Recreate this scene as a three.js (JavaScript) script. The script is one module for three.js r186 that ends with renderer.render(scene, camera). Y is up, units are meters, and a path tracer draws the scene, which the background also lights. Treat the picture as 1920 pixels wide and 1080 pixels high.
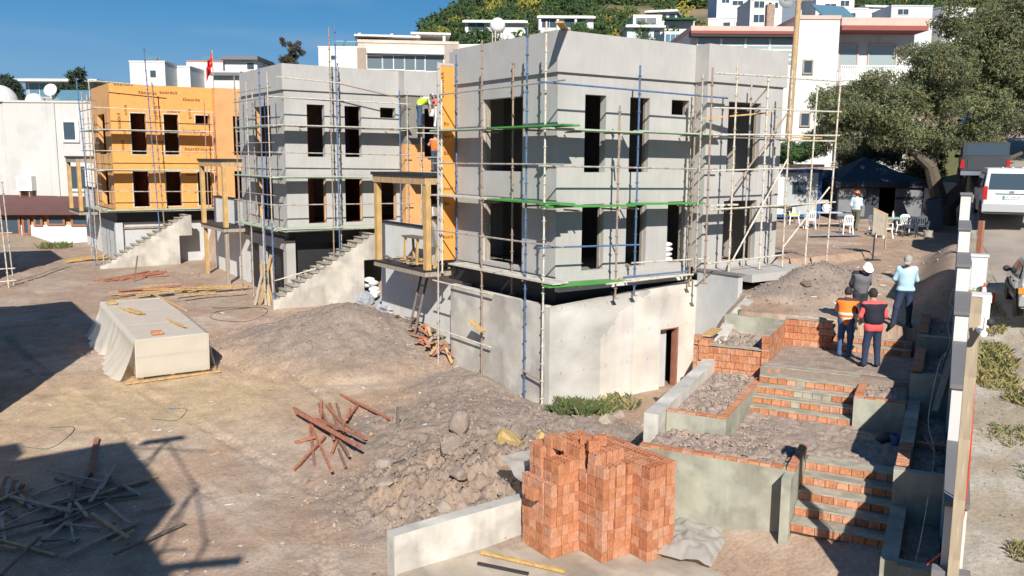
import * as THREE from 'three';
import { mergeGeometries, toCreasedNormals } from 'three/addons/utils/BufferGeometryUtils.js';

// ---------- camera, sky, sun, exposure ----------
const scene = new THREE.Scene();
const camera = new THREE.PerspectiveCamera(36.79, 16 / 9, 0.3, 1500);
camera.position.set(-14.98, 6.34, 19.36);
camera.up.set(0.0788, 0.989, -0.125);
camera.lookAt(-14.98 + 0.5654, 6.34 - 0.1468, 19.36 - 0.8117);
camera.updateMatrixWorld(true);
const renderer = new THREE.WebGLRenderer();
renderer.toneMapping = THREE.LinearToneMapping;
renderer.toneMappingExposure = 1.38;
renderer.shadowMap.enabled = true;
const SUN = new THREE.Vector3(-0.4096, 0.5736, 0.7094);
const sun = new THREE.DirectionalLight(new THREE.Color(1, 0.94, 0.85), 5);
sun.position.copy(SUN).multiplyScalar(120); sun.castShadow = true;
Object.assign(sun.shadow.camera, { left: -70, right: 70, top: 60, bottom: -60, near: 1, far: 300 });
sun.shadow.mapSize.set(4096, 4096);
scene.add(sun, sun.target);

// ---------- small tools ----------
function rng(a) { return () => { a |= 0; a = a + 0x6D2B79F5 | 0; let t = Math.imul(a ^ a >>> 15, 1 | a); t = t + Math.imul(t ^ t >>> 7, 61 | t) ^ t; return ((t ^ t >>> 14) >>> 0) / 4294967296; }; }
const rnd = rng(7);
const rr = (a, b) => a + (b - a) * rnd();
const V = (x, y, z) => new THREE.Vector3(x, y, z);
const lerp = (a, b, t) => a + (b - a) * t;
const clamp = (x, a = 0, b = 1) => Math.min(b, Math.max(a, x));
const ss = (a, b, x) => { const t = clamp((x - a) / (b - a)); return t * t * (3 - 2 * t); };
function pw(x, p) { if (x <= p[0][0]) return p[0][1]; for (let i = 0; i + 1 < p.length; i++) if (x <= p[i + 1][0]) return lerp(p[i][1], p[i + 1][1], (x - p[i][0]) / (p[i + 1][0] - p[i][0])); return p[p.length - 1][1]; }
const hash = (x, y, s) => { let h = Math.imul(x | 0, 374761393) + Math.imul(y | 0, 668265263) + Math.imul(s | 0, 974711) | 0; h = Math.imul(h ^ h >>> 13, 1274126177); return ((h ^ h >>> 16) >>> 0) / 4294967296; };
function vn(x, y, per = 1e6, s = 0) {   // tileable value noise
  const xi = Math.floor(x), yi = Math.floor(y), fx = x - xi, fy = y - yi, u = fx * fx * (3 - 2 * fx), v = fy * fy * (3 - 2 * fy);
  const m = a => ((a % per) + per) % per;
  return lerp(lerp(hash(m(xi), m(yi), s), hash(m(xi + 1), m(yi), s), u), lerp(hash(m(xi), m(yi + 1), s), hash(m(xi + 1), m(yi + 1), s), u), v);
}
function fbm(x, y, oct = 4, per = 1e6, s = 0) { let a = 0, w = 0.5, f = 1, t = 0; for (let i = 0; i < oct; i++) { a += w * vn(x * f, y * f, per * f, s + i); t += w; w *= 0.5; f *= 2; } return a / t; }

// sky: clear deep blue with a few thin veils
{
  const W = 1024, Hh = 512, d = new Float32Array(W * Hh * 4);
  for (let j = 0; j < Hh; j++) {
    const el = ((j + 0.5) / Hh - 0.5) * 180;
    const k = [pw(el, [[-90, .09], [-2, .12], [0, .2], [5, .135], [8, .075], [11, .045], [25, .024], [90, .016]]), pw(el, [[-90, .08], [-2, .11], [0, .34], [5, .285], [8, .235], [11, .185], [25, .105], [90, .068]]), pw(el, [[-90, .07], [-2, .1], [0, .48], [5, .46], [8, .44], [11, .395], [25, .26], [90, .18]])];
    for (let i = 0; i < W; i++) {
      const o = (j * W + i) * 4, u = i / W * 48, v = el * 0.42;
      const c = ss(0.56, 0.86, fbm(u, v * 3 + u * 0.25, 5, 48, 3)) * ss(2, 7, el) * ss(60, 14, el) * 0.17;
      d[o] = lerp(k[0], .36, c); d[o + 1] = lerp(k[1], .42, c); d[o + 2] = lerp(k[2], .5, c); d[o + 3] = 1;
    }
  }
  const t = new THREE.DataTexture(d, W, Hh, THREE.RGBAFormat, THREE.FloatType);
  t.mapping = THREE.EquirectangularReflectionMapping; t.magFilter = t.minFilter = THREE.LinearFilter; t.needsUpdate = true;
  scene.background = t; scene.environment = t;
}
const taken = {};
function numbered(n) { const k = taken[n] = (taken[n] ?? -1) + 1; return k ? `${n}_${String(k).padStart(3, '0')}` : n; }
function tag(o, label, category, group, kind) { if (label) o.userData.label = label; if (category) o.userData.category = category; if (group) o.userData.group = group; if (kind) o.userData.kind = kind; return o; }
function thing(name, label, category, pos = [0, 0, 0], turn = 0, group) {
  const o = new THREE.Group(); o.name = numbered(name); o.position.set(...pos); o.rotation.y = turn; scene.add(o); return tag(o, label, category, group);
}
// uv in metres from the dominant axis of each face
function boxUV(g, tile = 1) {
  if (g.index) g = g.toNonIndexed();
  g.computeVertexNormals();
  const p = g.attributes.position, n = g.attributes.normal, uv = new Float32Array(p.count * 2);
  for (let i = 0; i < p.count; i += 3) {
    let ax = 0, ay = 0, az = 0; for (let k = 0; k < 3; k++) { ax += Math.abs(n.getX(i + k)); ay += Math.abs(n.getY(i + k)); az += Math.abs(n.getZ(i + k)); }
    for (let k = i; k < i + 3; k++) {
      const x = p.getX(k), y = p.getY(k), z = p.getZ(k);
      const a = ay > ax && ay > az ? [x, z] : ax > az ? [z, y] : [x, y];
      uv[k * 2] = a[0] / tile; uv[k * 2 + 1] = a[1] / tile;
    }
  }
  g.setAttribute('uv', new THREE.BufferAttribute(uv, 2)); return g;
}
function clean(g) { g = g.index ? g.toNonIndexed() : g; for (const k of Object.keys(g.attributes)) if (!['position', 'normal', 'uv', 'color'].includes(k)) g.deleteAttribute(k); return g; }
function merge(list) {
  list = (Array.isArray(list) ? list : [list]).map(clean);
  if (list.length === 1) return list[0];
  const col = list.some(g => g.attributes.color);
  for (const g of list) { if (!g.attributes.uv) g.setAttribute('uv', new THREE.BufferAttribute(new Float32Array(g.attributes.position.count * 2), 2)); if (col && !g.attributes.color) g.setAttribute('color', new THREE.BufferAttribute(new Float32Array(g.attributes.position.count * 3).fill(1), 3)); if (!g.attributes.normal) g.computeVertexNormals(); }
  return mergeGeometries(list);
}
function part(name, geos, mat, parent = scene, label) {   // ONE mesh
  let g = merge(geos);
  if (mat.userData.tile && !g.userData.keep) { const nn = g.attributes.normal; g = boxUV(g, mat.userData.tile); if (nn && g.attributes.position.count === nn.count) g.setAttribute('normal', nn); }
  const m = new THREE.Mesh(g, mat); m.name = parent === scene ? numbered(name) : name; m.castShadow = m.receiveShadow = true; parent.add(m);
  if (label) m.userData.label = label; return m;
}
function bx(w, h, d, x = 0, y = 0, z = 0, ry = 0) { const g = new THREE.BoxGeometry(w, h, d); if (ry) g.rotateY(ry); g.translate(x, y, z); return g; }
const bb = (x0, x1, y0, y1, z0, z1) => bx(x1 - x0, y1 - y0, z1 - z0, (x0 + x1) / 2, (y0 + y1) / 2, (z0 + z1) / 2);
function tube(a, b, r, r2 = r, seg = 7) {
  const d = b.clone().sub(a), L = d.length(), g = new THREE.CylinderGeometry(r2, r, L, seg, 1); g.translate(0, L / 2, 0);
  g.applyQuaternion(new THREE.Quaternion().setFromUnitVectors(V(0, 1, 0), d.normalize())); g.translate(a.x, a.y, a.z); return g;
}
function beam(a, b, w, h, roll = 0) {   // rectangular bar between two points
  const d = b.clone().sub(a), L = d.length(), g = new THREE.BoxGeometry(w, h, L); g.rotateZ(roll); g.translate(0, 0, L / 2);
  const q = new THREE.Matrix4().lookAt(V(0, 0, 0), d.clone().negate(), Math.abs(d.y) > 0.95 * L ? V(0, 0, 1) : V(0, 1, 0)); g.applyMatrix4(q); g.translate(a.x, a.y, a.z); return g;
}
function path(pts, r, seg = 5, n) { const c = new THREE.CatmullRomCurve3(pts.map(p => V(...p))); return new THREE.TubeGeometry(c, n || pts.length * 8, r, seg, false); }
function prism(pts, d, z0 = 0) { const s = new THREE.Shape(pts.map(p => new THREE.Vector2(...p))); const g = new THREE.ExtrudeGeometry(s, { depth: d, bevelEnabled: false }); g.translate(0, 0, z0); return g; }
function wallShape(pts, holes) { const s = new THREE.Shape(pts.map(p => new THREE.Vector2(...p))); for (const [x0, x1, y0, y1] of holes) s.holes.push(new THREE.Path([[x0, y0], [x0, y1], [x1, y1], [x1, y0]].map(p => new THREE.Vector2(...p)))); return s; }
function wall(x0, x1, y0, y1, holes, th) { const g = new THREE.ExtrudeGeometry(wallShape([[x0, y0], [x1, y0], [x1, y1], [x0, y1]], holes), { depth: th, bevelEnabled: false }); g.translate(0, 0, -th); return g; }
function rock(r, seed, sx, sy, sz, det = 3) {   // broken stone: a ball cut by random planes, then roughened
  const q = rng(seed * 31 + 5), pl = []; for (let i = 0; i < 13; i++) { const u = q() * 2 - 1, a = q() * 6.283, w = Math.sqrt(1 - u * u); pl.push([Math.cos(a) * w, u, Math.sin(a) * w,   .4 + .36 * q()]); }
  const g = new THREE.IcosahedronGeometry(1, det), p = g.attributes.position; for (let i = 0; i < p.count; i++) { const v = V(p.getX(i), p.getY(i), p.getZ(i)); let k = 1; for (const c of pl) { const d = v.x * c[0] + v.y * c[1] + v.z * c[2]; if (d > .01) k = Math.min(k, c[3] / d); } k *= .93 + .14 * fbm(v.x * 3 + seed + 30, v.y * 3 + v.z * 2 + 30, 3); p.setXYZ(i, v.x * k * r * sx, v.y * k * r * sy, v.z * k * r * sz); }
  g.computeVertexNormals(); return g;
}
function lump(r, seed, sx = 1, sy = 1, sz = 1, det = 2, amp = 0.35) {   // irregular stone
  const g = new THREE.IcosahedronGeometry(r, det), p = g.attributes.position;
  for (let i = 0; i < p.count; i++) { const v = V(p.getX(i), p.getY(i), p.getZ(i)).divideScalar(r), k = 1 - amp / 2 + amp * fbm(v.x * 1.3 + seed * 7.1 + 50, v.y * 1.3 + v.z * 1.7 + 50, 3, 1e6, seed); p.setXYZ(i, v.x * r * k * sx, v.y * r * k * sy, v.z * r * k * sz); }
  g.computeVertexNormals(); return g;
}

// ---------- materials ----------
function tex(fn, n = 512) {
  const d = new Uint8Array(n * n * 4);
  for (let j = 0; j < n; j++) for (let i = 0; i < n; i++) { const c = fn(i / n, j / n), o = (j * n + i) * 4; for (let k = 0; k < 3; k++) d[o + k] = 255 * clamp(Array.isArray(c) ? c[k] : c); d[o + 3] = 255; }
  const t = new THREE.DataTexture(d, n, n); t.wrapS = t.wrapT = THREE.RepeatWrapping; t.magFilter = THREE.LinearFilter; t.minFilter = THREE.LinearFilter; t.colorSpace = THREE.NoColorSpace; t.needsUpdate = true; return t;
}
const T = {
  plaster: tex((u, v) => { const a = .6 * fbm(u * 5, v * 5, 4, 5, 1) + .4 * fbm(u * 2, v * 2, 3, 2, 51), b = fbm(u * 16, v * 5, 3, 16 > 5 ? 80 : 5, 9), f = hash(u * 512, v * 512, 3); return 0.74 + 0.3 * a + 0.06 * (vn(u * 32, v * 6, 32, 4) - .5) + 0.05 * (f - .5) + 0.03 * (b - .5); }),
  concrete: tex((u, v) => { const a = fbm(u * 5, v * 5, 6, 5, 2), s = vn(u * 37 + 3 * vn(u * 3, v * 5, 3, 9), v * 3, 37, 6) * vn(u * 11, v * 2, 11, 8), p = hash(u * 512, v * 512, 5) > .988 ? -.18 : 0; const bl = ss(.5, .62, fbm(u * 3, v * 3, 5, 3, 14)); const w = .5 + .5 * a + .1 * (s - .25) + p + .06 * (hash(u * 512, v * 512, 1) - .5) - .12 * bl; const wm = fbm(u * 3, v * 3, 3, 3, 21); return [w, w * (1 - .04 * wm), w * (1 - .13 * wm)]; }),
  stained: tex((u, v) => { // cast basement wall: grey upper pour, stepped cold joint, pale washed streaks below it
    const n = fbm(u * 6, v * 6, 5, 6, 41), joint = .52 + (u - .25) * .9 + .16 * (fbm(u * 11, v * 2, 4, 11, 49) - .5) + .03 * Math.floor(n * 5), below = v < joint && u > .32 ? 1 : 0, st = vn(u * 46 + 2 * vn(u * 4, v * 6, 4, 2), v * 1.5, 46, 43) * .6 + .4 * vn(u * 17, v, 17, 44);
    const edge = Math.abs(v - joint) < .006 && u > .32 ? -.12 * vn(u * 30, v * 30, 30, 5) : 0, board = Math.abs(((v * 4.1) % 1) - .5) < .012 ? -.05 : 0, tie = Math.hypot(((u * 7) % 1) - .5, (((v * 4) % 1) - .5) * .6) < .03 ? -.2 : 0; let w = .5 + .52 * n + edge + board + tie + .05 * (hash(u * 512, v * 512, 3) - .5);
    if (below) { w += .16 + .26 * (st - .5); const y = ss(.45, .8, st); return [w, w * (1 - .04 - .06 * y), w * (1 - .07 - .12 * y)]; } const d = ss(.8, .97, v) * .22 * ss(.35, .6, fbm(u * 9, v * 9, 3, 9, 47)); w -= d; return [w, w * .985, w * .95]; }, 1024),
  soil: tex((u, v) => { const a = fbm(u * 6, v * 6, 6, 6, 3), f = fbm(u * 48, v * 48, 3, 48, 4), sp = hash(u * 512, v * 512, 9); const w = .62 + .2 * a + .34 * (f - .5) + (sp > .975 ? .2 : sp < .05 ? -.25 : 0); const k = vn(u * 9, v * 9, 9, 12); return [w, w * (1 - .04 * k), w * (1 - .09 * k)]; }),
  wood: tex((u, v) => { const g = fbm(u * 30 + 0, v * 2, 4, 30 > 2 ? 60 : 2, 5); return .62 + .5 * (g - .5) + .3 * fbm(u * 3, v * 3, 3, 3, 8) + .06 * (hash(u * 512, v * 512, 2) - .5); }, 256),
  brick: tex((u, v) => { const a = fbm(u * 7, v * 7, 4, 7, 6), st = vn(u * 60, v * 5, 60, 7); const w = .58 + .4 * a + .42 * (st - .5); const p = ss(.58, .8, fbm(u * 5, v * 5, 3, 5, 31)); return [lerp(w, w * 1.25, p), lerp(w, w * 1.5, p), lerp(w, w * 1.65, p)]; }),
  asphalt: tex((u, v) => { const a = fbm(u * 5, v * 5, 5, 5, 13), sp = hash(u * 512, v * 512, 11); return .62 + .4 * a + .2 * (sp - .5); }),
  white: tex((u, v) => { const a = fbm(u * 4, v * 4, 6, 4, 15), s = vn(u * 50, v * 2, 50, 16), k = ss(.56, .75, fbm(u * 5, v * 5, 5, 5, 19)); const w = .84 + .16 * a - .12 * ss(.6, 1, s) * vn(u * 6, v * 2, 6, 3) - .07 * k; return [w, w * .99, w * .97]; }),
  steel: tex((u, v) => { const a = fbm(u * 8, v * 8, 4, 8, 17), r = ss(.55, .72, fbm(u * 6, v * 6, 4, 6, 18)); const w = .65 + .4 * a; return [lerp(w, w * .85, r), lerp(w, w * .6, r), lerp(w, w * .42, r)]; }, 256),
};
const mats = {};
function mat(r, g, b, o = {}) {
  const { t, tile = 2, bump = 0, rough = .9, metal = 0, ...rest } = o;
  const m = new THREE.MeshPhysicalMaterial({ color: new THREE.Color(r, g, b), roughness: rough, metalness: metal, ...rest });
  if (t) { m.map = T[t]; m.userData.tile = tile; if (bump) { m.bumpMap = T[t]; m.bumpScale = bump; } }
  return m;
}
const M = {
  plaster: mat(.455, .445, .425, { t: 'plaster', tile: 3.2, bump: .004 }),
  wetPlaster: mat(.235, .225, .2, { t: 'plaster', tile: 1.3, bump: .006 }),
  orange: mat(.69, .37, .15, { t: 'plaster', tile: 1.9, rough: .75 }),
  brownBoard: mat(.2, .075, .03, { t: 'plaster', tile: 1.5 }),
  concrete: mat(.7, .675, .635, { t: 'concrete', tile: 3, bump: .006 }),
  paleConcrete: mat(.66, .63, .58, { t: 'concrete', tile: 2.6, bump: .006 }),
  greenConcrete: mat(.47, .475, .4, { t: 'concrete', tile: 1.7, bump: .008 }),
  castWall: mat(.74, .715, .67, { t: 'concrete', tile: 2.2, bump: .006 }),
  stained: mat(.61, .6, .575, { t: 'stained', tile: 5, bump: .006 }),
  smoothConcrete: mat(.52, .53, .54, { t: 'plaster', tile: 1.8 }),
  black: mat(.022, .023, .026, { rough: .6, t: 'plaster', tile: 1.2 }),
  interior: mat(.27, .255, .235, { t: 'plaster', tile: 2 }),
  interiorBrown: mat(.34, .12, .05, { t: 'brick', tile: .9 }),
  white: mat(.7, .7, .69, { t: 'white', tile: 3.4 }),
  brick: [mat(.57, .24, .115, { t: 'brick', tile: .55, bump: .004 }), mat(.6, .27, .15, { t: 'brick', tile: .47, bump: .004 }), mat(.5, .195, .095, { t: 'brick', tile: .6, bump: .004 }), mat(.6, .3, .185, { t: 'brick', tile: .5, bump: .004 })],
  mortar: mat(.5, .46, .38, { t: 'concrete', tile: .9, bump: .006 }),
  wood: mat(.54, .37, .2, { t: 'wood', tile: .8 }),
  yellowWood: mat(.62, .4, .16, { t: 'wood', tile: .7 }),
  oldWood: mat(.42, .36, .29, { t: 'wood', tile: .6 }),
  redWood: mat(.5, .2, .12, { t: 'wood', tile: .6 }), redWood2: mat(.4, .17, .11, { t: 'wood', tile: .5 }), darkBrown: mat(.3, .17, .12, { t: 'wood', tile: .5 }), darkWood: mat(.2, .16, .13, { t: 'wood', tile: .6 }),
  steel: mat(.58, .55, .5, { t: 'steel', tile: .7, rough: .55, metal: .35 }),
  blueSteel: mat(.1, .19, .37, { t: 'steel', tile: .6, rough: .5 }),
  rustSteel: mat(.36, .27, .21, { t: 'steel', tile: .5, rough: .8 }),
  paleSteel: mat(.66, .64, .56, { t: 'steel', tile: .8, rough: .7 }),
  green: mat(.07, .33, .06, { rough: .45, t: 'white', tile: 1 }), paleGreen: mat(.42, .54, .4, { rough: .6, t: 'white', tile: 1 }),
  plankPale: mat(.66, .63, .55, { t: 'wood', tile: 1.1 }),
  glass: mat(.05, .075, .1, { rough: .08, metal: 0 }), glassBlue: mat(.1, .2, .26, { rough: .06 }), pane: mat(.3, .36, .37, { rough: .15 }),
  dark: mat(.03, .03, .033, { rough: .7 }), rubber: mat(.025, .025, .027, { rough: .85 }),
  greyBand: mat(.14, .15, .17, { rough: .7 }), pinkTrim: mat(.66, .46, .4, { t: 'white', tile: 3 }), redTrim: mat(.27, .08, .07),
  coping: mat(.19, .185, .185, { t: 'plaster', tile: 1.3 }),
  asphalt: mat(.37, .315, .265, { t: 'asphalt', tile: 3.5, bump: .006 }),
  plastic: mat(.8, .8, .78, { rough: .4 }), stone: mat(.37, .3, .255, { t: 'soil', tile: .8, bump: .012 }), yellowStone: mat(.62, .45, .2, { t: 'soil', tile: .6, bump: .012 }), paleStone: mat(.46, .39, .33, { t: 'soil', tile: .7, bump: .012 }),
  roofBrown: mat(.14, .06, .055, { t: 'plaster', tile: 2 }),
  red: mat(.62, .05, .02, { rough: .5 }), orangeVest: mat(.95, .2, .02, { rough: .7 }), chrome: mat(.7, .7, .72, { rough: .25, metal: .9 }),
  wrap: new THREE.MeshPhysicalMaterial({ color: new THREE.Color(.8, .74, .64), roughness: .35, transmission: .45, thickness: 0 }),
  sheet: new THREE.MeshPhysicalMaterial({ color: new THREE.Color(.5, .47, .43), roughness: .3, transmission: .4, thickness: 0, side: THREE.DoubleSide }),
};
// stair frame: s climbs towards the street end, t runs to the fence; turned 28 degrees
const TURN = 28 * Math.PI / 180, CS = Math.cos(TURN), SN = Math.sin(TURN);
const S = (s, t, y = 0) => V(s * CS + t * SN, y, -s * SN + t * CS);
const ST = (x, z) => [x * CS - z * SN, x * SN + z * CS];
// ---------- ground ----------
const LV = [-.1, .75, 1.6, 2.28];            // levels of the stepped garden
const RISE = .17;
const road = s => .1 + .19 * (Math.min(s, 45) + 8);
const mounds = [   // x, z, rx, rz, height, roughness
  [-2.6, -8.8, 4.3, 4.7, 1.5, .05], [-3.4, .6, 3.6, 3.0, .55, .07], [-4.6, 4.6, 3.6, 3.4, .75, .1], [-6.4, 4.4, 2.6, 2.6, .3, .1], [-1.2, -2.6, 2.4, 2.2, .3, .05],
  [7.6, 2.9, 3.0, 1.5, .75, .08], [9.6, 2.2, 2.2, 1.4, .45, .08], [-.9, 2.9, 1.6, 2.0, .3, .06],
];
function H(x, z) {
  const [s, t] = ST(x, z);
  if (t > 10.35) return road(s);
  const h0 = pw(z, [[-50, .8], [-30, .5], [-15, .15], [0, -.65], [30, -.65]]);
  const up = 2.28 + .055 * Math.max(0, s - 2) + .75 * ss(8.9, 10.1, t) * ss(2.4, 4.5, s) * ss(15, 11, s);
  const xb = pw(z, [[-60, -8], [-34, -1.5], [-19, 2.5], [-3, 4.5], [2, 6]]);
  const hi = z < .5 ? lerp(h0, 3.0, ss(xb - .5, xb + .5, x)) : h0;
  let h = hi;
  if (x > 9) h = Math.max(hi, up);
  else if (z >= -1.5) {
    const w = t < 4.85 ? (x > 5.25 ? 1 : ss(2.9, 4.7, t) * ss(-1.0, 2.2, s)) : ss(.75, 1.05, s);
    let east = lerp(h0, up, w);
    if (t > 4.85 && s < .8) east = Math.max(east, lerp(-.66, -.1, Math.min(ss(-11.5, -7.5, s), ss(-4.2, -1.8, x))));
    h = lerp(hi, east, ss(-.5, .5, z));
  }
  return h;
}
const pqOf = (x, z) => { const dx = x + 14.98, dz = z - 19.36; return [dx * .5715 - dz * .8206, dx * .8206 + dz * .5715]; };
function farH(x, z) {
  const [p, q] = pqOf(x, z);
  const a = pw(p, [[50, .6], [84, 1.4], [140, 8], [320, 11]]), b = pw(p, [[50, 2.6], [100, 12], [150, 24], [200, 36.5], [260, 51], [320, 55], [420, 50]]);
  const k = ss(90, 170, p); return lerp(a, b, ss(lerp(-5, -60, k), lerp(25, -6, k), q)) + 2.2 * (fbm(x * .03 + 40, z * .03 + 40, 4) - .5) * ss(60, 130, p);
}
function moundAt(x, z) { let h = 0, k = 0; for (const [cx, cz, rx, rz, hh, ro] of mounds) { const wob = .82 + .36 * fbm(x * .6 + cx, z * .6 + 9, 3); const d = Math.hypot((x - cx) / rx, (z - cz) / rz) / wob; if (d < 1) { const f = (1 - d) * (1 - d) * (1 + 2 * d) * .25 + (1 - d) * .75; h += hh * f; k += ro * Math.min(1, f * 2.5); } } return [h, k]; }
// two pairs of wheel ruts curving through the yard, with cleat marks
function rut(x, z) {
  let v = 0;
  for (const [c, w] of [[-10.2 + 1.6 * Math.sin(z * .11 + .4), .85], [-9.0 + 2.6 * Math.sin(z * .14 + 2.2), .8]]) for (const sd of [-1, 1]) { const d = Math.abs(x - c - sd * w); if (d < .2) v += (1 - ss(.1, .2, d)) * (.55 + .45 * Math.sign(Math.sin(z * 28 + sd * d * 30))) * ss(.3, .6, fbm(x * .7 + 3, z * .4 + c, 3)); else if (d < .32) v -= .35 * (1 - ss(.2, .32, d)); }
  return v;
}
function ground(x, z) {
  const [s, t] = ST(x, z), [m, k] = moundAt(x, z);
  const inStairs = t > 4.6 && t < 10.2 && s > -7.4 && s < 1.2;
  let y = H(x, z) + (inStairs ? 0 : m);
  const n = fbm(x * 2.3 + 60, z * 2.3 + 60, 4) - .5, f = fbm(x * .45 + 20, z * .45 + 20, 3) - .5;
  const verge = t > 10.5 && s < 4 ? .05 : 0;
  y += n * (.05 + k * 2.4 + verge) + f * .1;
  if (x < 2 && z < 7 && z > -40 && k < .02) y -= rut(x, z) * .045;
  if (k > .012) { const c1 = 1 - Math.abs(2 * vn(x * 4.3, z * 4.3, 1e6, 44) - 1), c2 = 1 - Math.abs(2 * vn(x * 9.1 + 5, z * 9.1, 1e6, 45) - 1); const c3 = 1 - Math.abs(2 * vn(x * 17 + 9, z * 17, 1e6, 46) - 1); y -= k * (.8 * c1 * c1 * c1 + .65 * c2 * c2 + .35 * c3 * c3); }
  return y;
}
function grid(x0, x1, z0, z1, c, hf, cf) {
  const nx = Math.round((x1 - x0) / c) + 1, nz = Math.round((z1 - z0) / c) + 1, pos = new Float32Array(nx * nz * 3), col = new Float32Array(nx * nz * 3), uv = new Float32Array(nx * nz * 2), idx = [];
  for (let j = 0; j < nz; j++) for (let i = 0; i < nx; i++) { const x = x0 + i * c, z = z0 + j * c, o = j * nx + i; pos.set([x, hf(x, z), z], o * 3); col.set(cf(x, z), o * 3); uv.set([x / 2.7 + .3 * Math.sin(z * .21), z / 2.7 + .3 * Math.sin(x * .17)], o * 2); }
  for (let j = 0; j + 1 < nz; j++) for (let i = 0; i + 1 < nx; i++) { const a = j * nx + i; idx.push(a, a + nx, a + 1, a + 1, a + nx, a + nx + 1); }
  const g = new THREE.BufferGeometry(); g.setAttribute('position', new THREE.BufferAttribute(pos, 3)); g.setAttribute('color', new THREE.BufferAttribute(col, 3)); g.setAttribute('uv', new THREE.BufferAttribute(uv, 2)); g.setIndex(idx); g.computeVertexNormals(); g.userData.keep = true; return g;
}
function soilColour(x, z) {   // patches of different earth: packed tan, sandy yellow, grey-brown spoil
  const [s, t] = ST(x, z), [m, k] = moundAt(x, z);
  const tan = [.64, .455, .335], sand = [.8, .6, .38], grey = [.43, .355, .31], pale = [.74, .58, .46], verge = [.56, .48, .37];
  const n = fbm(x * .5 + 31, z * .5 + 17, 5), n2 = fbm(x * 1.7 + 5, z * 1.7 + 77, 4);
  let c = tan.map((v, i) => lerp(v, pale[i], ss(.48, .68, n)));
  const sd = Math.exp(-(((x + 8.8) / 3.6) ** 2 + ((z + 5) / 3.0) ** 2)) + .7 * Math.exp(-(((x + 11) / 3) ** 2 + ((z + 6) / 2) ** 2));
  c = c.map((v, i) => lerp(v, sand[i], clamp(sd * (.45 + 1.1 * n2))));
  c = c.map((v, i) => lerp(v, grey[i], clamp(k * 24) * (.7 + .3 * n)));
  const rub = Math.exp(-(((x + 6) / 2.6) ** 2 + ((z - 3.6) / 2.4) ** 2)); c = c.map((v, i) => lerp(v, [.54, .4, .3][i], clamp(rub * 1.1 * n2 * 1.6)));
  if (z < -16) c = c.map((v, i) => lerp(v, grey[i], .45 * n2));
  if (t > 10.35) c = verge.map((v, i) => lerp(v, [.62, .57, .5][i], ss(.4, .65, n2)));
  const d = .9 + .28 * (n2 - .5) + .2 * (fbm(x * 4, z * 4, 3) - .5);
  return c.map(v => v * d * .86);
}
const soilMat = new THREE.MeshPhysicalMaterial({ color: 0xffffff, vertexColors: true, roughness: .97, map: T.soil, bumpMap: T.soil, bumpScale: .03 });
const fine = (x, z, e = 0) => x > -16.5 + e && x < 1.6 - e && z > -14.5 + e && z < 6.98 - e;
tag(part('ground', grid(-24, 48, -44, 18, .18, (x, z) => ground(x, z) - (fine(x, z, .5) ? .35 : 0), soilColour), soilMat), 'brown earth of the building site with tracks and spoil heaps', null, null, 'structure');
tag(part('spoil_ground', grid(-16.5, 1.62, -14.5, 6.98, .07, (x, z) => ground(x, z) + .005, soilColour), soilMat), 'rough earth of the spoil heaps and the rubble slope', null, null, 'structure');
const farMat = new THREE.MeshPhysicalMaterial({ color: 0xffffff, vertexColors: true, roughness: 1, map: T.soil });
tag(part('hill', grid(-520, 560, -620, 260, 6, (x, z) => (x > -30 && x < 54 && z > -50 && z < 24 ? -4 : Math.max(farH(x, z), 0)), (x, z) => { const n = fbm(x * .06 + 3, z * .06 + 3, 5), [p] = pqOf(x, z); return p < 60 ? [.36, .3, .24] : n > .55 ? [.14, .15, .06] : n > .45 ? [.26, .21, .11] : [.33, .24, .16]; }), farMat), 'scrubby hillside behind the town', null, null, 'structure');
{ // road: dusty asphalt sheet climbing along the fence
  const g = new THREE.BufferGeometry(), pos = [], idx = []; const n = 90;
  for (let i = 0; i <= n; i++) { const s = -16 + i * .75; const t0 = pw(s, [[-16, 15.2], [-6, 13.6], [0, 12.2], [4, 11.3], [12, 10.75], [50, 10.6]]) + .3 * (fbm(s * .8 + 9, 3, 3) - .5); for (let k = 0; k <= 10; k++) { const t = lerp(t0, 18.5, k / 10), p = S(s, t), y = k === 0 ? ground(p.x, p.z) + .012 : road(s) + .075 + .02 * (fbm(s * .7, t * .7, 2) - .5); pos.push(p.x, y, p.z); } }
  for (let i = 0; i < n; i++) for (let k = 0; k < 10; k++) { const a = i * 11 + k; idx.push(a, a + 1, a + 11, a + 1, a + 12, a + 11); }
  g.setAttribute('position', new THREE.Float32BufferAttribute(pos, 3)); g.setIndex(idx); g.computeVertexNormals();
  tag(part('road', toFlat(g), M.asphalt), 'dusty grey road climbing beside the fence', null, null, 'structure');
}
function toFlat(g) { const q = g.toNonIndexed(); return q; }

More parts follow.
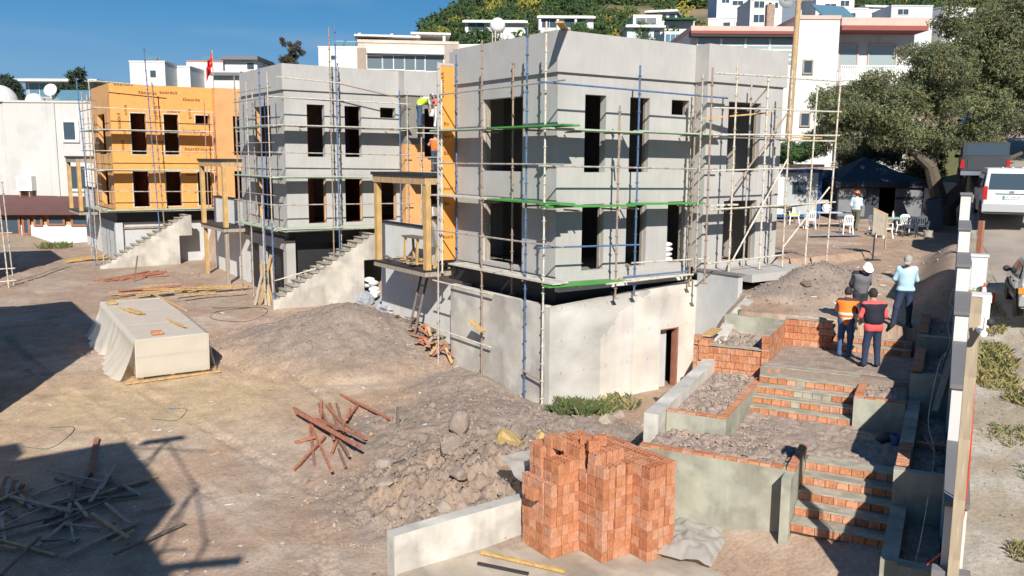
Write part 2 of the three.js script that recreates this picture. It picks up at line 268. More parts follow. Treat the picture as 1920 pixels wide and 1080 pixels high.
// loose stones on the heaps and the verge
const GY = (x, z) => ground(x, z);
{
  const r = rng(11), base = [rock(1, 1, 1, .7, .9, 1), rock(1, 2, 1.1, .6, .8, 1), rock(1, 3, .9, .8, 1.1, 1)];
  const lists = [[], [], []];
  const drop = (x, z, k) => { if (Math.abs(k) > 0) lists[Math.floor(r() * 3)].push([x, z, k]); };
  for (const [cx, cz, rx, rz, hh, ro] of mounds) for (let i = 0; i < 1500 * rx * rz / 9; i++) { const a = r() * 6.283, d = Math.sqrt(r()) * 1.04; drop(cx + Math.cos(a) * rx * d, cz + Math.sin(a) * rz * d, .014 + .05 * Math.pow(r(), 3) + (ro > .09 ? .03 * Math.pow(r(), 3) : 0)); }
  for (let i = 0; i < 1600; i++) drop(-17 + r() * 20, -38 + r() * 46, .008 + .022 * Math.pow(r(), 4));
  for (let i = 0; i < 2600; i++) { const p = S(-14 + r() * 22, 10.6 + r() * 3.2); drop(p.x, p.z, .01 + .035 * Math.pow(r(), 4)); }
  for (let i = 0; i < 500; i++) { const p = S(1.4 + r() * 16, 4.8 + r() * 5); drop(p.x, p.z, .01 + .03 * Math.pow(r(), 3)); }
  const o = new THREE.Group(); o.name = 'gravel'; tag(o, 'loose stones and clods scattered over the earth', 'gravel', null, 'stuff'); scene.add(o);
  const colr = new THREE.Color(), d = new THREE.Object3D();
  lists.forEach((L, k) => {
    const im = new THREE.InstancedMesh(base[k], new THREE.MeshPhysicalMaterial({ color: 0xffffff, roughness: .95 }), L.length); im.name = 'stones'; im.castShadow = im.receiveShadow = true;
    L.forEach(([x, z, q], i) => { const [s, t] = ST(x, z); const hid = t > 4.6 && t < 10.4 && s > -7.4 && s < 1.25; d.position.set(x, hid ? -3 : ground(x, z) + q * .25, z); d.rotation.set(r() * 6, r() * 6, r() * 6); d.scale.set(q, q * (.7 + .5 * r()), q); d.updateMatrix(); im.setMatrixAt(i, d.matrix); const c = soilColour(x, z), w = .5 + .32 * r(), g = r() * .12; im.setColorAt(i, colr.setRGB(lerp(c[0], .5, g) * w, lerp(c[1], .46, g) * w, lerp(c[2], .42, g) * w)); });
    o.add(im);
  });
}

// ---------- stepped garden in the turned frame ----------
function turned(name, label, cat, s0, t0, y0, group) { const p = S(s0, t0, y0), o = thing(name, label, cat, [p.x, p.y, p.z], TURN, group); shift.set(o, [-s0, -y0, -t0]); return o; }
const shift = new Map();
function tpart(name, geos, m, o, label) { const q = shift.get(o) || [0, 0, 0]; const g = merge(geos); g.translate(...q); return part(name, g, m, o, label); }
const brickShape = {};
function brickGeo(w, h, d) { const k = [w, h, d].map(v => v.toFixed(2)).join(); if (!brickShape[k]) { const b = .006, g = new THREE.ExtrudeGeometry(new THREE.Shape([[-w / 2 + b, -h / 2], [w / 2 - b, -h / 2], [w / 2, -h / 2 + b], [w / 2, h / 2 - b], [w / 2 - b, h / 2], [-w / 2 + b, h / 2], [-w / 2, h / 2 - b], [-w / 2, -h / 2 + b]].map(p => new THREE.Vector2(...p))), { depth: d, bevelEnabled: false }); g.translate(0, 0, -d / 2); brickShape[k] = [0, 1, 2, 3].map(i => { const q = clean(g.clone()); q.translate(i * .31, i * .17, i * .23); const f = boxUV(q, M.brick[0].userData.tile); f.translate(-i * .31, -i * .17, -i * .23); return f; }); } return brickShape[k]; }
function brick(o, w, h, d, x, y, z, seed, ry = 0) { const v = brickGeo(w, h, d), k = Math.floor(hash(seed, 3, 1) * 4); const m = new THREE.Mesh(v[k], M.brick[Math.floor(hash(seed, 7, 2) * 3.99)]); const q = shift.get(o) || [0, 0, 0]; m.position.set(x + q[0], y + q[1], z + q[2]); m.rotation.set((hash(seed, 1, 9) - .5) * .03, ry + (hash(seed, 2, 9) - .5) * .05, (hash(seed, 4, 9) - .5) * .03); m.name = 'brick'; m.castShadow = m.receiveShadow = true; o.add(m); return m; }
let bseed = 100;
function flight(label, s0, t0, t1, y0, n, tread, skip) {   // brick-faced steps climbing along s from y0
  const o = turned('garden_steps', label, 'steps', s0, (t0 + t1) / 2, y0, 'brick faced garden steps');
  for (let i = 0; i < n; i++) {
    const y = y0 + i * RISE, s = s0 + i * tread;
    tpart('tread', [bb(s + .11, s + tread + .14, y - .2, y + RISE - .006, t0, t1), bb(s + .0, s + .115, y + RISE - .035, y + RISE - .002, t0, t1)], M.mortar, o);
    for (let t = t0; t < t1 - .05; t += .205) { const w = Math.min(.195, t1 - t - .006), k = bseed++; if (skip && skip(i, t)) { tpart('mortar_patch', bb(s + .012, s + .11, y, y + RISE - .035, t, t + w), M.mortar, o); continue; } brick(o, .1, RISE - .04, w, s + .055 + (hash(k, 5, 5) - .5) * .012, y + (RISE - .04) / 2 - .002, t + w / 2, k); }
  }
  return o;
}
function brickWall(o, s0, s1, t, y0, rows, along, th = .16, bh = .17, bl = .2) {   // along 't' or 's'
  for (let r = 0; r < rows; r++) for (let a = s0 + (r % 2 ? -bl / 2 : 0); a < s1 - .02; a += bl + .008) {
    const a0 = Math.max(a, s0), a1 = Math.min(a + bl, s1); if (a1 - a0 < .03) continue; const k = bseed++;
    const y = y0 + r * (bh + .008) + bh / 2, j = (hash(k, 8, 8) - .5) * .012;
    if (along === 't') brick(o, th, bh, a1 - a0, t + j, y, (a0 + a1) / 2, k); else brick(o, a1 - a0, bh, th, (a0 + a1) / 2, y, t + j, k);
  }
}
function soilPatch(name, label, s0, s1, t0, t1, y, amp, grp, slope = 0) {   // small bed of clods, an uneven solid
  const n = Math.max(14, Math.round((s1 - s0) / .045)), m = Math.max(10, Math.round((t1 - t0) / .045)), pos = [], col = [], uv = [], idx = [];
  for (let i = 0; i <= n; i++) for (let j = 0; j <= m; j++) { const s = lerp(s0, s1, i / n), t = lerp(t0, t1, j / m), e = Math.min(i, j, n - i, m - j) === 0; const p = S(s, t); const h = e ? -.02 : amp * (1.4 * fbm(s * 3 + 9, t * 3 + 2, 3) - .5) - amp * (.9 * Math.pow(1 - Math.abs(2 * vn(s * 6, t * 6, 1e6, 3) - 1), 3) + .7 * Math.pow(1 - Math.abs(2 * vn(s * 12 + 4, t * 12, 1e6, 5) - 1), 2) - .5); pos.push(p.x, y + h + slope * (s - s0), p.z); const w = .75 + .5 * fbm(s * 5, t * 5, 3); col.push(.45 * w, .355 * w, .3 * w); uv.push(p.x / 1.4, p.z / 1.4); }
  for (let i = 0; i < n; i++) for (let j = 0; j < m; j++) { const a = i * (m + 1) + j; idx.push(a, a + 1, a + m + 1, a + 1, a + m + 2, a + m + 1); }
  const g = new THREE.BufferGeometry(); g.setAttribute('position', new THREE.Float32BufferAttribute(pos, 3)); g.setAttribute('color', new THREE.Float32BufferAttribute(col, 3)); g.setAttribute('uv', new THREE.Float32BufferAttribute(uv, 2)); g.setIndex(idx); g.computeVertexNormals(); g.userData.keep = true;
  return tag(part(name, g, soilMat), label, null, null, 'structure');
}
// flights
const T0 = 6.25;
flight('lowest flight of brick steps crossed by the post shadow', -7.2, 7.85, 9.5, LV[0], 5, .36);
flight('middle flight of brick steps below the two men in vests', -3.15, 6.25, 8.38, LV[1], 5, .3, (i, t) => (i === 2 && t > 7.0 && t < 7.75) || (i === 1 && t > 7.0 && t < 7.2) || (i === 3 && t > 7.0 && t < 7.25));
flight('uppest short flight of brick steps behind the men'.replace('uppest', 'top'), .62, 7.45, 9.3, LV[2], 4, .3);
// landings are earth fills
soilPatch('landing', 'earth landing between the lowest and middle brick steps', -5.4, -3.0, 5.1, 9.45, LV[1] + .01, .05);
soilPatch('landing', 'earth landing where the men in vests stand', -1.72, .74, 6.28, 9.4, LV[2] + .0, .018);
{ // fills under landings so that they are solid
  const o = turned('landing_fill', 'earth fill under the garden landings', 'earth', -3, 7.5, 0); o.userData.kind = 'structure'; delete o.userData.category;
  tpart('fill', [bb(-5.45, -1.6, -1, LV[1] - .03, 5.0, 9.45), bb(-1.95, .8, .5, LV[2] - .03, 6.2, 9.45), bb(-6.75, -5.3, -1, LV[1] - .2, 5.1, 7.66)], M.stone, o);
}
{ // lower front wall with cheek
  const o = turned('retaining_wall', 'low grey-green rendered wall beside the lowest brick steps', 'wall', -6.9, 6.5, -.3);
  tpart('face', [bb(-7.0, -6.82, -.8, .93, 4.95, 7.68)], M.greenConcrete, o);
  tpart('cheek', [bb(-7.35, -5.7, -.8, .9, 7.68, 7.84)], M.greenConcrete, o);
  for (let i = 0; i < 7; i++) brick(o, .2, .07, .15, -6.85 + i * .205 + .0, .935 + .0, 7.765, bseed++);
  for (let i = 0; i < 13; i++) brick(o, .16, .05, .195, -6.91, .95, 5.07 + i * .205, bseed++);
}
soilPatch('planting_bed', 'clodded soil bed behind the low rendered wall', -6.8, -5.35, 5.0, 7.68, .84, .1);
{ // lower left planter
  const o = turned('planter', 'rendered planter box with brick rim above the low wall', 'planter', -4, 5.6, .6);
  tpart('front', [bb(-5.45, -5.29, .2, 1.22, 5.02, 6.25)], M.greenConcrete, o); tpart('side', [bb(-5.29, -1.5, .2, 1.22, 6.09, 6.25)], M.greenConcrete, o);
  for (let i = 0; i < 6; i++) brick(o, .15, .04, .195, -5.37, 1.24, 5.12 + i * .205, bseed++);
  for (let i = 0; i < 17; i++) brick(o, .195, .04, .15, -5.2 + i * .205, 1.24, 6.17, bseed++);
}
soilPatch('planting_bed', 'clodded soil in the rendered planter box', -5.29, -1.4, 5.02, 6.09, 1.08, .1, null, .03);
{ // upper planter in raw brick
  const o = turned('planter', 'raw brick planter wall beside the upper landing', 'planter', -1.3, 5.3, 1.1);
  tpart('core', bb(-1.33, -1.27, .6, 1.7, 4.66, 6.2), M.mortar, o);
  brickWall(o, 4.55, 6.3, -1.38, 1.12, 4, 't'); brickWall(o, -1.5, .75, 6.2, 1.5, 4, 's');
  brickWall(o, 4.45, 4.62, -1.36, 1.0, 6, 't');
  tpart('back', [bb(.45, .6, 1.2, 2.3, 4.75, 6.1)], M.greenConcrete, o); tpart('cap', [bb(-1.5, .8, 2.21, 2.235, 6.11, 6.29), bb(-1.5, -1.25, 1.84, 1.862, 4.5, 6.3)], M.mortar, o);
}
soilPatch('planting_bed', 'clodded soil inside the raw brick planter', -1.26, .46, 4.7, 6.1, 1.72, .1, null, .08);
{ const o = turned('brick_wall', 'raw brick wall on the landing left of the men', 'wall', .85, 6.8, 1.6); brickWall(o, 6.28, 7.45, .8, LV[2] - .02, 4, 't', .16, .17, .2); tpart('cap', bb(.7, .9, 2.29, 2.31, 6.28, 7.45), M.mortar, o); }
{ // long concrete kerb left of the planters
  const o = turned('concrete_kerb', 'long pale concrete kerb wall sloping up beside the planters', 'wall', -4, 4.85, .5);
  const g = prism([[-5.95, -1], [-5.95, 1.28], [-1.9, 1.42], [-.9, 1.6], [.6, 2.1], [3.4, 2.42], [3.4, .5], [-1.5, -1]], .3); g.translate(0, 0, 4.7); tpart('kerb', g, M.castWall, o);
}
{ const o = turned('brick_wall', 'low brick stub on top of the concrete kerb', 'wall', -1, 4.8, 1.5); brickWall(o, -1.5, -1.1, 4.72, 1.45, 3, 's', .24); tpart('board', bb(-1.35, -.35, 2.05, 2.075, 4.62, 4.9), M.yellowWood, o); }
{ // small box right of the middle flight
  const o = turned('planter', 'square rendered planter to the right of the middle steps', 'planter', -2.6, 8.9, .75);
  tpart('front', bb(-3.24, -3.08, .3, 1.42, 8.4, 9.4), M.greenConcrete, o); tpart('side', bb(-3.08, -1.7, .5, 1.42, 8.4, 8.56), M.greenConcrete, o);
  for (let i = 0; i < 5; i++) brick(o, .195, .08, .15, -3.0 + i * .205, 1.45, 8.48, bseed++); for (let i = 0; i < 5; i++) brick(o, .15, .03, .195, -3.16, 1.43, 8.5 + i * .205, bseed++);
}
soilPatch('planting_bed', 'soil in the square rendered planter', -3.08, -1.7, 8.56, 9.4, 1.34, .08, null, .1);
{ // long stepped planter wall along the fence
  const o = turned('planter_wall', 'long stepped concrete planter wall between the steps and the fence', 'wall', -3, 9.5, .5);
  const pr2 = [[-13, -1], [-13, .0], [-9.1, .12], [-9.1, .55], [-6.9, .6], [-6.9, 1.22], [-4.4, 1.26], [-4.4, 1.3], [-2.55, 1.36], [-2.55, 1.92], [-.1, 2.0], [-.1, 2.28], [2.4, 2.5], [2.4, -1]];
  const g = prism(pr2, .24); g.translate(0, 0, 9.42); tpart('long_wall', g, M.greenConcrete, o);
  tpart('cross_wall', bb(-7.0, -6.82, .2, 1.235, 9.66, 10.2), M.greenConcrete, o); tpart('cross_wall', bb(-2.62, -2.44, .4, 1.94, 9.66, 10.2), M.greenConcrete, o); tpart('cross_wall', bb(-.1, .12, .8, 2.29, 9.66, 10.2), M.greenConcrete, o); tpart('cross_wall', bb(-9.25, -9.0, -.6, .57, 9.66, 10.2), M.greenConcrete, o);
  for (let i = 0; i < 8; i++) brick(o, .13, .05, .2, -6.7 + i * .16, 1.27 + i * .0015, 9.54, bseed++); for (let i = 0; i < 14; i++) brick(o, .13, .05, .2, -2.4 + i * .15, 1.975 + i * .004, 9.54, bseed++); for (let i = 0; i < 12; i++) brick(o, .13, .05, .2, .25 + i * .15, 2.345 + i * .012, 9.54, bseed++);
}
soilPatch('planting_bed', 'soil strip low along the fence', -6.82, -2.6, 9.66, 10.2, 1.05, .06); soilPatch('planting_bed', 'soil strip in the middle along the fence', -2.44, -.1, 9.66, 10.2, 1.8, .06); soilPatch('planting_bed', 'soil strip high along the fence', .12, 2.6, 9.66, 10.2, 2.2, .06, null, .06); soilPatch('planting_bed', 'dark soil strip at the bottom of the fence', -9.0, -7.0, 9.66, 10.2, .35, .06);
{ // stepped boundary wall
  const o = turned('boundary_wall', 'stepped white boundary wall with dark grey coping along the road', 'wall', -4, 10.35, 0);
  const st = [[-10.15, 1.99], [-7.38, 2.91], [-3.68, 3.5], [-.71, 4.11], [2.18, 4.73], [5.33, 5.5]];
  st.forEach(([s, y], i) => { const e = i + 1 < st.length ? st[i + 1][0] : 5.62, yb = road(s) - 2.2; const t0 = 10.2 - .017 * i, t1 = 10.455 - .017 * i;
    tpart('panel', bb(s + .26, e, yb, y - .07, t0 + .03, t1 - .03), i === 4 ? M.smoothConcrete : M.coping, o); tpart('pillar', bb(s, s + .26, yb, y - .07, t0, t1), M.white, o);
    tpart('coping', bb(s - .05, e - .012, y - .068, y, t0 - .025, t1 + .025), M.coping, o); });
  tpart('gate_end', bb(-10.35, -10.17, -.8, 1.1, 10.1, 10.55), M.coping, o);
}
{ // short low concrete wall and slab in front
  const o = thing('concrete_wall', 'low pale concrete wall behind the brick stack', 'wall', [-7, -.6, 6.9]);
  const g = prism([[-8.75, -1], [-8.75, .1], [-8.2, .12], [-5.6, .16], [-2.6, .1], [-2.6, -1]].map(([a, b]) => [a + 7, b + .6]), .27, -.15); part('wall_body', g, M.castWall, o);
  tag(part('slab', bb(-8.7, -4.15, -.85, -.578, 7.02, 11.5), mat(.56, .49, .41, { t: 'concrete', tile: 2.3, bump: .01 })), 'rough concrete slab under the brick stack', null, null, 'structure');
}

{ // clods lying on the planting beds
  const r = rng(71), beds = [[-6.7, -5.4, 5.1, 7.6, .86, .0, 420], [-5.2, -1.5, 5.1, 6.0, 1.1, .03, 520], [-1.2, .4, 4.8, 6.0, 1.74, .08, 300], [-3.0, -1.75, 8.62, 9.36, 1.36, .1, 120], [-6.7, -2.7, 9.7, 10.15, 1.07, 0, 200], [-2.3, -.2, 9.7, 10.15, 1.82, 0, 120], [.3, 2.4, 9.7, 10.15, 2.22, .06, 120], [-5.3, -3.2, 5.2, 7.4, .76, 0, 260]], tot = beds.reduce((a, b) => a + b[6], 0);
  const m = new THREE.InstancedMesh(rock(1, 9, 1, .75, .9, 1), new THREE.MeshPhysicalMaterial({ color: 0xffffff, roughness: .97 }), tot), d = new THREE.Object3D(), c = new THREE.Color(), o = new THREE.Group(); o.name = 'bed_clods'; tag(o, 'clods of earth lying on the planting beds', 'clods', null, 'stuff'); scene.add(o); m.name = 'clods'; m.castShadow = m.receiveShadow = true; let i = 0;
  for (const [s0, s1, t0, t1, y, sl, n] of beds) for (let k = 0; k < n; k++) { const s = lerp(s0, s1, r()), t = lerp(t0, t1, r()), p = S(s, t), q = .012 + .035 * Math.pow(r(), 2.5), w = .6 + .5 * r(); d.position.set(p.x, y + sl * (s - s0) + .01, p.z); d.rotation.set(r() * 6, r() * 6, r() * 6); d.scale.setScalar(q); d.updateMatrix(); m.setMatrixAt(i, d.matrix); m.setColorAt(i++, c.setRGB(.4 * w, .315 * w, .265 * w)); }
  o.add(m);
}
// ---------- three villas under construction ----------
const W2 = [[.986, 1.774, 5.987, 8.177], [2.70, 3.4825, 5.987, 8.177], [4.40, 5.156, 7.73, 8.177]], W1 = [[.95, 1.774, 3.144, 5.077], [2.66, 3.4825, 3.144, 5.077], [4.38, 5.156, 3.144, 5.077]];
const FW = [[6.335, 7.87, 5.987, 8.177], [6.30, 7.87, 3.144, 5.077]];
const LW = [[1.66, 3.80, 5.987, 8.177], [1.66, 3.80, 3.144, 5.077]];
function printTex(w, h, base, draw) { const c = document.createElement('canvas'); c.width = w; c.height = h; const x = c.getContext('2d'); x.fillStyle = base; x.fillRect(0, 0, w, h); draw(x, w, h); const t = new THREE.CanvasTexture(c); t.colorSpace = THREE.SRGBColorSpace; return t; }
// insulation print: words and marks scattered as on the boards
function lettering(x, px, words) { for (const [X, Y, t, rot, sz] of words) { x.save(); x.translate(X * px, Y * px); x.rotate(rot); x.font = `bold ${sz * px}px sans-serif`; x.fillText(t, 0, 0); x.restore(); } }
function makeHouse(name, label, pos, o) {
  const g = thing(name, label, 'house', pos, 0, 'villas under construction');
  const wm = o.wall, im = o.inner, Yb = 3, Yl = 8.733, Yt = 9.847 - (o.lowTop || 0);
  const mk = (n, geo, m, p = g, l) => part(n, geo, m, p, l);
  const front = wall(0, 5.36, Yb, o.flush ? Yt : Yl, [...W2, ...W1], .26); const fw = mk('front_wall', front, o.frontMat || wm);
  const f2y = o.rawLow ? 6.6 : Yb;
  const f2 = wall(5.36, 8.93, f2y, o.flush ? Yt : Yl, [o.rawLow ? [6.335, 7.87, 6.62, 8.177] : FW[0], ...(o.rawLow ? [] : [FW[1]])], .26); f2.translate(0, 0, .55); mk('projecting_wall', [f2, bb(5.36, 5.62, f2y, o.flush ? Yt : Yl, -.0, .29)], o.projMat || wm);
  if (o.rawLow) { const f3 = wall(5.36, 8.93, Yb, 6.598, [[6.335, 7.87, 5.987, 6.596], FW[1]], .26); f3.translate(0, 0, .53); mk('insulation', [f3, bb(5.38, 5.62, Yb, 6.598, 0, .27)], o.rawLow, g, 'orange insulation not yet plastered'); }
  const left = wall(.262, 5.37, Yb, o.flush ? Yt : Yl, LW, .26); left.rotateY(Math.PI / 2); left.translate(.26, 0, 0); // local z = -x
  mk('side_wall', left, o.sideMat || wm);
  mk('right_wall', bb(8.67, 8.928, Yb, Yl, -6.2, .28), wm); mk('back_wall', bb(.27, 8.66, Yb, Yl, -6.2, -5.96), wm); mk('back_side_wall', bb(.005, .26, Yb, Yl, -5.96, -5.375), wm);
  if (!o.flush) mk('parapet', [bb(-.08, 5.36, Yl, Yt, -.22, .08), bb(5.28, 9.01, Yl, Yt, .33, .63), bb(5.282, 5.58, Yl, Yt - .002, .08, .33), bb(-.08, .22, Yl, Yt, -5.45, -.22), bb(8.71, 9.01, Yl, Yt, -6.2, .33), bb(.22, 8.71, Yl, Yt, -6.2, -5.9)], o.parMat || wm);
  else mk('parapet', [bb(8.68, 8.93, Yl, Yt, -6.2, .29), bb(.26, 8.68, Yl, Yt, -6.2, -5.95)], wm);
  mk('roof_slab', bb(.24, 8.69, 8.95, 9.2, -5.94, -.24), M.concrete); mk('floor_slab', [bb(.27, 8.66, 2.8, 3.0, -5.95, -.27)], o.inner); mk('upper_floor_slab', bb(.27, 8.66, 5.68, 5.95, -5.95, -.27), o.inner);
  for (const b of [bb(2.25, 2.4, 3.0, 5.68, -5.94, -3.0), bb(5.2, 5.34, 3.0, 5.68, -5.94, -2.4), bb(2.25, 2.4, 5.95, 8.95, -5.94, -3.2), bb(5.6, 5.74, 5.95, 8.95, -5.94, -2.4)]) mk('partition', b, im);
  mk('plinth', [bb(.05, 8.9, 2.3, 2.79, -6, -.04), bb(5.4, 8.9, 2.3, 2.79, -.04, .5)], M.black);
  mk('slab_edge', [bb(-.03, 5.35, 2.79, 2.998, -.3, .03), bb(5.33, 8.95, 2.79, 2.998, .25, .58), bb(-.03, .2, 2.79, 2.998, -5.4, -.3)], o.edge || M.plaster);
  // projecting timber bay on the left side: deck, posts, beams, roof
  const bay = mk('bay_deck', [bb(-.95, .25, 2.42, 2.6, -9.75, -5.85)], M.oldWood); mk('deck_membrane', bb(-.98, .25, 2.602, 2.64, -9.78, -5.82), M.black, bay);
  for (const z of [-9.62, -5.95]) mk('post', bb(-.92, -.72, 2.645, 5.5, z - .1, z + .1), M.yellowWood);
  mk('beam', bb(-.95, -.69, 5.5, 5.76, -9.75, -5.85), o.beam || M.wood); for (const z of [-9.62, -5.95]) mk('beam', bb(-.688, .25, 5.5, 5.758, z - .1, z + .1), o.beam || M.wood);
  mk('bay_roof', bb(-1.0, .25, 5.762, 5.87, -9.82, -5.78), M.black);
  mk('bay_wall', [bb(.26, .5, -1.2, 3.86, -11.6, -5.45)], M.white); mk('wall_coping', bb(.22, .54, 3.862, 3.92, -11.62, -5.44), M.coping);
  mk('terrace_floor', bb(.5, 8.9, 2.2, 2.9, -11.6, -6.22), M.concrete);
  return g;
}
// text for the orange villa's front
const px = 200;
const orangeFront = new THREE.MeshPhysicalMaterial({ color: 0xffffff, roughness: .75, map: printTex(1100, 1400, '#dc9a54', (x) => {
  const r = rng(5);
  for (let i = 0; i < 2600; i++) { x.fillStyle = `rgba(${r() > .5 ? '255,205,140' : '190,110,40'},${.03 + .07 * r()})`; x.beginPath(); x.arc(r() * 1100, r() * 1400, 2 + 26 * r() * r(), 0, 7); x.fill(); }
  x.fillStyle = '#4a2c14';
  lettering(x, px, [[.25, .12, 'boardeX', 0, .24], [1.45, .5, 'Xboarde', .02, .24], [2.55, .45, 'boardeX', 0, .24], [3.75, .78, 'Xboarde', 0, .24], [2.9, 1.45, 'Xboard', 0, .2], [.72, 1.1, 'board', 1.57, .2], [.5, 2.5, 'boardeX', -1.57, .24], [.6, 3.6, 'board', -1.57, .22], [2.25, 1.1, 'boardX', 1.57, .22], [4.05, 1.2, 'board', 1.57, .2], [2.05, 3.1, 'Xboarde', 0, .24], [3.7, 2.5, 'boardeX', 0, .24], [3.75, 3.5, 'boardX', 0, .24], [4.6, 3.5, 'boardeX', 0, .22], [2.0, 4.8, 'boardeX', 0, .22], [3.75, 4.9, 'Xboarde', 0, .22], [4.15, 5.9, 'Xboard', 0, .2], [4.55, 1.38, '□──', 0, .18]]);
  x.strokeStyle = '#7a4a20'; x.lineWidth = 4; for (let i = 0; i < 16; i++) { const X = 60 + r() * 980, Y = 60 + r() * 1280; x.beginPath(); x.moveTo(X - 9, Y - 12); x.lineTo(X, Y + 6); x.lineTo(X + 9, Y - 12); x.stroke(); }
}) });
const houseA = makeHouse('villa', 'largest grey plastered villa standing on a pale concrete basement wall', [0, 0, 0], { wall: M.plaster, inner: M.interior });
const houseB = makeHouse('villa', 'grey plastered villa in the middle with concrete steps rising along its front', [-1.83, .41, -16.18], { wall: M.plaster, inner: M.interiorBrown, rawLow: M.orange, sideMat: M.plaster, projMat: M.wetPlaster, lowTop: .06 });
const houseC = makeHouse('villa', 'orange villa clad in insulation boards at the far left of the row', [-5.754, .498, -31.42], { wall: M.orange, inner: M.interiorBrown, frontMat: orangeFront, flush: true, lowTop: .14, edge: M.black, beam: M.oldWood });
{ const fw = houseC.children.find(c => c.name === 'front_wall'), p = fw.geometry.attributes.position, uv = fw.geometry.attributes.uv; for (let i = 0; i < p.count; i++) uv.setXY(i, p.getX(i) / 5.5, 1 - (9.71 - p.getY(i)) / 7); uv.needsUpdate = true;
  for (const [x0, x1, y0, y1] of [...W2, ...W1]) part('window_trim', [bb(x0 - .05, x1 + .05, y1, y1 + .05, -.02, .012), bb(x0 - .05, x0, y0, y1, -.02, .012), bb(x1, x1 + .05, y0, y1, -.02, .012), bb(x0 - .05, x1 + .05, y0 - .05, y0, -.02, .012)], M.plankPale, houseC);
}
function stair(g, mBody) {   // solid concrete steps along the front, with a door hole at the high end
  const N = 15, x0 = -.85, x1 = 3.5, y0 = .1, y1 = 2.68, pts = [[-1.15, -1], [-1.15, y0 + .02], [x0, y0 + .08]];
  for (let i = 0; i < N; i++) { const a = lerp(x0, x1, i / N), b = lerp(x0, x1, (i + 1) / N), y = lerp(y0 + .2, y1, i / (N - 1)); pts.push([a, y], [b, y]); }
  pts.push([3.62, y1], [3.62, 1.56], [2.93, 1.56], [2.93, -1]);
  const s = part('steps', prism(pts, .24, .95), mBody, g);
  const q = pts.slice(2, -4); q.push([3.5, 2.3], [x0 + .2, -.3]);
  part('stair_slab', prism([[x0, -.6], ...pts.slice(2, 2 + 2 * N), [3.5, 2.2], [.2, -.6]], .78, .165), mBody, g);
  for (let i = 0; i < N; i++) { const a = lerp(x0, x1, i / N), y = lerp(y0 + .2, y1, i / (N - 1)); part('step_nosing', bb(a - .05, a + .19, y + .003, y + .035, .2, 1.24), M.mortar, g); }
}
stair(houseB, M.paleConcrete); stair(houseC, M.paleConcrete);
// basements
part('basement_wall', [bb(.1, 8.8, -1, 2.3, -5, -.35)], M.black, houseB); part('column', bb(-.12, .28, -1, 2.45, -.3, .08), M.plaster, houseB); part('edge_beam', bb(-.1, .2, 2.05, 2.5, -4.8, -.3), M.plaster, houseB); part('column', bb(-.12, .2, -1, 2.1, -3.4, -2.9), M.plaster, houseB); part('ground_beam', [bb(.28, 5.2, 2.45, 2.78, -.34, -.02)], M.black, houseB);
part('basement_wall', [bb(.3, 8.8, -1, 2.3, -5, -.12), bb(.02, .3, -1, 2.3, -5, -.6)], M.smoothConcrete, houseC); part('column', bb(-.1, .28, -1, 2.3, -.2, .08), M.smoothConcrete, houseC); part('rail', bb(.28, 3.6, 1.95, 2.05, -.118, -.03), M.rustSteel, houseC);
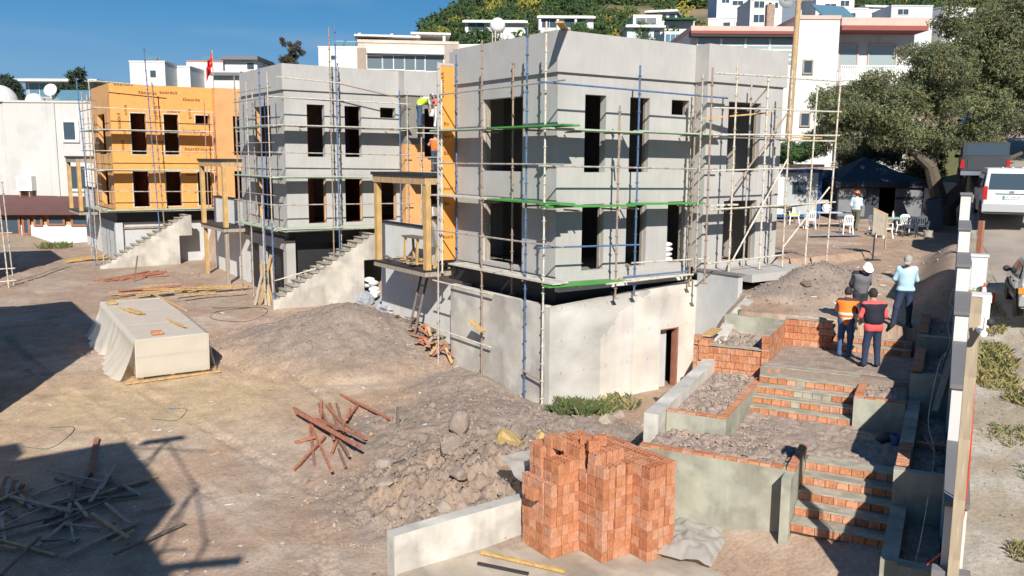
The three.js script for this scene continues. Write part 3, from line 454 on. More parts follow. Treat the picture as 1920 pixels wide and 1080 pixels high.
// villa A: retaining wall around the basement, door, wing wall, porch
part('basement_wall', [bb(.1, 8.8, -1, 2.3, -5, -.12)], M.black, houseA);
{ const w = new THREE.ExtrudeGeometry(wallShape([[-.6, -1.4], [5.2, -1.4], [5.2, 2.62], [-.6, 2.27]], [[3.68, 4.45, -.75, 1.18]]), { depth: .2, bevelEnabled: false }); w.translate(0, 0, .36); const rw = part('retaining_wall', w, M.stained, houseA); { const p = rw.geometry.attributes.position, u = rw.geometry.attributes.uv; for (let i = 0; i < p.count; i++) u.setXY(i, (p.getX(i) + .6) / 5.85, (p.getY(i) + 1.0) / 3.75 + (p.getZ(i) - .5) * .2); }
  part('retaining_wall', [bb(-.6, -.4, -1.4, 2.3, -4.8, .358)], M.concrete, houseA); part('retaining_wall', bb(-.398, .24, -1.4, 2.28, -4.8, -4.6), M.concrete, houseA);
  part('footing', bb(-1.0, 2.2, -1.4, -.62, -4.9, .95), M.paleConcrete, houseA);
  const d = part('door', bb(3.7, 4.15, -.75, 1.16, .3, .34), M.smoothConcrete, houseA); part('door_frame', [bb(4.39, 4.455, -.7, 1.2, .33, .57), bb(3.68, 4.455, 1.182, 1.215, .33, .57)], M.redWood2, d);
  const wing = part('wing_wall', prism([[.562, -1.4], [.562, 2.95], [2.2, 2.9], [2.2, .8]].map(([z, y]) => [-z, y]), .2), M.smoothConcrete, houseA); wing.geometry.rotateY(Math.PI / 2); wing.geometry.translate(5.2, 0, 0);
  part('wing_coping', bb(5.16, 5.44, 2.93, 2.99, .5, 2.25), M.coping, houseA);
  part('porch_slab', [bb(5.7, 9.05, 2.72, 2.96, .6, 2.3)], M.plaster, houseA); part('ledge', bb(-.05, 5.3, 2.62, 2.78, .05, .22), M.white, houseA);
  const fin = part('insulation_fin', bb(-.56, -.02, 3, 9.32, -5.52, -5.46), M.orange, houseA, 'orange insulated fin at the rear corner'); part('fin_edge', [bb(-.64, -.56, 3, 9.4, -5.53, -5.44), bb(-.56, 0, 9.32, 9.4, -5.53, -5.44), bb(-.56, 0, 8.55, 8.68, -5.53, -5.44), bb(-.64, -.02, 3, 9.3, -5.56, -5.53)], M.plaster, fin);
  const tx = new THREE.MeshPhysicalMaterial({ roughness: .8, map: printTex(110, 1200, '#d99447', x => { x.fillStyle = '#4a2c14'; lettering(x, 190, [[.12, 1.0, 'boardeX', -1.57, .2], [.1, 1.9, 'Bo-', 0, .17], [.08, 2.3, 'boarX', 0, .15], [.1, 2.85, 'Bo', 0, .17], [.08, 4.0, 'boarX', 0, .15], [.1, 4.5, 'Bo-', 0, .17], [.06, 5.6, 'board', 0, .15]]); }) });
  const pl = new THREE.PlaneGeometry(.52, 6.3); pl.translate(-.29, 6.16, -5.436); part('printed_board', pl, tx, fin);
}
for (const [h, w] of [[houseA, 0], [houseB, 1], [houseC, 1]]) for (const [a, b, y0, y1] of LW) part('window_reveal', bb(.1, .25, y0, y1, -b - .004, -b + .06), w ? M.orange : M.oldWood, h);
for (const h of [houseA, houseB]) for (const [a, b, y0, y1] of [...W2.slice(1), ...W1, FW[0], FW[1]].slice(h === houseA ? 0 : 2)) { const z = a > 5.5 ? .55 : 0; part('window_reveal', bb(b - .025, b + .003, y0, y1, z - .25, z - .15), h === houseA ? M.oldWood : M.orange, h); }
// plaster repair mark on the big villa
// dust bags stacked inside the ground floor window
for (let i = 0; i < 5; i++) tag(part('cement_bag', (() => { const b = new THREE.SphereGeometry(1, 12, 8); b.scale(.3, .085, .22); b.translate(4.62, 3.09 + i * .155, -.35 + (i % 2) * .03); return b; })(), M.plastic), `white cement bag, ${['lowest', 'second', 'third', 'fourth', 'topmost'][i]} of the pile inside a ground floor window`, 'bag', 'cement bags in the window');

// ---------- scaffolding ----------
function poleGeo(x, z, y0, y1, r = .026, dx = 0, dz = 0) { const a = V(x, y0, z), b = V(x + dx, y1, z + dz), L = [tube(a, b, r, r, 8)]; for (let y = y0 + .3; y < y1; y += .5) { const k = (y - y0) / (y1 - y0), c = new THREE.CylinderGeometry(.058, .05, .028, 8); c.translate(x + dx * k, y, z + dz * k); L.push(c); } return merge(L); }
function scaffold(label, pos, d) {
  const o = thing('scaffold', label, 'scaffold', pos, 0, 'tube scaffolds'); const mm = { s: M.steel, b: M.blueSteel, r: M.rustSteel, p: M.paleSteel, w: M.plankPale, g: M.green, l: M.paleGreen, y: M.yellowWood };
  for (const [x, z, y0, y1, m = 's', dx, dz] of d.poles) { part('pole', poleGeo(x, z, y0, y1, .028, dx, dz), mm[m], o); part('base_plate', bx(.15, .02, .15, x, y0 + .01, z), M.rustSteel, o); }
  for (const [a, b, m = 's', r = .026] of d.tubes || []) part(Math.abs(a[1] - b[1]) > .5 ? 'brace' : 'ledger', tube(V(...a), V(...b), r), mm[m], o);
  for (const [a, b, w, m = 'w', h = .045] of d.planks || []) part('plank', beam(V(...a), V(...b), w, h), mm[m], o);
  return o;
}
{ // villa A, left and front faces
  const t = [], p = [], X = -.75, Z = .78;
  for (const [y, m] of [[8.37, 's'], [6.2, 's'], [4.02, 's']]) { t.push([[X, y, -5.7], [X, y + .02, 1.3], m]); t.push([[-1.2, y - .02, Z], [y > 8 ? 6 : y > 5 ? 5.7 : 2.5, y - .12, Z], y > 8 || y < 5 ? 'b' : m]); }
  t.push([[X, 2.33, -5.7], [X, 2.31, -2.1], 'p'], [[X, .72, -5.8], [X, .68, -2.2], 'p'], [[X, .3, -.51], [X, .18, .44], 'r'], [[2.2, 3.38, Z], [5.5, 3.32, Z], 'p'], [[1.9, 2.98, Z], [4.6, 2.98, Z], 'b'], [[1.1, 2.86, .95], [4.6, 2.9, .95], 'p']);
  for (const z of [.44, -.51, -2.69]) for (const y of [7.15, 5.05, 2.93]) t.push([[-.8, y, z], [-.12, y, z], 'r']);
  for (const x of [.2, 1.6, 2.35, 4.7]) for (const y of [7.1, 4.95, 2.85]) t.push([[x, y, .85], [x, y, .1], 'r']);
  // walking boards, two abreast
  for (const [y, segs] of [[7.25, [[-5.75, -2.3, 'l'], [-2.35, 1.35, 'g']]], [5.17, [[-5.75, -2.4, 'w'], [-2.35, 1.2, 'g']]], [3.0, [[-4.6, -1.9, 'w'], [-1.95, .95, 'w']]]]) for (const [a, b, m] of segs) { p.push([[-.66, y, a], [-.66, y, b], .3, m]); p.push([[-.33, y - .006, a + .08], [-.33, y - .006, b - .12], .3, m === 'l' ? 'w' : m]); }
  for (const [y, segs] of [[7.17, [[-.95, 2.4, 'l'], [2.3, 5.75, 'l']]], [5.09, [[-.95, 2.2, 'g'], [2.1, 5.1, 'g']]], [2.92, [[-.9, 1.85, 'g'], [1.9, 4.6, 'w']]]]) for (const [a, b, m] of segs) { p.push([[a, y, .74], [b, y - .04, .74], .3, m]); p.push([[a + .5, y - .008, .41], [b - .1, y - .05, .41], .3, m === 'l' ? 'w' : m]); }
  scaffold('blue and rusty tube scaffold with green boards around the largest grey villa', [0, 0, 0], {
    poles: [[X, .44, -.62, 9.95, 'p'], [-.68, -.51, -.62, 9.9, 'b'], [X, -2.69, -.8, 9.8, 'r'], [-.18, -1.9, 2.3, 9.15, 'r'], [-.3, -4.9, 3.0, 9.62, 'b'], [-1.2, -4.6, -.7, 9.3, 's', .0, .1], [-.62, -5.3, 2.6, 8.85, 'p'], [2.33, Z, 2.4, 9.0, 'b'], [1.6, Z, 2.38, 7.85, 'r'], [4.62, Z, 2.5, 8.58, 'r'], [4.9, .35, 2.5, 8.3, 's']],
    tubes: [...t, [[1.65, 6.95, Z], [2.0, 6.0, .3], 's'], [[1.6, 4.6, Z], [2.05, 3.9, .3], 's']], planks: [...p, [[-1.05, 1.45, -2.9], [-.9, 1.15, -2.35], .18, 'y'], [[-.75, 9.87, 1.0], [.3, 9.9, -.1], .2, 'y'], [[4.9, 7.6, .7], [7.1, 7.82, 1.5], .2, 'y']] });
}
{ // tower beside the projecting wall of villa A
  const t = [], Z = 1.6, zs = [.9, 1.65], y = [8.9, 7.92, 7.15, 6.1, 4.95, 3.35];
  for (const v of y) { t.push([[4.5, v - .05, Z], [8.0, v + .02, Z + .05], 'p']); if (v > 4) t.push([[7.9, v, 1.62], [10.6, v + .05, 1.6], v === 6.1 ? 'r' : 'p']); }
  t.push([[5.5, 3.2, 1.6], [7.9, 6.4, 1.65], 'p'], [[7.9, 3.6, 1.65], [10.2, 5.5, 1.62], 'p'], [[6.9, 8.6, 1.6], [6.92, 7.9, .8], 's'], [[7.92, 7.9, 1.6], [5.6, 5.6, 1.6], 'r']);
  scaffold('slender pale tube scaffold at the right end of the largest villa', [0, 0, 0], { poles: [[4.4, Z, 2.7, 9.0, 'r'], [5.45, Z, 2.96, 9.15, 'p'], [6.87, Z, 2.96, 8.95, 'p'], [7.92, Z + .05, 2.96, 9.15, 'p'], [9.15, Z, 2.95, 8.77, 'p', .14], [10.3, Z, 3.0, 9.12, 'p', .18], [4.75, .9, 2.96, 8.9, 's'], [7.0, .85, 2.96, 8.7, 's'], [8.2, .9, 2.96, 8.2, 's']], tubes: t, planks: [[[4.9, 7.05, 1.4], [8.0, 7.05, 1.4], .3, 'w'], [[7.95, 7.0, 1.4], [10.4, 7.02, 1.45], .3, 'w'], [[8.3, 7.1, 1.35], [9.9, 7.1, 1.4], .12, 'y'], [[5.0, 4.9, 1.4], [8.0, 4.9, 1.4], .3, 'w'], [[8.0, 4.86, 1.4], [10.3, 5.05, 1.4], .3, 'w'], [[4.95, 5.0, 1.1], [6.2, 5.0, 1.1], .25, 'w']] });
}
function rowScaffold(label, pos, seed, o) {
  const r = rng(seed), t = [], p = [], poles = [], Z = .8, X = -.8; const lv = [8.35, 7.2, 6.15, 5.1, 4.0, 2.95];
  for (const [x, z, y0, y1, m, dx, dz] of o.poles) poles.push([x, z, y0, y1, m, dx, dz]);
  lv.forEach((y, i) => { const m = 'sprbs'[i % 5]; t.push([[-.95, y + .04 * r(), Z], [o.x1 - r() * .5, y - .1 * r(), Z], i % 3 ? 's' : 'p']); t.push([[X, y, .95], [X, y + .06 * r(), -4.6 + r()], m]); if (i % 2) { for (const d of [.42, .74]) p.push([[o.px0, y + .06, d], [o.x1 - .2, y + .06, d], .29, i === 1 ? 'w' : 'l']); p.push([[X + .1, y + .06, -4.4], [X + .1, y + .06, .3], .29, 'l'], [[X + .42, y + .05, -4.2], [X + .42, y + .05, .2], .29, 'w']); } t.push([[X, y + .4, .9], [X, y + .42, -3.6], 's', .02]); });
  for (let i = 0; i < 4; i++) t.push([[lerp(.6, 4.6, i / 3), lv[1], .85], [lerp(.6, 4.6, i / 3), lv[1], .1], 'r']);
  for (const q of o.tubes || []) t.push(q); for (const q of o.planks || []) p.push(q);
  return scaffold(label, pos, { poles, tubes: t, planks: p });
}
rowScaffold('tangled grey tube scaffold wrapped around the middle villa', [-1.83, .41, -16.18], 21, { x1: 5.7, px0: -.6, poles: [[X0(-.85), .5, -.4, 9.4, 's'], [-.8, -.6, -.4, 9.6, 'b'], [-.8, -2.3, -.3, 9.2, 's'], [-.8, -3.9, -.3, 9.5, 'r'], [-.3, -1.5, 2.9, 8.6, 'b'], [-.25, -3.2, 2.9, 8.8, 's'], [1.72, .8, 1.1, 11.3, 'r'], [1.98, .82, 1.3, 11.5, 'b'], [2.2, .5, 1.3, 9.9, 's'], [4.95, .8, 2.9, 8.9, 'b'], [5.25, .95, 2.9, 9.0, 's'], [5.75, 1.3, 2.9, 9.1, 's'], [6.6, 1.45, 2.9, 9.2, 's'], [-1.0, .9, -.4, 3.3, 'b'], [-1.1, .1, -.4, 4.4, 's']], planks: [[[5.2, 7.28, 1.25], [10.2, 7.28, 1.25], .3, 'l'], [[5.3, 7.28, 1.57], [10.0, 7.28, 1.57], .3, 'w'], [[5.2, 5.33, 1.25], [9.4, 5.33, 1.25], .3, 'w'], [[5.2, 5.33, 1.57], [9.4, 5.33, 1.57], .3, 'w']], tubes: [[[-.6, 9.15, .9], [2.2, 9.05, .85], 'p'], [[2.0, 9.05, .85], [5.3, 8.5, .9], 'r'], [[-1.0, .9, .9], [2.0, 1.55, .85], 'p'], [[5.4, 7.05, 1.5], [9.8, 7.1, 1.5], 'p'], [[5.4, 8.3, 1.5], [10, 8.35, 1.5], 'r'], [[5.4, 6.0, 1.5], [8.6, 6.0, 1.5], 's']] });
rowScaffold('leaning tube scaffold in front of the orange villa', [-5.754, .498, -31.42], 22, { x1: 5.3, px0: -.6, poles: [[-.85, .6, -.5, 9.8, 's', -.2], [-1.1, -.2, -.5, 9.9, 'b', -.4], [-.8, -1.8, -.4, 9.2, 's'], [-.8, -3.4, -.4, 9.4, 's'], [2.05, .8, .6, 11.6, 'b', -.35], [2.3, .82, .9, 9.8, 'r', -.3], [4.7, .8, 2.9, 8.9, 'r'], [5.1, .8, 2.8, 8.2, 's'], [6.3, 1.3, .2, 9.4, 's'], [7.6, 1.4, .2, 9.2, 's']], tubes: [[[6.2, 8.9, 1.3], [7.8, 8.95, 1.4], 's'], [[6.2, 8.4, 1.3], [7.8, 8.4, 1.4], 's'], [[6.2, 7.3, 1.3], [8.6, 7.3, 1.4], 's'], [[6.2, 6.5, 1.3], [8.6, 6.55, 1.4], 's'], [[6.2, 5.2, 1.3], [8.6, 5.2, 1.4], 'p'], [[-1.1, 9.75, .6], [2.5, 9.6, .7], 'p']] });
function X0(v) { return v; }
// lower scaffold legs between the orange and the middle villa, carrying the deck
{ const o = thing('deck_support', 'two timber props carrying the deck between orange and middle villas', 'prop', [-2.4, .4, -24]); for (const [x, z, m] of [[-2.62, -25.7, M.yellowWood], [-2.62, -22.2, M.oldWood]]) part('prop', beam(V(x + 2.4, -.2, z + 24), V(x + 2.4, 2.42, z + 24), .16, .16), m, o); }
{ // far left scaffold bay belonging to the out-of-frame building
  scaffold('single scaffold bay at the left edge of the picture', [-11.5, .3, -25.6], { poles: [[0, 0, 0, 5.0, 'p', -.15], [.25, -.6, .05, 4.9, 's', -.15], [-.6, -.1, 0, 5.0, 's']], tubes: [[[-.7, 1.0, 0], [.3, 1.0, 0], 'p'], [[-.7, .4, 0], [.3, .45, 0], 'p'], [[-.7, 2.6, 0], [.3, 2.62, 0], 's']], planks: [] });
}
// buildings standing outside the frame whose shadows fall into it
function plainHouse(label, x0, x1, y1, z0, z1, extra) { const o = thing('plastered_building', label, 'building', [(x0 + x1) / 2, 0, (z0 + z1) / 2]); const c = (a, b, p, q, e, f) => bb(a - (x0 + x1) / 2, b - (x0 + x1) / 2, p, q, e - (z0 + z1) / 2, f - (z0 + z1) / 2); part('wall', [c(x0, x1, -1.5, y1, z0, z1)], M.plaster, o); for (let i = 0; i < 3; i++) for (const y of [1.2, 4.4]) part('window', c(x1 - .02, x1 + .03, y, y + 1.6, lerp(z0, z1, (i + .35) / 3), lerp(z0, z1, (i + .65) / 3)), M.dark, o); if (extra) extra(o, c); return o; }
plainHouse('plastered building out of frame that shades the lower left ground', -27, -18.05, 9.3, 9.5, 13.9, (o, c) => part('wall', [c(-27, -18.9, -1.5, 9.3, 13.9, 18.2), c(-27, -20.4, -1.5, 9.6, 8.7, 9.5)], M.plaster, o));
plainHouse('plastered building out of frame that shades the ground left of the pallets', -24, -14.4, 7.0, -12.6, -4.6);
plainHouse('plastered building out of frame behind the left scaffold', -20, -12.4, 6.8, -32.5, -27.6);
scaffold('scaffold on the out-of-frame building that throws its shadow on the ground', [0, 0, 0], { poles: [[-17.25, 10, -.6, 9.4, 's'], [-17.5, 13.3, -.6, 9.4, 's'], [-18.1, 16.2, -.6, 9.4, 's']], tubes: [[[-18.2, 9.3, 9.9], [-17.1, 9.35, 10], 's'], [[-17.25, 9.3, 10], [-17.5, 9.3, 13.3], 's'], [[-17.5, 9.3, 13.3], [-18.1, 9.3, 16.2], 's'], [[-18.1, 9.4, 10.2], [-16.7, 9.4, 11.3], 's'], [[-17.5, 9.2, 13.3], [-18.9, 7.8, 16.6], 's'], [[-18.9, 7.9, 14], [-17.5, 8, 14.6], 's'], [[-17.25, 9.2, 10], [-18.1, 8.2, 11], 's']], planks: [[[-18.8, 8.7, 15.9], [-17.4, 8.8, 16.6], .3, 'w'], [[-17.9, 9.42, 10], [-16.9, 9.42, 10.1], .3, 'w']] });
// ---------- brick stack ----------
{
  const o = thing('brick_stack', 'tall stack of orange hollow bricks in stepped columns on the slab', 'bricks', [-5.3, -.58, 8.1]);
  shift.set(o, [5.3, .58, -8.1]);
  const bw = .132, bh = .186, bd = .208, hollow = [];
  const slots = [bx(.118, .03, .19), ...[-1, 0, 1].flatMap(i => [bx(.118, .03, .014, 0, .028, i * .088)]), bx(.012, .03, .19, -.053, .028), bx(.012, .03, .19, .053, .028), bx(.01, .03, .19, 0, .028)];
  let rim = merge(slots); rim = boxUV(rim, .5);
  const cols = [];   // [x index, z index, rows]
  const H3 = (i, j) => { // column plan: three towers stepping toward the camera
    const x = -6.25 + (i + .5) * bw, z = 7.2 + (j + .5) * bd;
    if (x < -5.58) { if (z > 8.05) return 0; const k = Math.floor((z - 7.2) / bd); return x < -6.1 ? [7, 7, 7, 8][Math.min(3, k)] - (z > 7.8 ? 1 : 0) : z > 7.62 ? 9 : 10; }
    if (x < -4.96) { if (z > 8.7) return 0; return z > 8.45 ? 9 : z > 8.2 ? 10 : x < -5.3 && z > 8.0 ? 8 : 10; }
    if (z > 9.14) return 0; return z > 8.9 && x > -4.5 ? 9 : 9;
  };
  const NX = 15, NZ = 10, h = (i, j) => (i < 0 || j < 0 || i >= NX || j >= NZ) ? 0 : H3(i, j); let n = 0; const inner = [];
  for (let i = 0; i < NX; i++) for (let j = 0; j < NZ; j++) { const R = h(i, j); for (let k = 0; k < R; k++) {
    const seen = k === R - 1 || h(i, j + 1) <= k || h(i - 1, j) <= k; const x = -6.25 + (i + .5) * bw, z = 7.2 + (j + .5) * bd, y = -.575 + (k + .5) * bh; const sd = i * 400 + j * 20 + k;
    if (!seen) { inner.push(bx(bw - .01, bh - .006, bd - .01, x + 5.3, y + .58, z - 8.1)); continue; }
    const lean = .006 * (hash(i, j, 77) - .5) * k;
    const m = brick(o, bw - .008, bh - .005, bd - .008, x + (hash(sd, 1, 4) - .5) * .014 + lean, y, z + (hash(sd, 2, 4) - .5) * .016 + lean, sd); n++;
    if (k === R - 1) { const c = new THREE.Mesh(rim, m.material); c.name = 'brick_rim'; c.position.set(0, bh / 2 - .005, 0); c.castShadow = c.receiveShadow = true; m.add(c); }
  } }
  for (const [x, y, z, ry] of [[-6.4, .55, 7.7, .1], [-5.9, 1.37, 7.55, .05], [-5.85, 1.37, 7.75, .08], [-5.75, 1.37, 7.5, .1], [-5.35, 1.38, 7.9, .6], [-5.2, 1.42, 8.1, .9], [-5.45, 1.4, 8.2, 1.2]]) brick(o, bw, bh, bd, x, y, z, bseed++, ry);
  tag(part('inner_bricks', inner, M.brick[0], o), null, null, null, 'stuff');
}
// ---------- timber, poles and planks lying about ----------
const onG = (x, z, dy = 0) => V(x, ground(x, z) + dy, z);
function stick(name, label, cat, a, b, w, h, m, group) { const c = V((a.x + b.x) / 2, Math.min(a.y, b.y), (a.z + b.z) / 2); const o = part(name, beam(a.clone().sub(c), b.clone().sub(c), w, h), m); o.position.copy(c); return tag(o, label, cat, group); }
{ // red-brown poles thrown together
  const L = [[-6.91, -2.45, -6.76, 1.48], [-6.65, -2.12, -7.75, 2.05], [-8.34, 1.27, -6.9, -.36], [-7.63, -.46, -7.08, -.45], [-6.93, -1.24, -7.83, 1.25], [-5.89, -3, -6.64, -1.26], [-5.69, -2.9, -6.82, .7], [-5.53, -2.79, -6.48, -.06], [-6.93, .55, -7.31, 1.8], [-5.11, -2.31, -6.05, -.95], [-5.09, -3.53, -5.1, -.28], [-6.11, -.89, -6.19, .51], [-6.72, -1.32, -6.47, .98], [-7.22, .79, -5.56, -1.8], [-5.89, -2.67, -6.13, -1.12], [-6.2, -2.37, -7.05, 1.43], [-6.95, -2.2, -6.8, 1.2], [-6.0, -2.9, -6.9, .2]];
  const wh = ['uppermost heavy', 'long front', 'left forward', 'short left', 'thin left', 'rear left', 'rear', 'second rear', 'short front', 'right rear', 'outlying long', 'short right', 'right heavy', 'crossing', 'buried rear', 'middle', 'second heavy', 'third rear'];
  L.forEach(([x0, z0, x1, z1], i) => { const far = i === 10, u = far ? .03 : .05 + .3 * hash(i, 2, 3), top = i === 0 || i === 12 || i === 16; stick('timber_pole', `${wh[i]} ${[6, 7, 8, 15, 17].includes(i) ? 'dark' : 'reddish'} timber pole of the loose pile on open ground`, 'timber', onG(x0, z0, far ? .03 : top ? .22 : .04), onG(x1, z1, far ? .03 : top ? .3 : u * .5), .055 + .015 * hash(i, 1, 1), .055, [6, 7, 8, 15, 17].includes(i) ? M.darkBrown : hash(i, 9, 9) > .35 ? M.redWood : M.redWood2, 'reddish timber poles in the loose pile'); });
  stick('timber_stake', 'short grey stake standing at the end of the outlying pole', 'stake', onG(-5.2, .3, -.1), onG(-5.2, .3, .6), .06, .06, M.darkWood);
}
stick('timber_beam', 'single brown beam lying in the building shadow', 'timber', onG(-12.16, -.81, .05), onG(-11.67, -2.93, .05), .11, .1, M.redWood2);
stick('timber_beam', 'pale plank lying beside the brick stack', 'timber', V(-7.13, -.53, 7.2), V(-6.35, -.53, 8.6), .07, .05, M.yellowWood);
stick('steel_rod', 'dark rod lying in front of the low concrete wall', 'rod', V(-7.4, -.545, 7.5), V(-6.9, -.545, 8.3), .05, .04, M.dark);
{ // shaded offcuts at lower left
  const r = rng(31); for (let i = 0; i < 46; i++) { const x = -14.5 + r() * 3.1, z = -.2 + r() * 3.9, a = .3 + (r() - .5) * 2.4, L = .5 + r() * 1.3, y = .03 + .16 * r() * (i % 3 ? .6 : 1); stick('timber_offcut', `weathered timber offcut number ${i + 1} of the heap in the lower left shadow`.replace(` number ${i + 1}`, ''), 'timber', onG(x, z, y), onG(x + Math.sin(a) * L, z - Math.cos(a) * L, .03 + .1 * r()), .045 + .035 * r(), .035, r() > .82 ? M.wood : r() > .4 ? M.oldWood : M.darkWood, 'offcuts heaped in the lower left shadow'); }
  for (let i = 0; i < 5; i++) stick('timber_offcut', 'pale board end standing in the shadow at the left edge', 'timber', onG(-13.95 + i * .1, -.2 - i * .1, .05), onG(-13.7 + i * .06, -1.1 + .15 * i, .2), .1, .05, i % 2 ? M.oldWood : M.redWood2, 'board ends at the left edge');
  stick('timber_beam', 'long thin beam lying across the lower left shadow', 'timber', onG(-12.9, .5, .05), onG(-11.5, .9, .08), .07, .05, M.darkWood);
}
{ // planks behind the wrapped pallets
  const r = rng(32); for (let i = 0; i < 22; i++) { const x = -8.4 + r() * 4.1, z = -19.6 - r() * 2.4 + (x > -6 ? 1.2 : 0), a = 1.3 + (r() - .5) * .6, L = 1.2 + r() * 2.2; stick('formwork_plank', i < 14 ? 'orange formwork plank stacked behind the wrapped pallets' : 'orange formwork plank scattered right of the wrapped pallets', 'plank', onG(x, z, .05 + .25 * r()), onG(x + Math.sin(a) * L, z - Math.cos(a) * L * .4, .05 + .25 * r()), .16, .04, r() > .5 ? M.wood : r() > .5 ? M.redWood : M.yellowWood, i < 14 ? 'formwork planks behind the pallets' : 'formwork planks right of the pallets'); }
  for (let i = 0; i < 10; i++) stick('bundle_lath', 'yellow lath in the bundle beside the orange villa', 'lath', onG(-8.2 + r() * .4, -33 - r() * 1.2, .05 + .1 * r()), onG(-5.9 + r() * .5, -33.6 - r() * 1.2, .08 + .12 * r()), .09, .04, M.yellowWood, 'yellow laths beside the orange villa');
  for (let i = 0; i < 7; i++) stick('formwork_plank', 'dark red plank lying far off in front of the orange villa', 'plank', onG(-8 + r() * 2, -25 - r() * 2, .04), onG(-5.4 + r() * 1.2, -26 - r() * 2, .05), .16, .04, M.redWood, 'red planks before the orange villa');
  stick('steel_rod', 'iron rod standing upright in the ground before the orange steps', 'rod', onG(-6.33, -24.83, 0), onG(-6.1, -24.9, 1.25), .06, .06, M.darkWood);
}
{ // broken boards and offcuts by the concrete wall corner
  const r = rng(33); for (let i = 0; i < 34; i++) { const x = -1.15 + r() * .7, z = -6.6 + r() * 2.0, a = r() * 6.28, L = .25 + r() * .5; stick('broken_board', 'broken orange board scrap heaped beside the concrete basement corner', 'board', onG(x, z, .05 + .35 * r()), onG(x + Math.sin(a) * L, z + Math.cos(a) * L, .05 + .45 * r()), .1, .03, r() > .55 ? M.redWood : r() > .4 ? M.wood : M.oldWood, 'broken boards at the basement corner'); }
  for (let i = 0; i < 16; i++) { const x = -1.0 + r() * 1.1, z = -9.6 + r() * 3; stick('broken_board', 'dark board lying below the timber bay of the largest villa', 'board', onG(x, z, .1), onG(x + r() * 1.2 - .2, z + r() - .5, .15), .14, .03, r() > .6 ? M.wood : M.darkWood, 'boards below the timber bay'); }
  for (let i = 0; i < 14; i++) { const x = -.75 + r() * .8, z = -9.3 + r() * 3, a = r() * 6; stick('deck_board', 'loose board lying on the timber deck of the largest villa', 'board', V(x, 2.68 + .1 * r(), z), V(clamp(x + Math.sin(a) * .8, -.85, .2), 2.7 + .12 * r(), z + Math.cos(a) * .8), .14, .03, r() > .4 ? M.wood : M.darkWood, 'boards on the timber deck'); }
  for (let i = 0; i < 12; i++) { const x = .1 + r() * .1, z = -5.8 - r() * .5; stick('leaning_board', 'yellow splintered board leaning at the back of the timber bay', 'board', V(-.5 + r() * .5, 2.66, z), V(-.3 + r() * .5, 3.5 + .5 * r(), z + .2 * r()), .09, .03, r() > .5 ? M.yellowWood : M.wood, 'boards leaning in the timber bay'); }
  for (let i = 0; i < 9; i++) stick('leaning_plank', 'weathered plank leaning on the scaffold of the middle villa', 'plank', onG(-3.5 + r() * .9, -16.8 + r(), .02), V(-3.0 + r() * .6, 1.4 + r() * .9, -16.9 + r() * .6), .12, .03, r() > .5 ? M.oldWood : M.wood, 'planks leaning on the middle scaffold');
}
{ // ladder under the bay
  const o = thing('ladder', 'dark wooden ladder leaning under the timber bay of the largest villa', 'ladder', [-.7, 0, -7]); const a = V(-.45, -.25, .2), b = V(.6, 2.35, -.4), d = b.clone().sub(a);
  for (const k of [-.22, .22]) part('rail', beam(a.clone().add(V(0, 0, k)), b.clone().add(V(0, 0, k)), .07, .05), M.darkWood, o); for (let i = 1; i < 7; i++) { const p = a.clone().addScaledVector(d, i / 7.2); part('rung', tube(p.clone().add(V(0, 0, -.24)), p.clone().add(V(0, 0, .24)), .025), M.darkWood, o); }
}
{ const o = thing('trestle', 'small wooden trestle table standing on the timber deck', 'trestle', [-.35, 2.66, -7.6]); part('table_top', bx(.45, .06, 1.3, 0, .95, 0), M.darkWood, o); for (const z of [-.5, .4]) for (const x of [-.15, .15]) part('leg', beam(V(x * 1.3, 0, z), V(x, .93, z), .07, .07), M.yellowWood, o); part('brace', beam(V(0, .2, -.5), V(0, .2, .4), .06, .06), M.wood, o); }
{ const g = new THREE.PlaneGeometry(.55, 1.5, 8, 12), p = g.attributes.position; for (let i = 0; i < p.count; i++) p.setZ(i, .12 * Math.sin(p.getX(i) * 14 + p.getY(i) * 2) + .1 * Math.cos(p.getY(i) * 3)); g.computeVertexNormals(); const m = part('plastic_sheet', g, M.sheet); m.position.set(-.1, 4.05, -6.9); m.rotation.y = -.6; tag(m, 'crumpled translucent sheet hanging inside the timber bay', 'sheet'); }
const sackMat = new THREE.MeshPhysicalMaterial({ color: new THREE.Color(.4, .43, .48), roughness: .3, transmission: .2, thickness: 0 });
// plastic bags by the steps
for (const [x, z, r0, l] of [[.75, -14.4, .42, 'grey plastic sack beside the doorway of the concrete steps'], [1.0, -12.7, .5, 'largest crumpled grey sack against the white wall'], [.6, -12.1, .4, 'grey sack lying at the foot of the white wall'], [.35, -11.2, .42, 'grey sack nearest the ladder against the white wall']]) { const m = part('plastic_sack', lump(r0 * .85, x * 10 | 0, 1.1, .9, 1, 3, .9), sackMat); m.position.set(x, ground(x, z) + r0 * .6, z); tag(m, l, 'sack', 'grey sacks by the white wall'); }
for (let i = 0; i < 7; i++) { const m = part('rubble_bag', lump(.2, 50 + i, 1.2, .6, 1, 2, .5), M.plastic); m.position.set(1.35 + .3 * hash(i, 1, 1), .25 + i * .14, -15.3 + .5 * hash(i, 2, 1)); tag(m, 'white bag of the pile in the doorway under the middle villa steps', 'bag', 'white bags in the stair doorway'); }
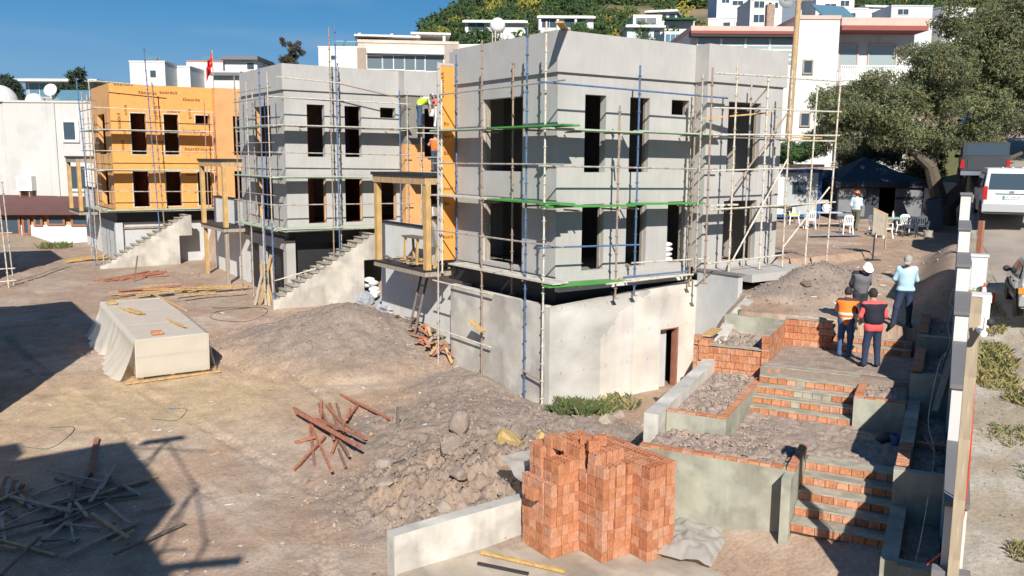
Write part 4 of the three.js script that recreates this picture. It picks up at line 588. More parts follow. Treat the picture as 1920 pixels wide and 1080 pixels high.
// wrapped pallets
{
  const o = thing('wrapped_pallets', 'long stack of white blocks on pallets under clear plastic sheet', 'pallet stack', [-8.68, -.1, -10.55], -.02); o.rotation.x = .05;
  const hT = 1.05; for (let i = 0; i < 3; i++) for (let k = 0; k < 2; k++) part('block_pack', bx(2.08, .5, 1.86, .03 * (i % 2), .16 + .26 + k * .53, 1.98 - i * 1.98), M.paleConcrete, o);
  for (let i = 0; i < 3; i++) part('pallet', [bx(2.1, .04, 1.86, 0, .12, 1.98 - i * 1.98), ...[-.9, 0, .9].map(x => bx(.12, .1, 1.86, x, .05, 1.98 - i * 1.98))], M.yellowWood, o);
  // cover sheet: drapes over top and splays on the long sides
  const nx = 40, nz = 60, pos = [], idx = []; for (let j = 0; j <= nz; j++) for (let i = 0; i <= nx; i++) { const u = i / nx * 2 - 1, z = lerp(-3.05, 2.985, j / nz), a = Math.abs(u); let x, y; const y0w = a, fl = .14 * (fbm(z * 1.1 + (u > 0 ? 30 : 9), a * 3, 3) - .5); if (a < .5) { x = u / .5 * 1.07; y = 1.24 + .025 * (fbm(x * 2 + 7, z * 1.3, 3) - .5) + (Math.abs(((z + 20.8) % 1.98) - .05) < .1 ? -.03 : 0); } else { const k = (a - .5) / .5, out = u < 0 ? .5 : .22, kk = Math.min(1, k * 1.02); x = Math.sign(u) * (1.07 + out * Math.pow(kk, 1.3) * (.5 + 1.0 * fbm(z * .6 + 3, u * 2, 2)) + fl * kk + .06 * Math.sin(z * 4.3 + 4 * Math.sin(z * 1.7)) * kk + .03 * Math.sin(z * 11 + y0w * 5) * kk * kk); y = Math.max(.045, 1.24 * (1 - Math.pow(kk, .85))); } pos.push(x, y, z); }
  for (let j = 0; j < nz; j++) for (let i = 0; i < nx; i++) { const a = j * (nx + 1) + i; idx.push(a, a + nx + 1, a + 1, a + 1, a + nx + 1, a + nx + 2); }
  const g = new THREE.BufferGeometry(); g.setAttribute('position', new THREE.Float32BufferAttribute(pos, 3)); g.setIndex(idx); g.computeVertexNormals(); part('cover_sheet', g, M.wrap, o);
  const fr = new THREE.PlaneGeometry(2.14, 1.16, 20, 10); { const p = fr.attributes.position; for (let i = 0; i < p.count; i++) p.setZ(i, .03 * (fbm(p.getX(i) * 2 + 4, p.getY(i) * 2 + 4, 3) - .3)); fr.computeVertexNormals(); fr.translate(0, .66, 2.99); } part('front_sheet', fr, M.wrap, o);
  part('gap_shade_strip', bx(2.08, .03, .02, 0, .68, 2.93), M.dark, o);  // dark strip paints the shade in the gap between the two block layers
  const w = (x, z, a, L, l) => { const s = stick('batten', l, 'batten', V(0, 0, 0), V(Math.sin(a) * L, 0, Math.cos(a) * L), .07, .045, M.yellowWood, 'battens holding down the plastic'); s.position.copy(o.localToWorld(V(x, 1.285, z))); return s; }; o.updateMatrixWorld();
  w(-.5, -1.0, .25, 1.5, 'left batten of the pair on the plastic cover'); w(-.3, -.9, .2, 1.3, 'right batten of the pair on the plastic cover'); w(.45, 1.4, .12, 1.6, 'batten on the plastic cover near its front edge'); w(.98, -1.9, .02, 4.3, 'long batten along the right edge of the plastic cover');
  const b = part('brick', brickGeo(.3, .1, .2)[0].clone(), M.brick[0]); b.position.copy(o.localToWorld(V(-.35, 1.31, 2.55))); tag(b, 'red brick weighing down the front of the plastic cover', 'brick'); const b2 = part('brick', brickGeo(.3, .1, .2)[0].clone(), M.yellowStone); b2.position.copy(o.localToWorld(V(-.8, 1.31, -2.4))); tag(b2, 'yellow block weighing down the far end of the plastic cover', 'brick');
  stick('timber_beam', 'thin beam lying in front of the wrapped pallets', 'timber', onG(-10.2, -7.25, .04), onG(-7.4, -7.4, .05), .07, .05, M.yellowWood);
}
// hoses
const darkGreen = mat(.09, .13, .07);
const hoses = [['green hose curled on the open ground before the pallets', [[-10.2, -3.9], [-9.7, -3.5], [-9.4, -3.9], [-9.2, -4.4], [-9.6, -4.6]], darkGreen], ['thin green cable on the sandy ground at left', [[-13.2, -3.4], [-12.7, -3.0], [-12.2, -3.6], [-12.0, -4.2], [-12.5, -4.4]], darkGreen], ['black hose loops lying in front of the middle villa', [[-5, -16.6], [-4.1, -16.2], [-3.2, -15.8], [-3.4, -14.6], [-4.6, -13.6], [-5.6, -14.4], [-5, -15.8], [-3.6, -16]], M.rubber], ['dark cable crossing the rubble slope', [[-6.7, 2.2], [-6.1, 2.5], [-5.5, 2.5], [-5.0, 3.1], [-4.6, 3.6]], M.rubber], ['green white hose at the edge of the rubble', [[-5.9, .9], [-5.4, .5], [-5.0, .1], [-4.6, -.3]], M.paleGreen]];
for (const [l, pts, m] of hoses) tag(part('hose', path(pts.map(([x, z]) => [x, ground(x, z) + .014, z]), .011, 6), m), l, 'hose');
// boulders and slabs of broken rock
[[-4.1, 3.4, .42, M.yellowStone, 'yellow boulder on the rubble slope', 1.0, .95, .8], [-3.45, 3.0, .38, M.stone, 'brown boulder behind the yellow one', 1, .8, .9], [-5.3, 3.0, .36, M.stone, 'grey angular rock left of the yellow boulder', .8, .8, 1], [-4.3, 1.9, .4, M.stone, 'upright grey rock slab above the yellow boulder', .7, .95, .6], [-5.0, 1.7, .32, M.stone, 'dark grey rock slab on the rubble ridge', 1, .6, .7], [-7.4, 3.9, .2, M.paleStone, 'pale flat stone at the bottom of the rubble', 1.2, .5, 1], [-6.6, 2.3, .2, M.paleStone, 'white stone on the rubble at left', 1.6, .6, .9], [-8.15, 4.5, .2, M.stone, 'brown stone left of the low concrete wall', 1.2, .6, 1], [-4.9, 6.1, .4, M.paleStone, 'pale stone block behind the low concrete wall', 1, .8, .8], [-6.2, 4.9, .2, M.stone, 'brown rubble rock above the low concrete wall', 1.2, .7, 1], [11.3, .5, .3, M.paleStone, 'pale flat stone on the upper ground', 1.5, .4, 1], [6.6, 3.5, .16, M.darkWood, 'dark clod on the upper earth', 1.4, .6, 1], [-.2, 2.6, .25, M.paleStone, 'pale stone beside the weeds', 1.2, .7, 1], [.7, 2.1, .22, M.paleStone, 'pale stone right of the weeds', 1, .7, 1]].forEach(([x, z, r, m, l, a, b, c], i) => { const q = part('boulder', rock(r * 1.15, 80 + i, a, b, c), m); q.position.set(x, ground(x, z) + r * .18, z); q.rotation.y = i; tag(q, l, 'rock', 'rocks on the site'); });
{ // smaller broken stones on the rubble slope that can be told apart
  const r = rng(91); for (let i = 0; i < 44; i++) { const x = -8.6 + r() * 7.2, z = -.6 + r() * 7.0; const q = part('rubble_stone', rock(.07 + .15 * r() * r(), 200 + i % 9, 1.2, .7, 1, 2), [M.stone, M.stone, M.stone, M.paleStone, M.yellowStone][Math.floor(r() * 4.4)]); q.position.set(x, ground(x, z) + .02, z); q.rotation.set(r() * 6, r() * 6, r() * 6); tag(q, 'small broken stone on the rubble slope', 'stone', 'small stones on the rubble slope'); }
}
// crumpled plastic film at the right of the brick stack
{ const g = new THREE.PlaneGeometry(1.7, 1.15, 44, 32), p = g.attributes.position; for (let i = 0; i < p.count; i++) { const x = p.getX(i), y = p.getY(i); const e = 1 - Math.max(Math.abs(x) / .85, Math.abs(y) / .575) ; p.setZ(i, Math.max(.0, .3 * Math.min(1, e * 3) * fbm(x * 2.6 + 3, y * 2.6 + 8, 3) + .16 * Math.abs(vn(x * 6, y * 6, 1e6, 8) - .5))); } g.rotateX(-Math.PI / 2); g.computeVertexNormals(); const m = part('plastic_film', g, M.sheet); m.position.set(-3.75, -.5, 9.0); m.rotation.set(0, .5, 0); tag(m, 'crumpled clear plastic film lying right of the brick stack', 'plastic film'); }
{ const g = new THREE.PlaneGeometry(1.0, 1.1, 20, 20), p = g.attributes.position; for (let i = 0; i < p.count; i++) p.setZ(i, .28 * fbm(p.getX(i) * 2 + 2, p.getY(i) * 2 + 3, 3)); g.rotateX(-1.1); g.computeVertexNormals(); const m = part('plastic_film', g, M.sheet); m.position.set(-5.4, .3, 6.4); tag(m, 'plastic film hanging over the soil behind the brick stack', 'plastic film'); }
// weeds: each clump one object
function weed(label, x, z, n, spread, h, seed, yellow = 0, y) {
  const r = rng(seed), pos = [], col = [];
  for (let i = 0; i < n; i++) { const a = r() * 6.28, d = Math.sqrt(r()) * spread, bx0 = Math.cos(a) * d, bz = Math.sin(a) * d, L = h * (.4 + .8 * r()), t = r() * 6.28, w = .004 + .005 * r(), lean = .2 + .7 * r(), ex = bx0 + Math.cos(t) * L * lean, ez = bz + Math.sin(t) * L * lean; const by = ground(x + bx0, z + bz) - ground(x, z) - .02; const mx = (bx0 + ex) / 2 - Math.cos(t) * .08 * L, mz = (bz + ez) / 2 - Math.sin(t) * .08 * L; pos.push(bx0 - w * Math.sin(t), by, bz + w * Math.cos(t), bx0 + w * Math.sin(t), by, bz - w * Math.cos(t), mx, by + L * .62, mz, bx0 + w * Math.sin(t), by, bz - w * Math.cos(t), mx + w * Math.sin(t), by + L * .6, mz, ex, by + L * (1 - .3 * lean), ez); const k = r() < yellow, q = .7 + .5 * r(); for (let j = 0; j < 6; j++) col.push(...(k ? [.34 * q, .29 * q, .11 * q] : [.1 * q, .14 * q, .04 * q])); }
  const g = new THREE.BufferGeometry(); g.setAttribute('position', new THREE.Float32BufferAttribute(pos, 3)); g.setAttribute('color', new THREE.Float32BufferAttribute(col, 3)); g.computeVertexNormals();
  const m = part('weed_clump', g, weedMat); m.position.set(x, ground(x, z), z); return tag(m, label, 'weeds', 'weeds growing on bare earth');
}
const weedMat = new THREE.MeshPhysicalMaterial({ vertexColors: true, roughness: .9, side: THREE.DoubleSide, transmission: .25, thickness: 0 });
weed('dense green weed patch at the foot of the concrete wall', -.25, 1.35, 900, .5, .42, 1, .15); weed('green weeds right of the dense patch by the wall', .5, 1.35, 600, .55, .3, 2, .3); weed('thin weeds along the concrete wall towards the door', 1.5, 1.1, 240, .7, .3, 3, .5); weed('green weeds nearest the corner of the concrete wall', -.75, 1.25, 420, .3, .25, 4);
[[4.3, 10.75, .35, 260, .7], [2.6, 10.85, .4, 300, .5], [1.2, 11.0, .4, 520, .3], [.4, 11.1, .5, 420, .4], [-.6, 11.1, .5, 420, .8], [-1.4, 11.6, .4, 360, .3], [-3.2, 11.3, .35, 160, .3], [-4.6, 11.8, .3, 140, .3], [-5.4, 12.0, .35, 160, .2], [-7.2, 11.4, .4, 140, .6], [-8.2, 12.2, .35, 160, .3], [-9, 11.2, .5, 110, .5], [5.3, 10.8, .3, 140, .7], [3.6, 11.0, .25, 140, .9]].forEach(([s, t, h, n, y], i) => { const p = S(s, t); weed(['grass tuft beside the traffic cone', 'dry grass tuft near the post box', 'lush green grass under the post box', 'green grass along the boundary wall', 'tall yellowing grass beside the boundary wall', 'green grass at the road edge', 'small tuft on the gravel verge', 'low weeds on the gravel verge', 'low green weeds on the middle of the verge', 'dry weeds at the bottom of the verge', 'low plant on the verge at the right edge', 'thin dry stalks at the lower right corner', 'dry tuft behind the traffic cone', 'yellow dry tuft left of the parked hatchback'][i], p.x, p.z, Math.round(n * 1.1), .25 + .3 * hash(i, 3, 3), h * .5, 40 + i, Math.min(.9, y + .3)); });
tag(weed('thin grass at the foot of the white neighbour wall', -7.6, -41.5, 400, 1.0, .4, 60, .2), null, 'weeds');
// post with meter box and camera
{
  const o = thing('wooden_post', 'tall square wooden post with white meter box beside the boundary wall', 'post', [-4.25, -.3, 13.98], .5);
  part('shaft', bx(.145, 5.0, .13, 0, 2.5, 0), mat(.46, .37, .26, { t: 'wood', tile: .8 }), o); const b = part('meter_box', bx(.3, .33, .2, .25, 4.78, .06), M.plastic, o); part('box_lid', bx(.31, .09, .22, .25, 4.97, .06), M.plastic, b); part('dark_sensor', (() => { const s = new THREE.SphereGeometry(.055, 14, 10); s.translate(.13, 4.68, .17); return s; })(), M.dark, b);
  const c = part('camera_arm', [tube(V(-.08, 4.62, .05), V(-.3, 4.6, .1), .04, .04, 10)], M.plastic, o); part('antenna', tube(V(-.26, 4.6, .1), V(-.3, 4.8, .1), .018), M.plastic, c);
  part('cable', path([[.09, 4.5, .05], [.1, 3.5, .07], [.13, 2.6, .08], [.2, 1.8, .02], [.3, 1.3, -.3]], .012), M.red, o);
}
{ const pts = [[3.5, 10.1, 3.0], [2.4, 10.05, 2.75], [1.4, 10.12, 2.8], [.4, 10.05, 2.5], [-.6, 10.12, 2.3], [-1.4, 10.0, 1.95], [-2.4, 10.05, 2.4], [-3.2, 9.95, 2.3], [-4.0, 9.85, 1.4], [-5.5, 10.0, 1.2], [-7.2, 9.98, 1.0], [-8.8, 9.9, .6], [-9.6, 9.8, .5]].map(([s, t, y]) => { const p = S(s, t, y); return [p.x, p.y, p.z]; }); tag(part('cable', path(pts, .008, 5), M.paleSteel), 'white electric cable sagging along the inside of the boundary wall', 'cable'); }
{ const a = S(-3.1, 9.95, 1.3), b = S(-2.1, 10.25, 2.72); stick('timber_beam', 'grey plank leaning against the boundary wall coping', 'timber', a, b, .13, .05, M.oldWood); }
{ const a = S(-4.2, 9.75, 1.12), b = S(-5.6, 10.02, 1.2); stick('steel_rod', 'thin rod lying in the fence planter', 'rod', a, b, .03, .03, M.rustSteel); const c = S(-5.0, 9.95, 1.16); const m = part('plank', bx(.12, .05, .5), M.redWood); m.position.copy(c); m.rotation.y = TURN; tag(m, 'short orange board lying in the fence planter', 'board'); }
{ const p = S(-3.75, 9.1, LV[1] + .03), m = part('tool_bag', [lump(.2, 7, 1.5, .5, .9, 2, .5)], M.dark); m.position.copy(p); tag(m, 'dark tool bag lying in the shade under the square planter', 'bag'); const q = part('bucket', new THREE.LatheGeometry([[0, 0], [.09, 0], [.12, .22], [.11, .22], [.085, .02]].map(v => new THREE.Vector2(...v)), 16), M.blueSteel); q.position.copy(S(-4.0, 9.3, LV[1])); tag(q, 'blue bucket in the shade below the square planter', 'bucket'); }
// traffic cones, cabinet
function cone(label, p, lay) { const o = thing('traffic_cone', label, 'cone', [p.x, p.y, p.z], .3, 'traffic cones'); const c = (r0, r1, y0, y1) => { const g = new THREE.CylinderGeometry(r1, r0, y1 - y0, 18); g.translate(0, (y0 + y1) / 2, 0); return g; }; part('base', bx(.38, .05, .38, 0, .025, 0), M.red, o); part('body', [c(.15, .116, .05, .25), c(.088, .064, .4, .53), c(.04, .02, .65, .76)], M.red, o); part('band', [c(.117, .088, .25, .4)], M.plastic, o); part('band', [c(.064, .04, .53, .65)], M.plastic, o); if (lay) { o.rotation.set(0, .6, -1.45); o.position.y += .16; } return o; }
{ const p = S(4.0, 10.85); cone('orange and white traffic cone standing behind the boundary wall', V(p.x, ground(p.x, p.z), p.z)); const q = S(4.5, 10.95); cone('traffic cone lying on its side behind the standing one', V(q.x, ground(q.x, q.z), q.z), true); }
{ const p = S(5.9, 10.72), o = thing('meter_cabinet', 'pale grey service cabinet standing behind the boundary wall', 'cabinet', [p.x, ground(p.x, p.z) - .05, p.z], TURN); part('cabinet_body', bx(.3, 1.0, .42, 0, .5, 0), mat(.55, .62, .62, { rough: .5 }), o); part('cabinet_lid', bx(.36, .06, .48, 0, 1.03, 0), mat(.6, .66, .66, { rough: .5 }), o); part('cabinet_door', bx(.02, .8, .36, -.155, .5, 0), mat(.58, .65, .65, { rough: .5 }), o); }
{ const p = S(8.3, 10.75); stick('timber_post', 'short red-brown post beside the service cabinet', 'post', V(p.x, ground(p.x, p.z) - .1, p.z), V(p.x, ground(p.x, p.z) + 1.35, p.z), .14, .14, M.redWood2); }
// sign stake in the middle of the upper ground, and board by the tables
{ const o = thing('site_sign', 'dark sign board on a thin pole in front of the tables', 'sign', [13.6, ground(13.6, 1.2), 1.2], -.5); part('pole', tube(V(0, 0, 0), V(.02, 1.0, 0), .03), M.dark, o); part('foot', bx(.5, .03, .3, 0, .015, 0), M.dark, o); const sp = prism([[-.1, .95], [.42, .88], [.42, 1.66], [-.1, 1.88]], .04, -.02); part('sign_panel', sp, M.oldWood, o); part('panel_edge', [beam(V(-.1, 1.88, 0), V(.42, 1.66, 0), .05, .05), beam(V(.44, .4, 0), V(.44, 1.68, 0), .04, .05)], M.wood, o); }

{ // site litter: chips of board, plaster crumbs, scraps
  const r = rng(61), n = 1500, g = bx(1, .25, .55), m = new THREE.InstancedMesh(g, new THREE.MeshPhysicalMaterial({ color: 0xffffff, roughness: .9 }), n), d = new THREE.Object3D(), c = new THREE.Color(), o = new THREE.Group(); o.name = 'litter'; tag(o, 'chips, crumbs and scraps littering the yard', 'litter', null, 'stuff'); scene.add(o); m.name = 'scraps'; m.castShadow = m.receiveShadow = true;
  for (let i = 0; i < n; i++) { let x, z; const q = r(); if (q < .45) { x = -15 + r() * 14; z = -13 + r() * 20; } else if (q < .7) { x = -9 + r() * 8; z = -32 + r() * 18; } else if (q < .85) { x = -2.2 + r() * 3; z = -12 + r() * 9; } else { const p = S(2 + r() * 16, 5 + r() * 4.6); x = p.x; z = p.z; } const s = .02 + .09 * Math.pow(r(), 3); d.position.set(x, ground(x, z) + .012, z); d.rotation.set((r() - .5) * .5, r() * 6.3, (r() - .5) * .5); d.scale.set(s * (1 + 2 * r() * r()), s * .6, s); d.updateMatrix(); m.setMatrixAt(i, d.matrix); const k = r(), e = .7 + .5 * r(); const co = k < .35 ? [.62, .58, .52] : k < .6 ? [.4, .25, .14] : k < .7 ? [.5, .17, .09] : k < .76 ? [.1, .2, .35] : [.26, .21, .18]; m.setColorAt(i, c.setRGB(co[0] * e, co[1] * e, co[2] * e)); }
  o.add(m);
}
// ---------- people: signed-distance bodies meshed with surface nets ----------
function nets(f, lo, hi, c, colour) {
  const n = [0, 1, 2].map(k => Math.ceil((hi[k] - lo[k]) / c) + 1), N = n[0] * n[1] * n[2], val = new Float32Array(N), id = new Int32Array(N).fill(-1), pos = [], idx = [];
  const at = (i, j, k) => (k * n[1] + j) * n[0] + i;
  for (let k = 0; k < n[2]; k++) for (let j = 0; j < n[1]; j++) for (let i = 0; i < n[0]; i++) val[at(i, j, k)] = f(lo[0] + i * c, lo[1] + j * c, lo[2] + k * c);
  const E = []; for (let a = 0; a < 8; a++) for (let b = 0; b < 3; b++) if (!(a & (1 << b))) E.push([a, a | (1 << b)]);
  for (let k = 0; k + 1 < n[2]; k++) for (let j = 0; j + 1 < n[1]; j++) for (let i = 0; i + 1 < n[0]; i++) {
    const v = []; let m = 0; for (let q = 0; q < 8; q++) { v[q] = val[at(i + (q & 1), j + (q >> 1 & 1), k + (q >> 2 & 1))]; if (v[q] < 0) m |= 1 << q; } if (m === 0 || m === 255) continue;
    let x = 0, y = 0, z = 0, t = 0; for (const [a, b] of E) if ((v[a] < 0) !== (v[b] < 0)) { const w = v[a] / (v[a] - v[b]); x += lerp(a & 1, b & 1, w); y += lerp(a >> 1 & 1, b >> 1 & 1, w); z += lerp(a >> 2 & 1, b >> 2 & 1, w); t++; }
    id[at(i, j, k)] = pos.length / 3; pos.push(lo[0] + (i + x / t) * c, lo[1] + (j + y / t) * c, lo[2] + (k + z / t) * c);
  }
  const quad = (a, b, d, e, fl) => { if (a < 0 || b < 0 || d < 0 || e < 0) return; fl ? idx.push(a, d, b, a, e, d) : idx.push(a, b, d, a, d, e); };
  for (let k = 1; k + 1 < n[2]; k++) for (let j = 1; j + 1 < n[1]; j++) for (let i = 1; i + 1 < n[0]; i++) {
    const s = val[at(i, j, k)] < 0;
    if (s !== (val[at(i + 1, j, k)] < 0)) quad(id[at(i, j - 1, k - 1)], id[at(i, j, k - 1)], id[at(i, j, k)], id[at(i, j - 1, k)], !s);
    if (s !== (val[at(i, j + 1, k)] < 0)) quad(id[at(i - 1, j, k - 1)], id[at(i - 1, j, k)], id[at(i, j, k)], id[at(i, j, k - 1)], !s);
    if (s !== (val[at(i, j, k + 1)] < 0)) quad(id[at(i - 1, j - 1, k)], id[at(i, j - 1, k)], id[at(i, j, k)], id[at(i - 1, j, k)], !s);
  }
  const g = new THREE.BufferGeometry(); g.setAttribute('position', new THREE.Float32BufferAttribute(pos, 3)); g.setIndex(idx); g.computeVertexNormals();
  if (colour) { const col = []; for (let i = 0; i < pos.length; i += 3) col.push(...colour(pos[i], pos[i + 1], pos[i + 2])); g.setAttribute('color', new THREE.Float32BufferAttribute(col, 3)); }
  return g;
}
function cap(p, a, b, ra, rb) { const bx_ = b[0] - a[0], by = b[1] - a[1], bz = b[2] - a[2], px_ = p[0] - a[0], py = p[1] - a[1], pz = p[2] - a[2], t = clamp((px_ * bx_ + py * by + pz * bz) / (bx_ * bx_ + by * by + bz * bz + 1e-9)); return Math.hypot(px_ - bx_ * t, py - by * t, pz - bz * t) - lerp(ra, rb, t); }
const smin = (a, b, k) => { const h = Math.max(k - Math.abs(a - b), 0) / k; return Math.min(a, b) - h * h * k * .25; };
const SKIN = [.42, .24, .16];
// hand: palm, four curled fingers of different lengths and a thumb; fingers point to -y
const handGeo = nets((x, y, z) => { const p = [x, y, z]; let d = 1; const add = (v, k) => { d = smin(d, v, k); };
  add(cap(p, [0, .02, 0], [0, -.07, 0], .026, .03), .01); add(cap(p, [0, -.02, -.022], [0, -.075, -.03], .014, .014), .012); add(cap(p, [0, -.02, .02], [0, -.075, .028], .014, .014), .012);
  [[-.03, .062], [-.01, .075], [.011, .07], [.03, .055]].forEach(([o, L]) => { d = smin(d, cap(p, [0, -.075, o], [.012, -.075 - L * .5, o * 1.1], .0092, .0086), .005); d = smin(d, cap(p, [.012, -.075 - L * .5, o * 1.1], [.038, -.075 - L * .86, o * 1.1], .0086, .0072), .004); });
  d = smin(d, cap(p, [.004, -.01, -.028], [.022, -.05, -.052], .0115, .01), .008); d = smin(d, cap(p, [.022, -.05, -.052], [.034, -.085, -.048], .01, .008), .004); return d; }, [-.05, -.17, -.075], [.07, .055, .06], .0055, () => SKIN);
function aim(g, from, to, o) { const q = new THREE.Quaternion().setFromUnitVectors(V(0, -1, 0), V(...to).sub(V(...from)).normalize()); const m = g.clone(); if (o) m.rotateY(o); m.applyQuaternion(q); m.translate(...to); return m; }
const peopleMat = new THREE.MeshPhysicalMaterial({ vertexColors: true, roughness: .85 });
function person(label, pos, turn, c, pose = {}) {
  const o = thing('person', label, 'person', pos, turn); const k = (c.h || 1.75) / 1.75; o.scale.setScalar(k);
  const J = Object.assign({ hip: [0, .93, 0], waist: [0, 1.08, 0], chest: [0, 1.3, 0], neck: [0, 1.47, 0], head: [0, 1.63, .02], sl: [.175, 1.41, 0], sr: [-.175, 1.41, 0], el: [.24, 1.14, -.02], er: [-.24, 1.14, -.02], wl: [.25, .9, .06], wr: [-.25, .9, .06], kl: [.1, .5, .02], kr: [-.1, .5, .02], al: [.11, .08, -.02], ar: [-.11, .08, -.02], tl: [.14, .04, .15], tr: [-.14, .04, .15] }, pose);
  const hl = [J.hip[0] + .085, J.hip[1] - .02, J.hip[2]], hr = [J.hip[0] - .085, J.hip[1] - .02, J.hip[2]], fat = c.fat || 1;
  const top = c.top, bot = c.bottom, sh = c.shoes || [.03, .03, .03], slv = c.sleeve || top, arm = c.short ? SKIN : slv;
  const B = [[hl, hr, .115 * fat, .115 * fat, bot], [J.hip, J.waist, .125 * fat, .13 * fat, bot, .3], [J.waist, J.chest, .135 * fat, .15 * fat, top], [J.chest, J.neck, .13, .06, top], [J.sl, J.sr, .075, .075, top], [[J.chest[0] + .09, J.chest[1], J.chest[2]], [J.waist[0] + .07, J.waist[1], J.waist[2]], .1 * fat, .1 * fat, top], [[J.chest[0] - .09, J.chest[1], J.chest[2]], [J.waist[0] - .07, J.waist[1], J.waist[2]], .1 * fat, .1 * fat, top],
    [J.neck, J.head, .058, .055, SKIN], [J.sl, J.el, .062, .048, slv], [J.sr, J.er, .062, .048, slv], [J.el, J.wl, .046, .032, arm], [J.er, J.wr, .046, .032, arm], [hl, J.kl, .108, .076, bot], [hr, J.kr, .108, .076, bot], [J.kl, J.al, .076, .06, bot], [J.kr, J.ar, .076, .06, bot], [J.al, J.tl, .05, .042, sh], [J.ar, J.tr, .05, .042, sh]];
  const pts = Object.values(J), lo = [0, 1, 2].map(q => Math.min(...pts.map(p => p[q])) - .2), hi = [0, 1, 2].map(q => Math.max(...pts.map(p => p[q])) + .2); lo[1] = -.03;
  const field = (x, y, z) => { const p = [x, y, z]; let d = 1; for (const b of B) d = smin(d, cap(p, b[0], b[1], b[2], b[3]), .045); return Math.max(d, -y); };
  const wr = (x, y, z) => .006 * (fbm(x * 14 + 50, y * 9 + z * 12 + 50, 2) - .5);
  const body = nets((x, y, z) => field(x, y, z) + wr(x, y, z), lo, hi, .024, (x, y, z) => { let m = 9, q = SKIN; for (const b of B) { const d = cap([x, y, z], b[0], b[1], b[2], b[3]); if (d < m) { m = d; q = b[4]; } } const hem = J.hip[1] + (c.hem ?? .02); const torso = Math.hypot(x - J.hip[0], z - J.hip[2]) < .3 && y > hem && y < J.hip[1] + .2 && (q === bot); const w = .88 + .24 * fbm(x * 9 + 20, y * 9 + z * 7 + 20, 3); return (torso ? top : q).map(v => v * w); });
  const N = V(...J.neck), Hd = V(...J.head), upv = Hd.clone().sub(N).normalize(), look = V(...(c.look || [0, -.25, 1])); const zf = look.clone().addScaledVector(upv, -look.dot(upv)).normalize(), xr = upv.clone().cross(zf);
  const L = (x, y, z) => { const p = V(x, y, z).sub(Hd); return [p.dot(xr), p.dot(upv), p.dot(zf)]; };
  const headF = (x, y, z) => { const [a, b, e] = L(x, y, z); const q = [a, b, e]; let d = (Math.hypot(a / .076, (b - .02) / .105, (e + .008) / .098) - 1) * .08; d = smin(d, cap(q, [0, -.07, .04], [0, -.085, .055], .045, .032), .04); d = smin(d, cap(q, [0, .0, .088], [0, -.03, .108], .01, .014), .014); d = smin(d, cap(q, [.078, .01, -.01], [.08, -.02, 0], .014, .01), .008); d = smin(d, cap(q, [-.078, .01, -.01], [-.08, -.02, 0], .014, .01), .008); return d; };
  const hc = c.hair || [.03, .024, .02];
  const head = nets(headF, [J.head[0] - .16, J.head[1] - .17, J.head[2] - .17], [J.head[0] + .16, J.head[1] + .17, J.head[2] + .17], .012, (x, y, z) => { const [a, b, e] = L(x, y, z); if (Math.abs(Math.abs(a) - .03) < .013 && Math.abs(b - .012) < .008 && e > .07) return [.05, .04, .035]; if (Math.abs(a) < .026 && Math.abs(b + .058) < .007 && e > .07) return [.28, .1, .08]; return SKIN; });
  part('body', [body, head, aim(handGeo, J.el, J.wl, 0), aim(handGeo, J.er, J.wr, Math.PI)], peopleMat, o);
  if (!c.bald) { const hg = nets((x, y, z) => { const [a, b, e] = L(x, y, z); return Math.max((Math.hypot(a / .084, (b - .028) / .113, (e + .016) / .106) - 1) * .085 - .012 * fbm(a * 40 + 9, b * 40 + e * 30 + 9, 2), e * .8 - b * .75 - .045 + (c.low || 0), -(b + .085)); }, [J.head[0] - .17, J.head[1] - .17, J.head[2] - .17], [J.head[0] + .17, J.head[1] + .18, J.head[2] + .17], .012); part('hair', hg, new THREE.MeshPhysicalMaterial({ color: new THREE.Color(...hc), roughness: .8 }), o); }
  if (c.helmet) { const hm = nets((x, y, z) => { const [a, b, e] = L(x, y, z); const dome = (Math.hypot(a / .108, (b - .035) / .125, (e + .01) / .128) - 1) * .11; const d = Math.max(dome, -(b - .035)); const brim = Math.max(Math.abs(b - .042) - .009, Math.hypot(a / .9, e - .03) - .145); const ridge = Math.max(Math.abs(a) - .018, Math.hypot((b - .035) / .135, (e + .01) / .136) * .12 - .12, -(b - .035)); return Math.min(d, brim, ridge); }, [J.head[0] - .2, J.head[1] - .18, J.head[2] - .2], [J.head[0] + .2, J.head[1] + .22, J.head[2] + .22], .012); part('helmet', hm, new THREE.MeshPhysicalMaterial({ color: new THREE.Color(...c.helmet), roughness: .35 }), o); }
  if (c.cap) { const hm = nets((x, y, z) => { const [a, b, e] = L(x, y, z); const d = Math.max((Math.hypot(a / .1, (b - .03) / .13, (e + .016) / .122) - 1) * .1, -(b - .03)); const br = Math.max(Math.abs(b - .035 + .25 * Math.max(0, e - .08)) - .008, Math.hypot(a, e - .09) - .08); return Math.min(d, br); }, [J.head[0] - .2, J.head[1] - .2, J.head[2] - .2], [J.head[0] + .2, J.head[1] + .2, J.head[2] + .22], .012); part('cap', hm, new THREE.MeshPhysicalMaterial({ color: new THREE.Color(...c.cap), roughness: .85 }), o); }
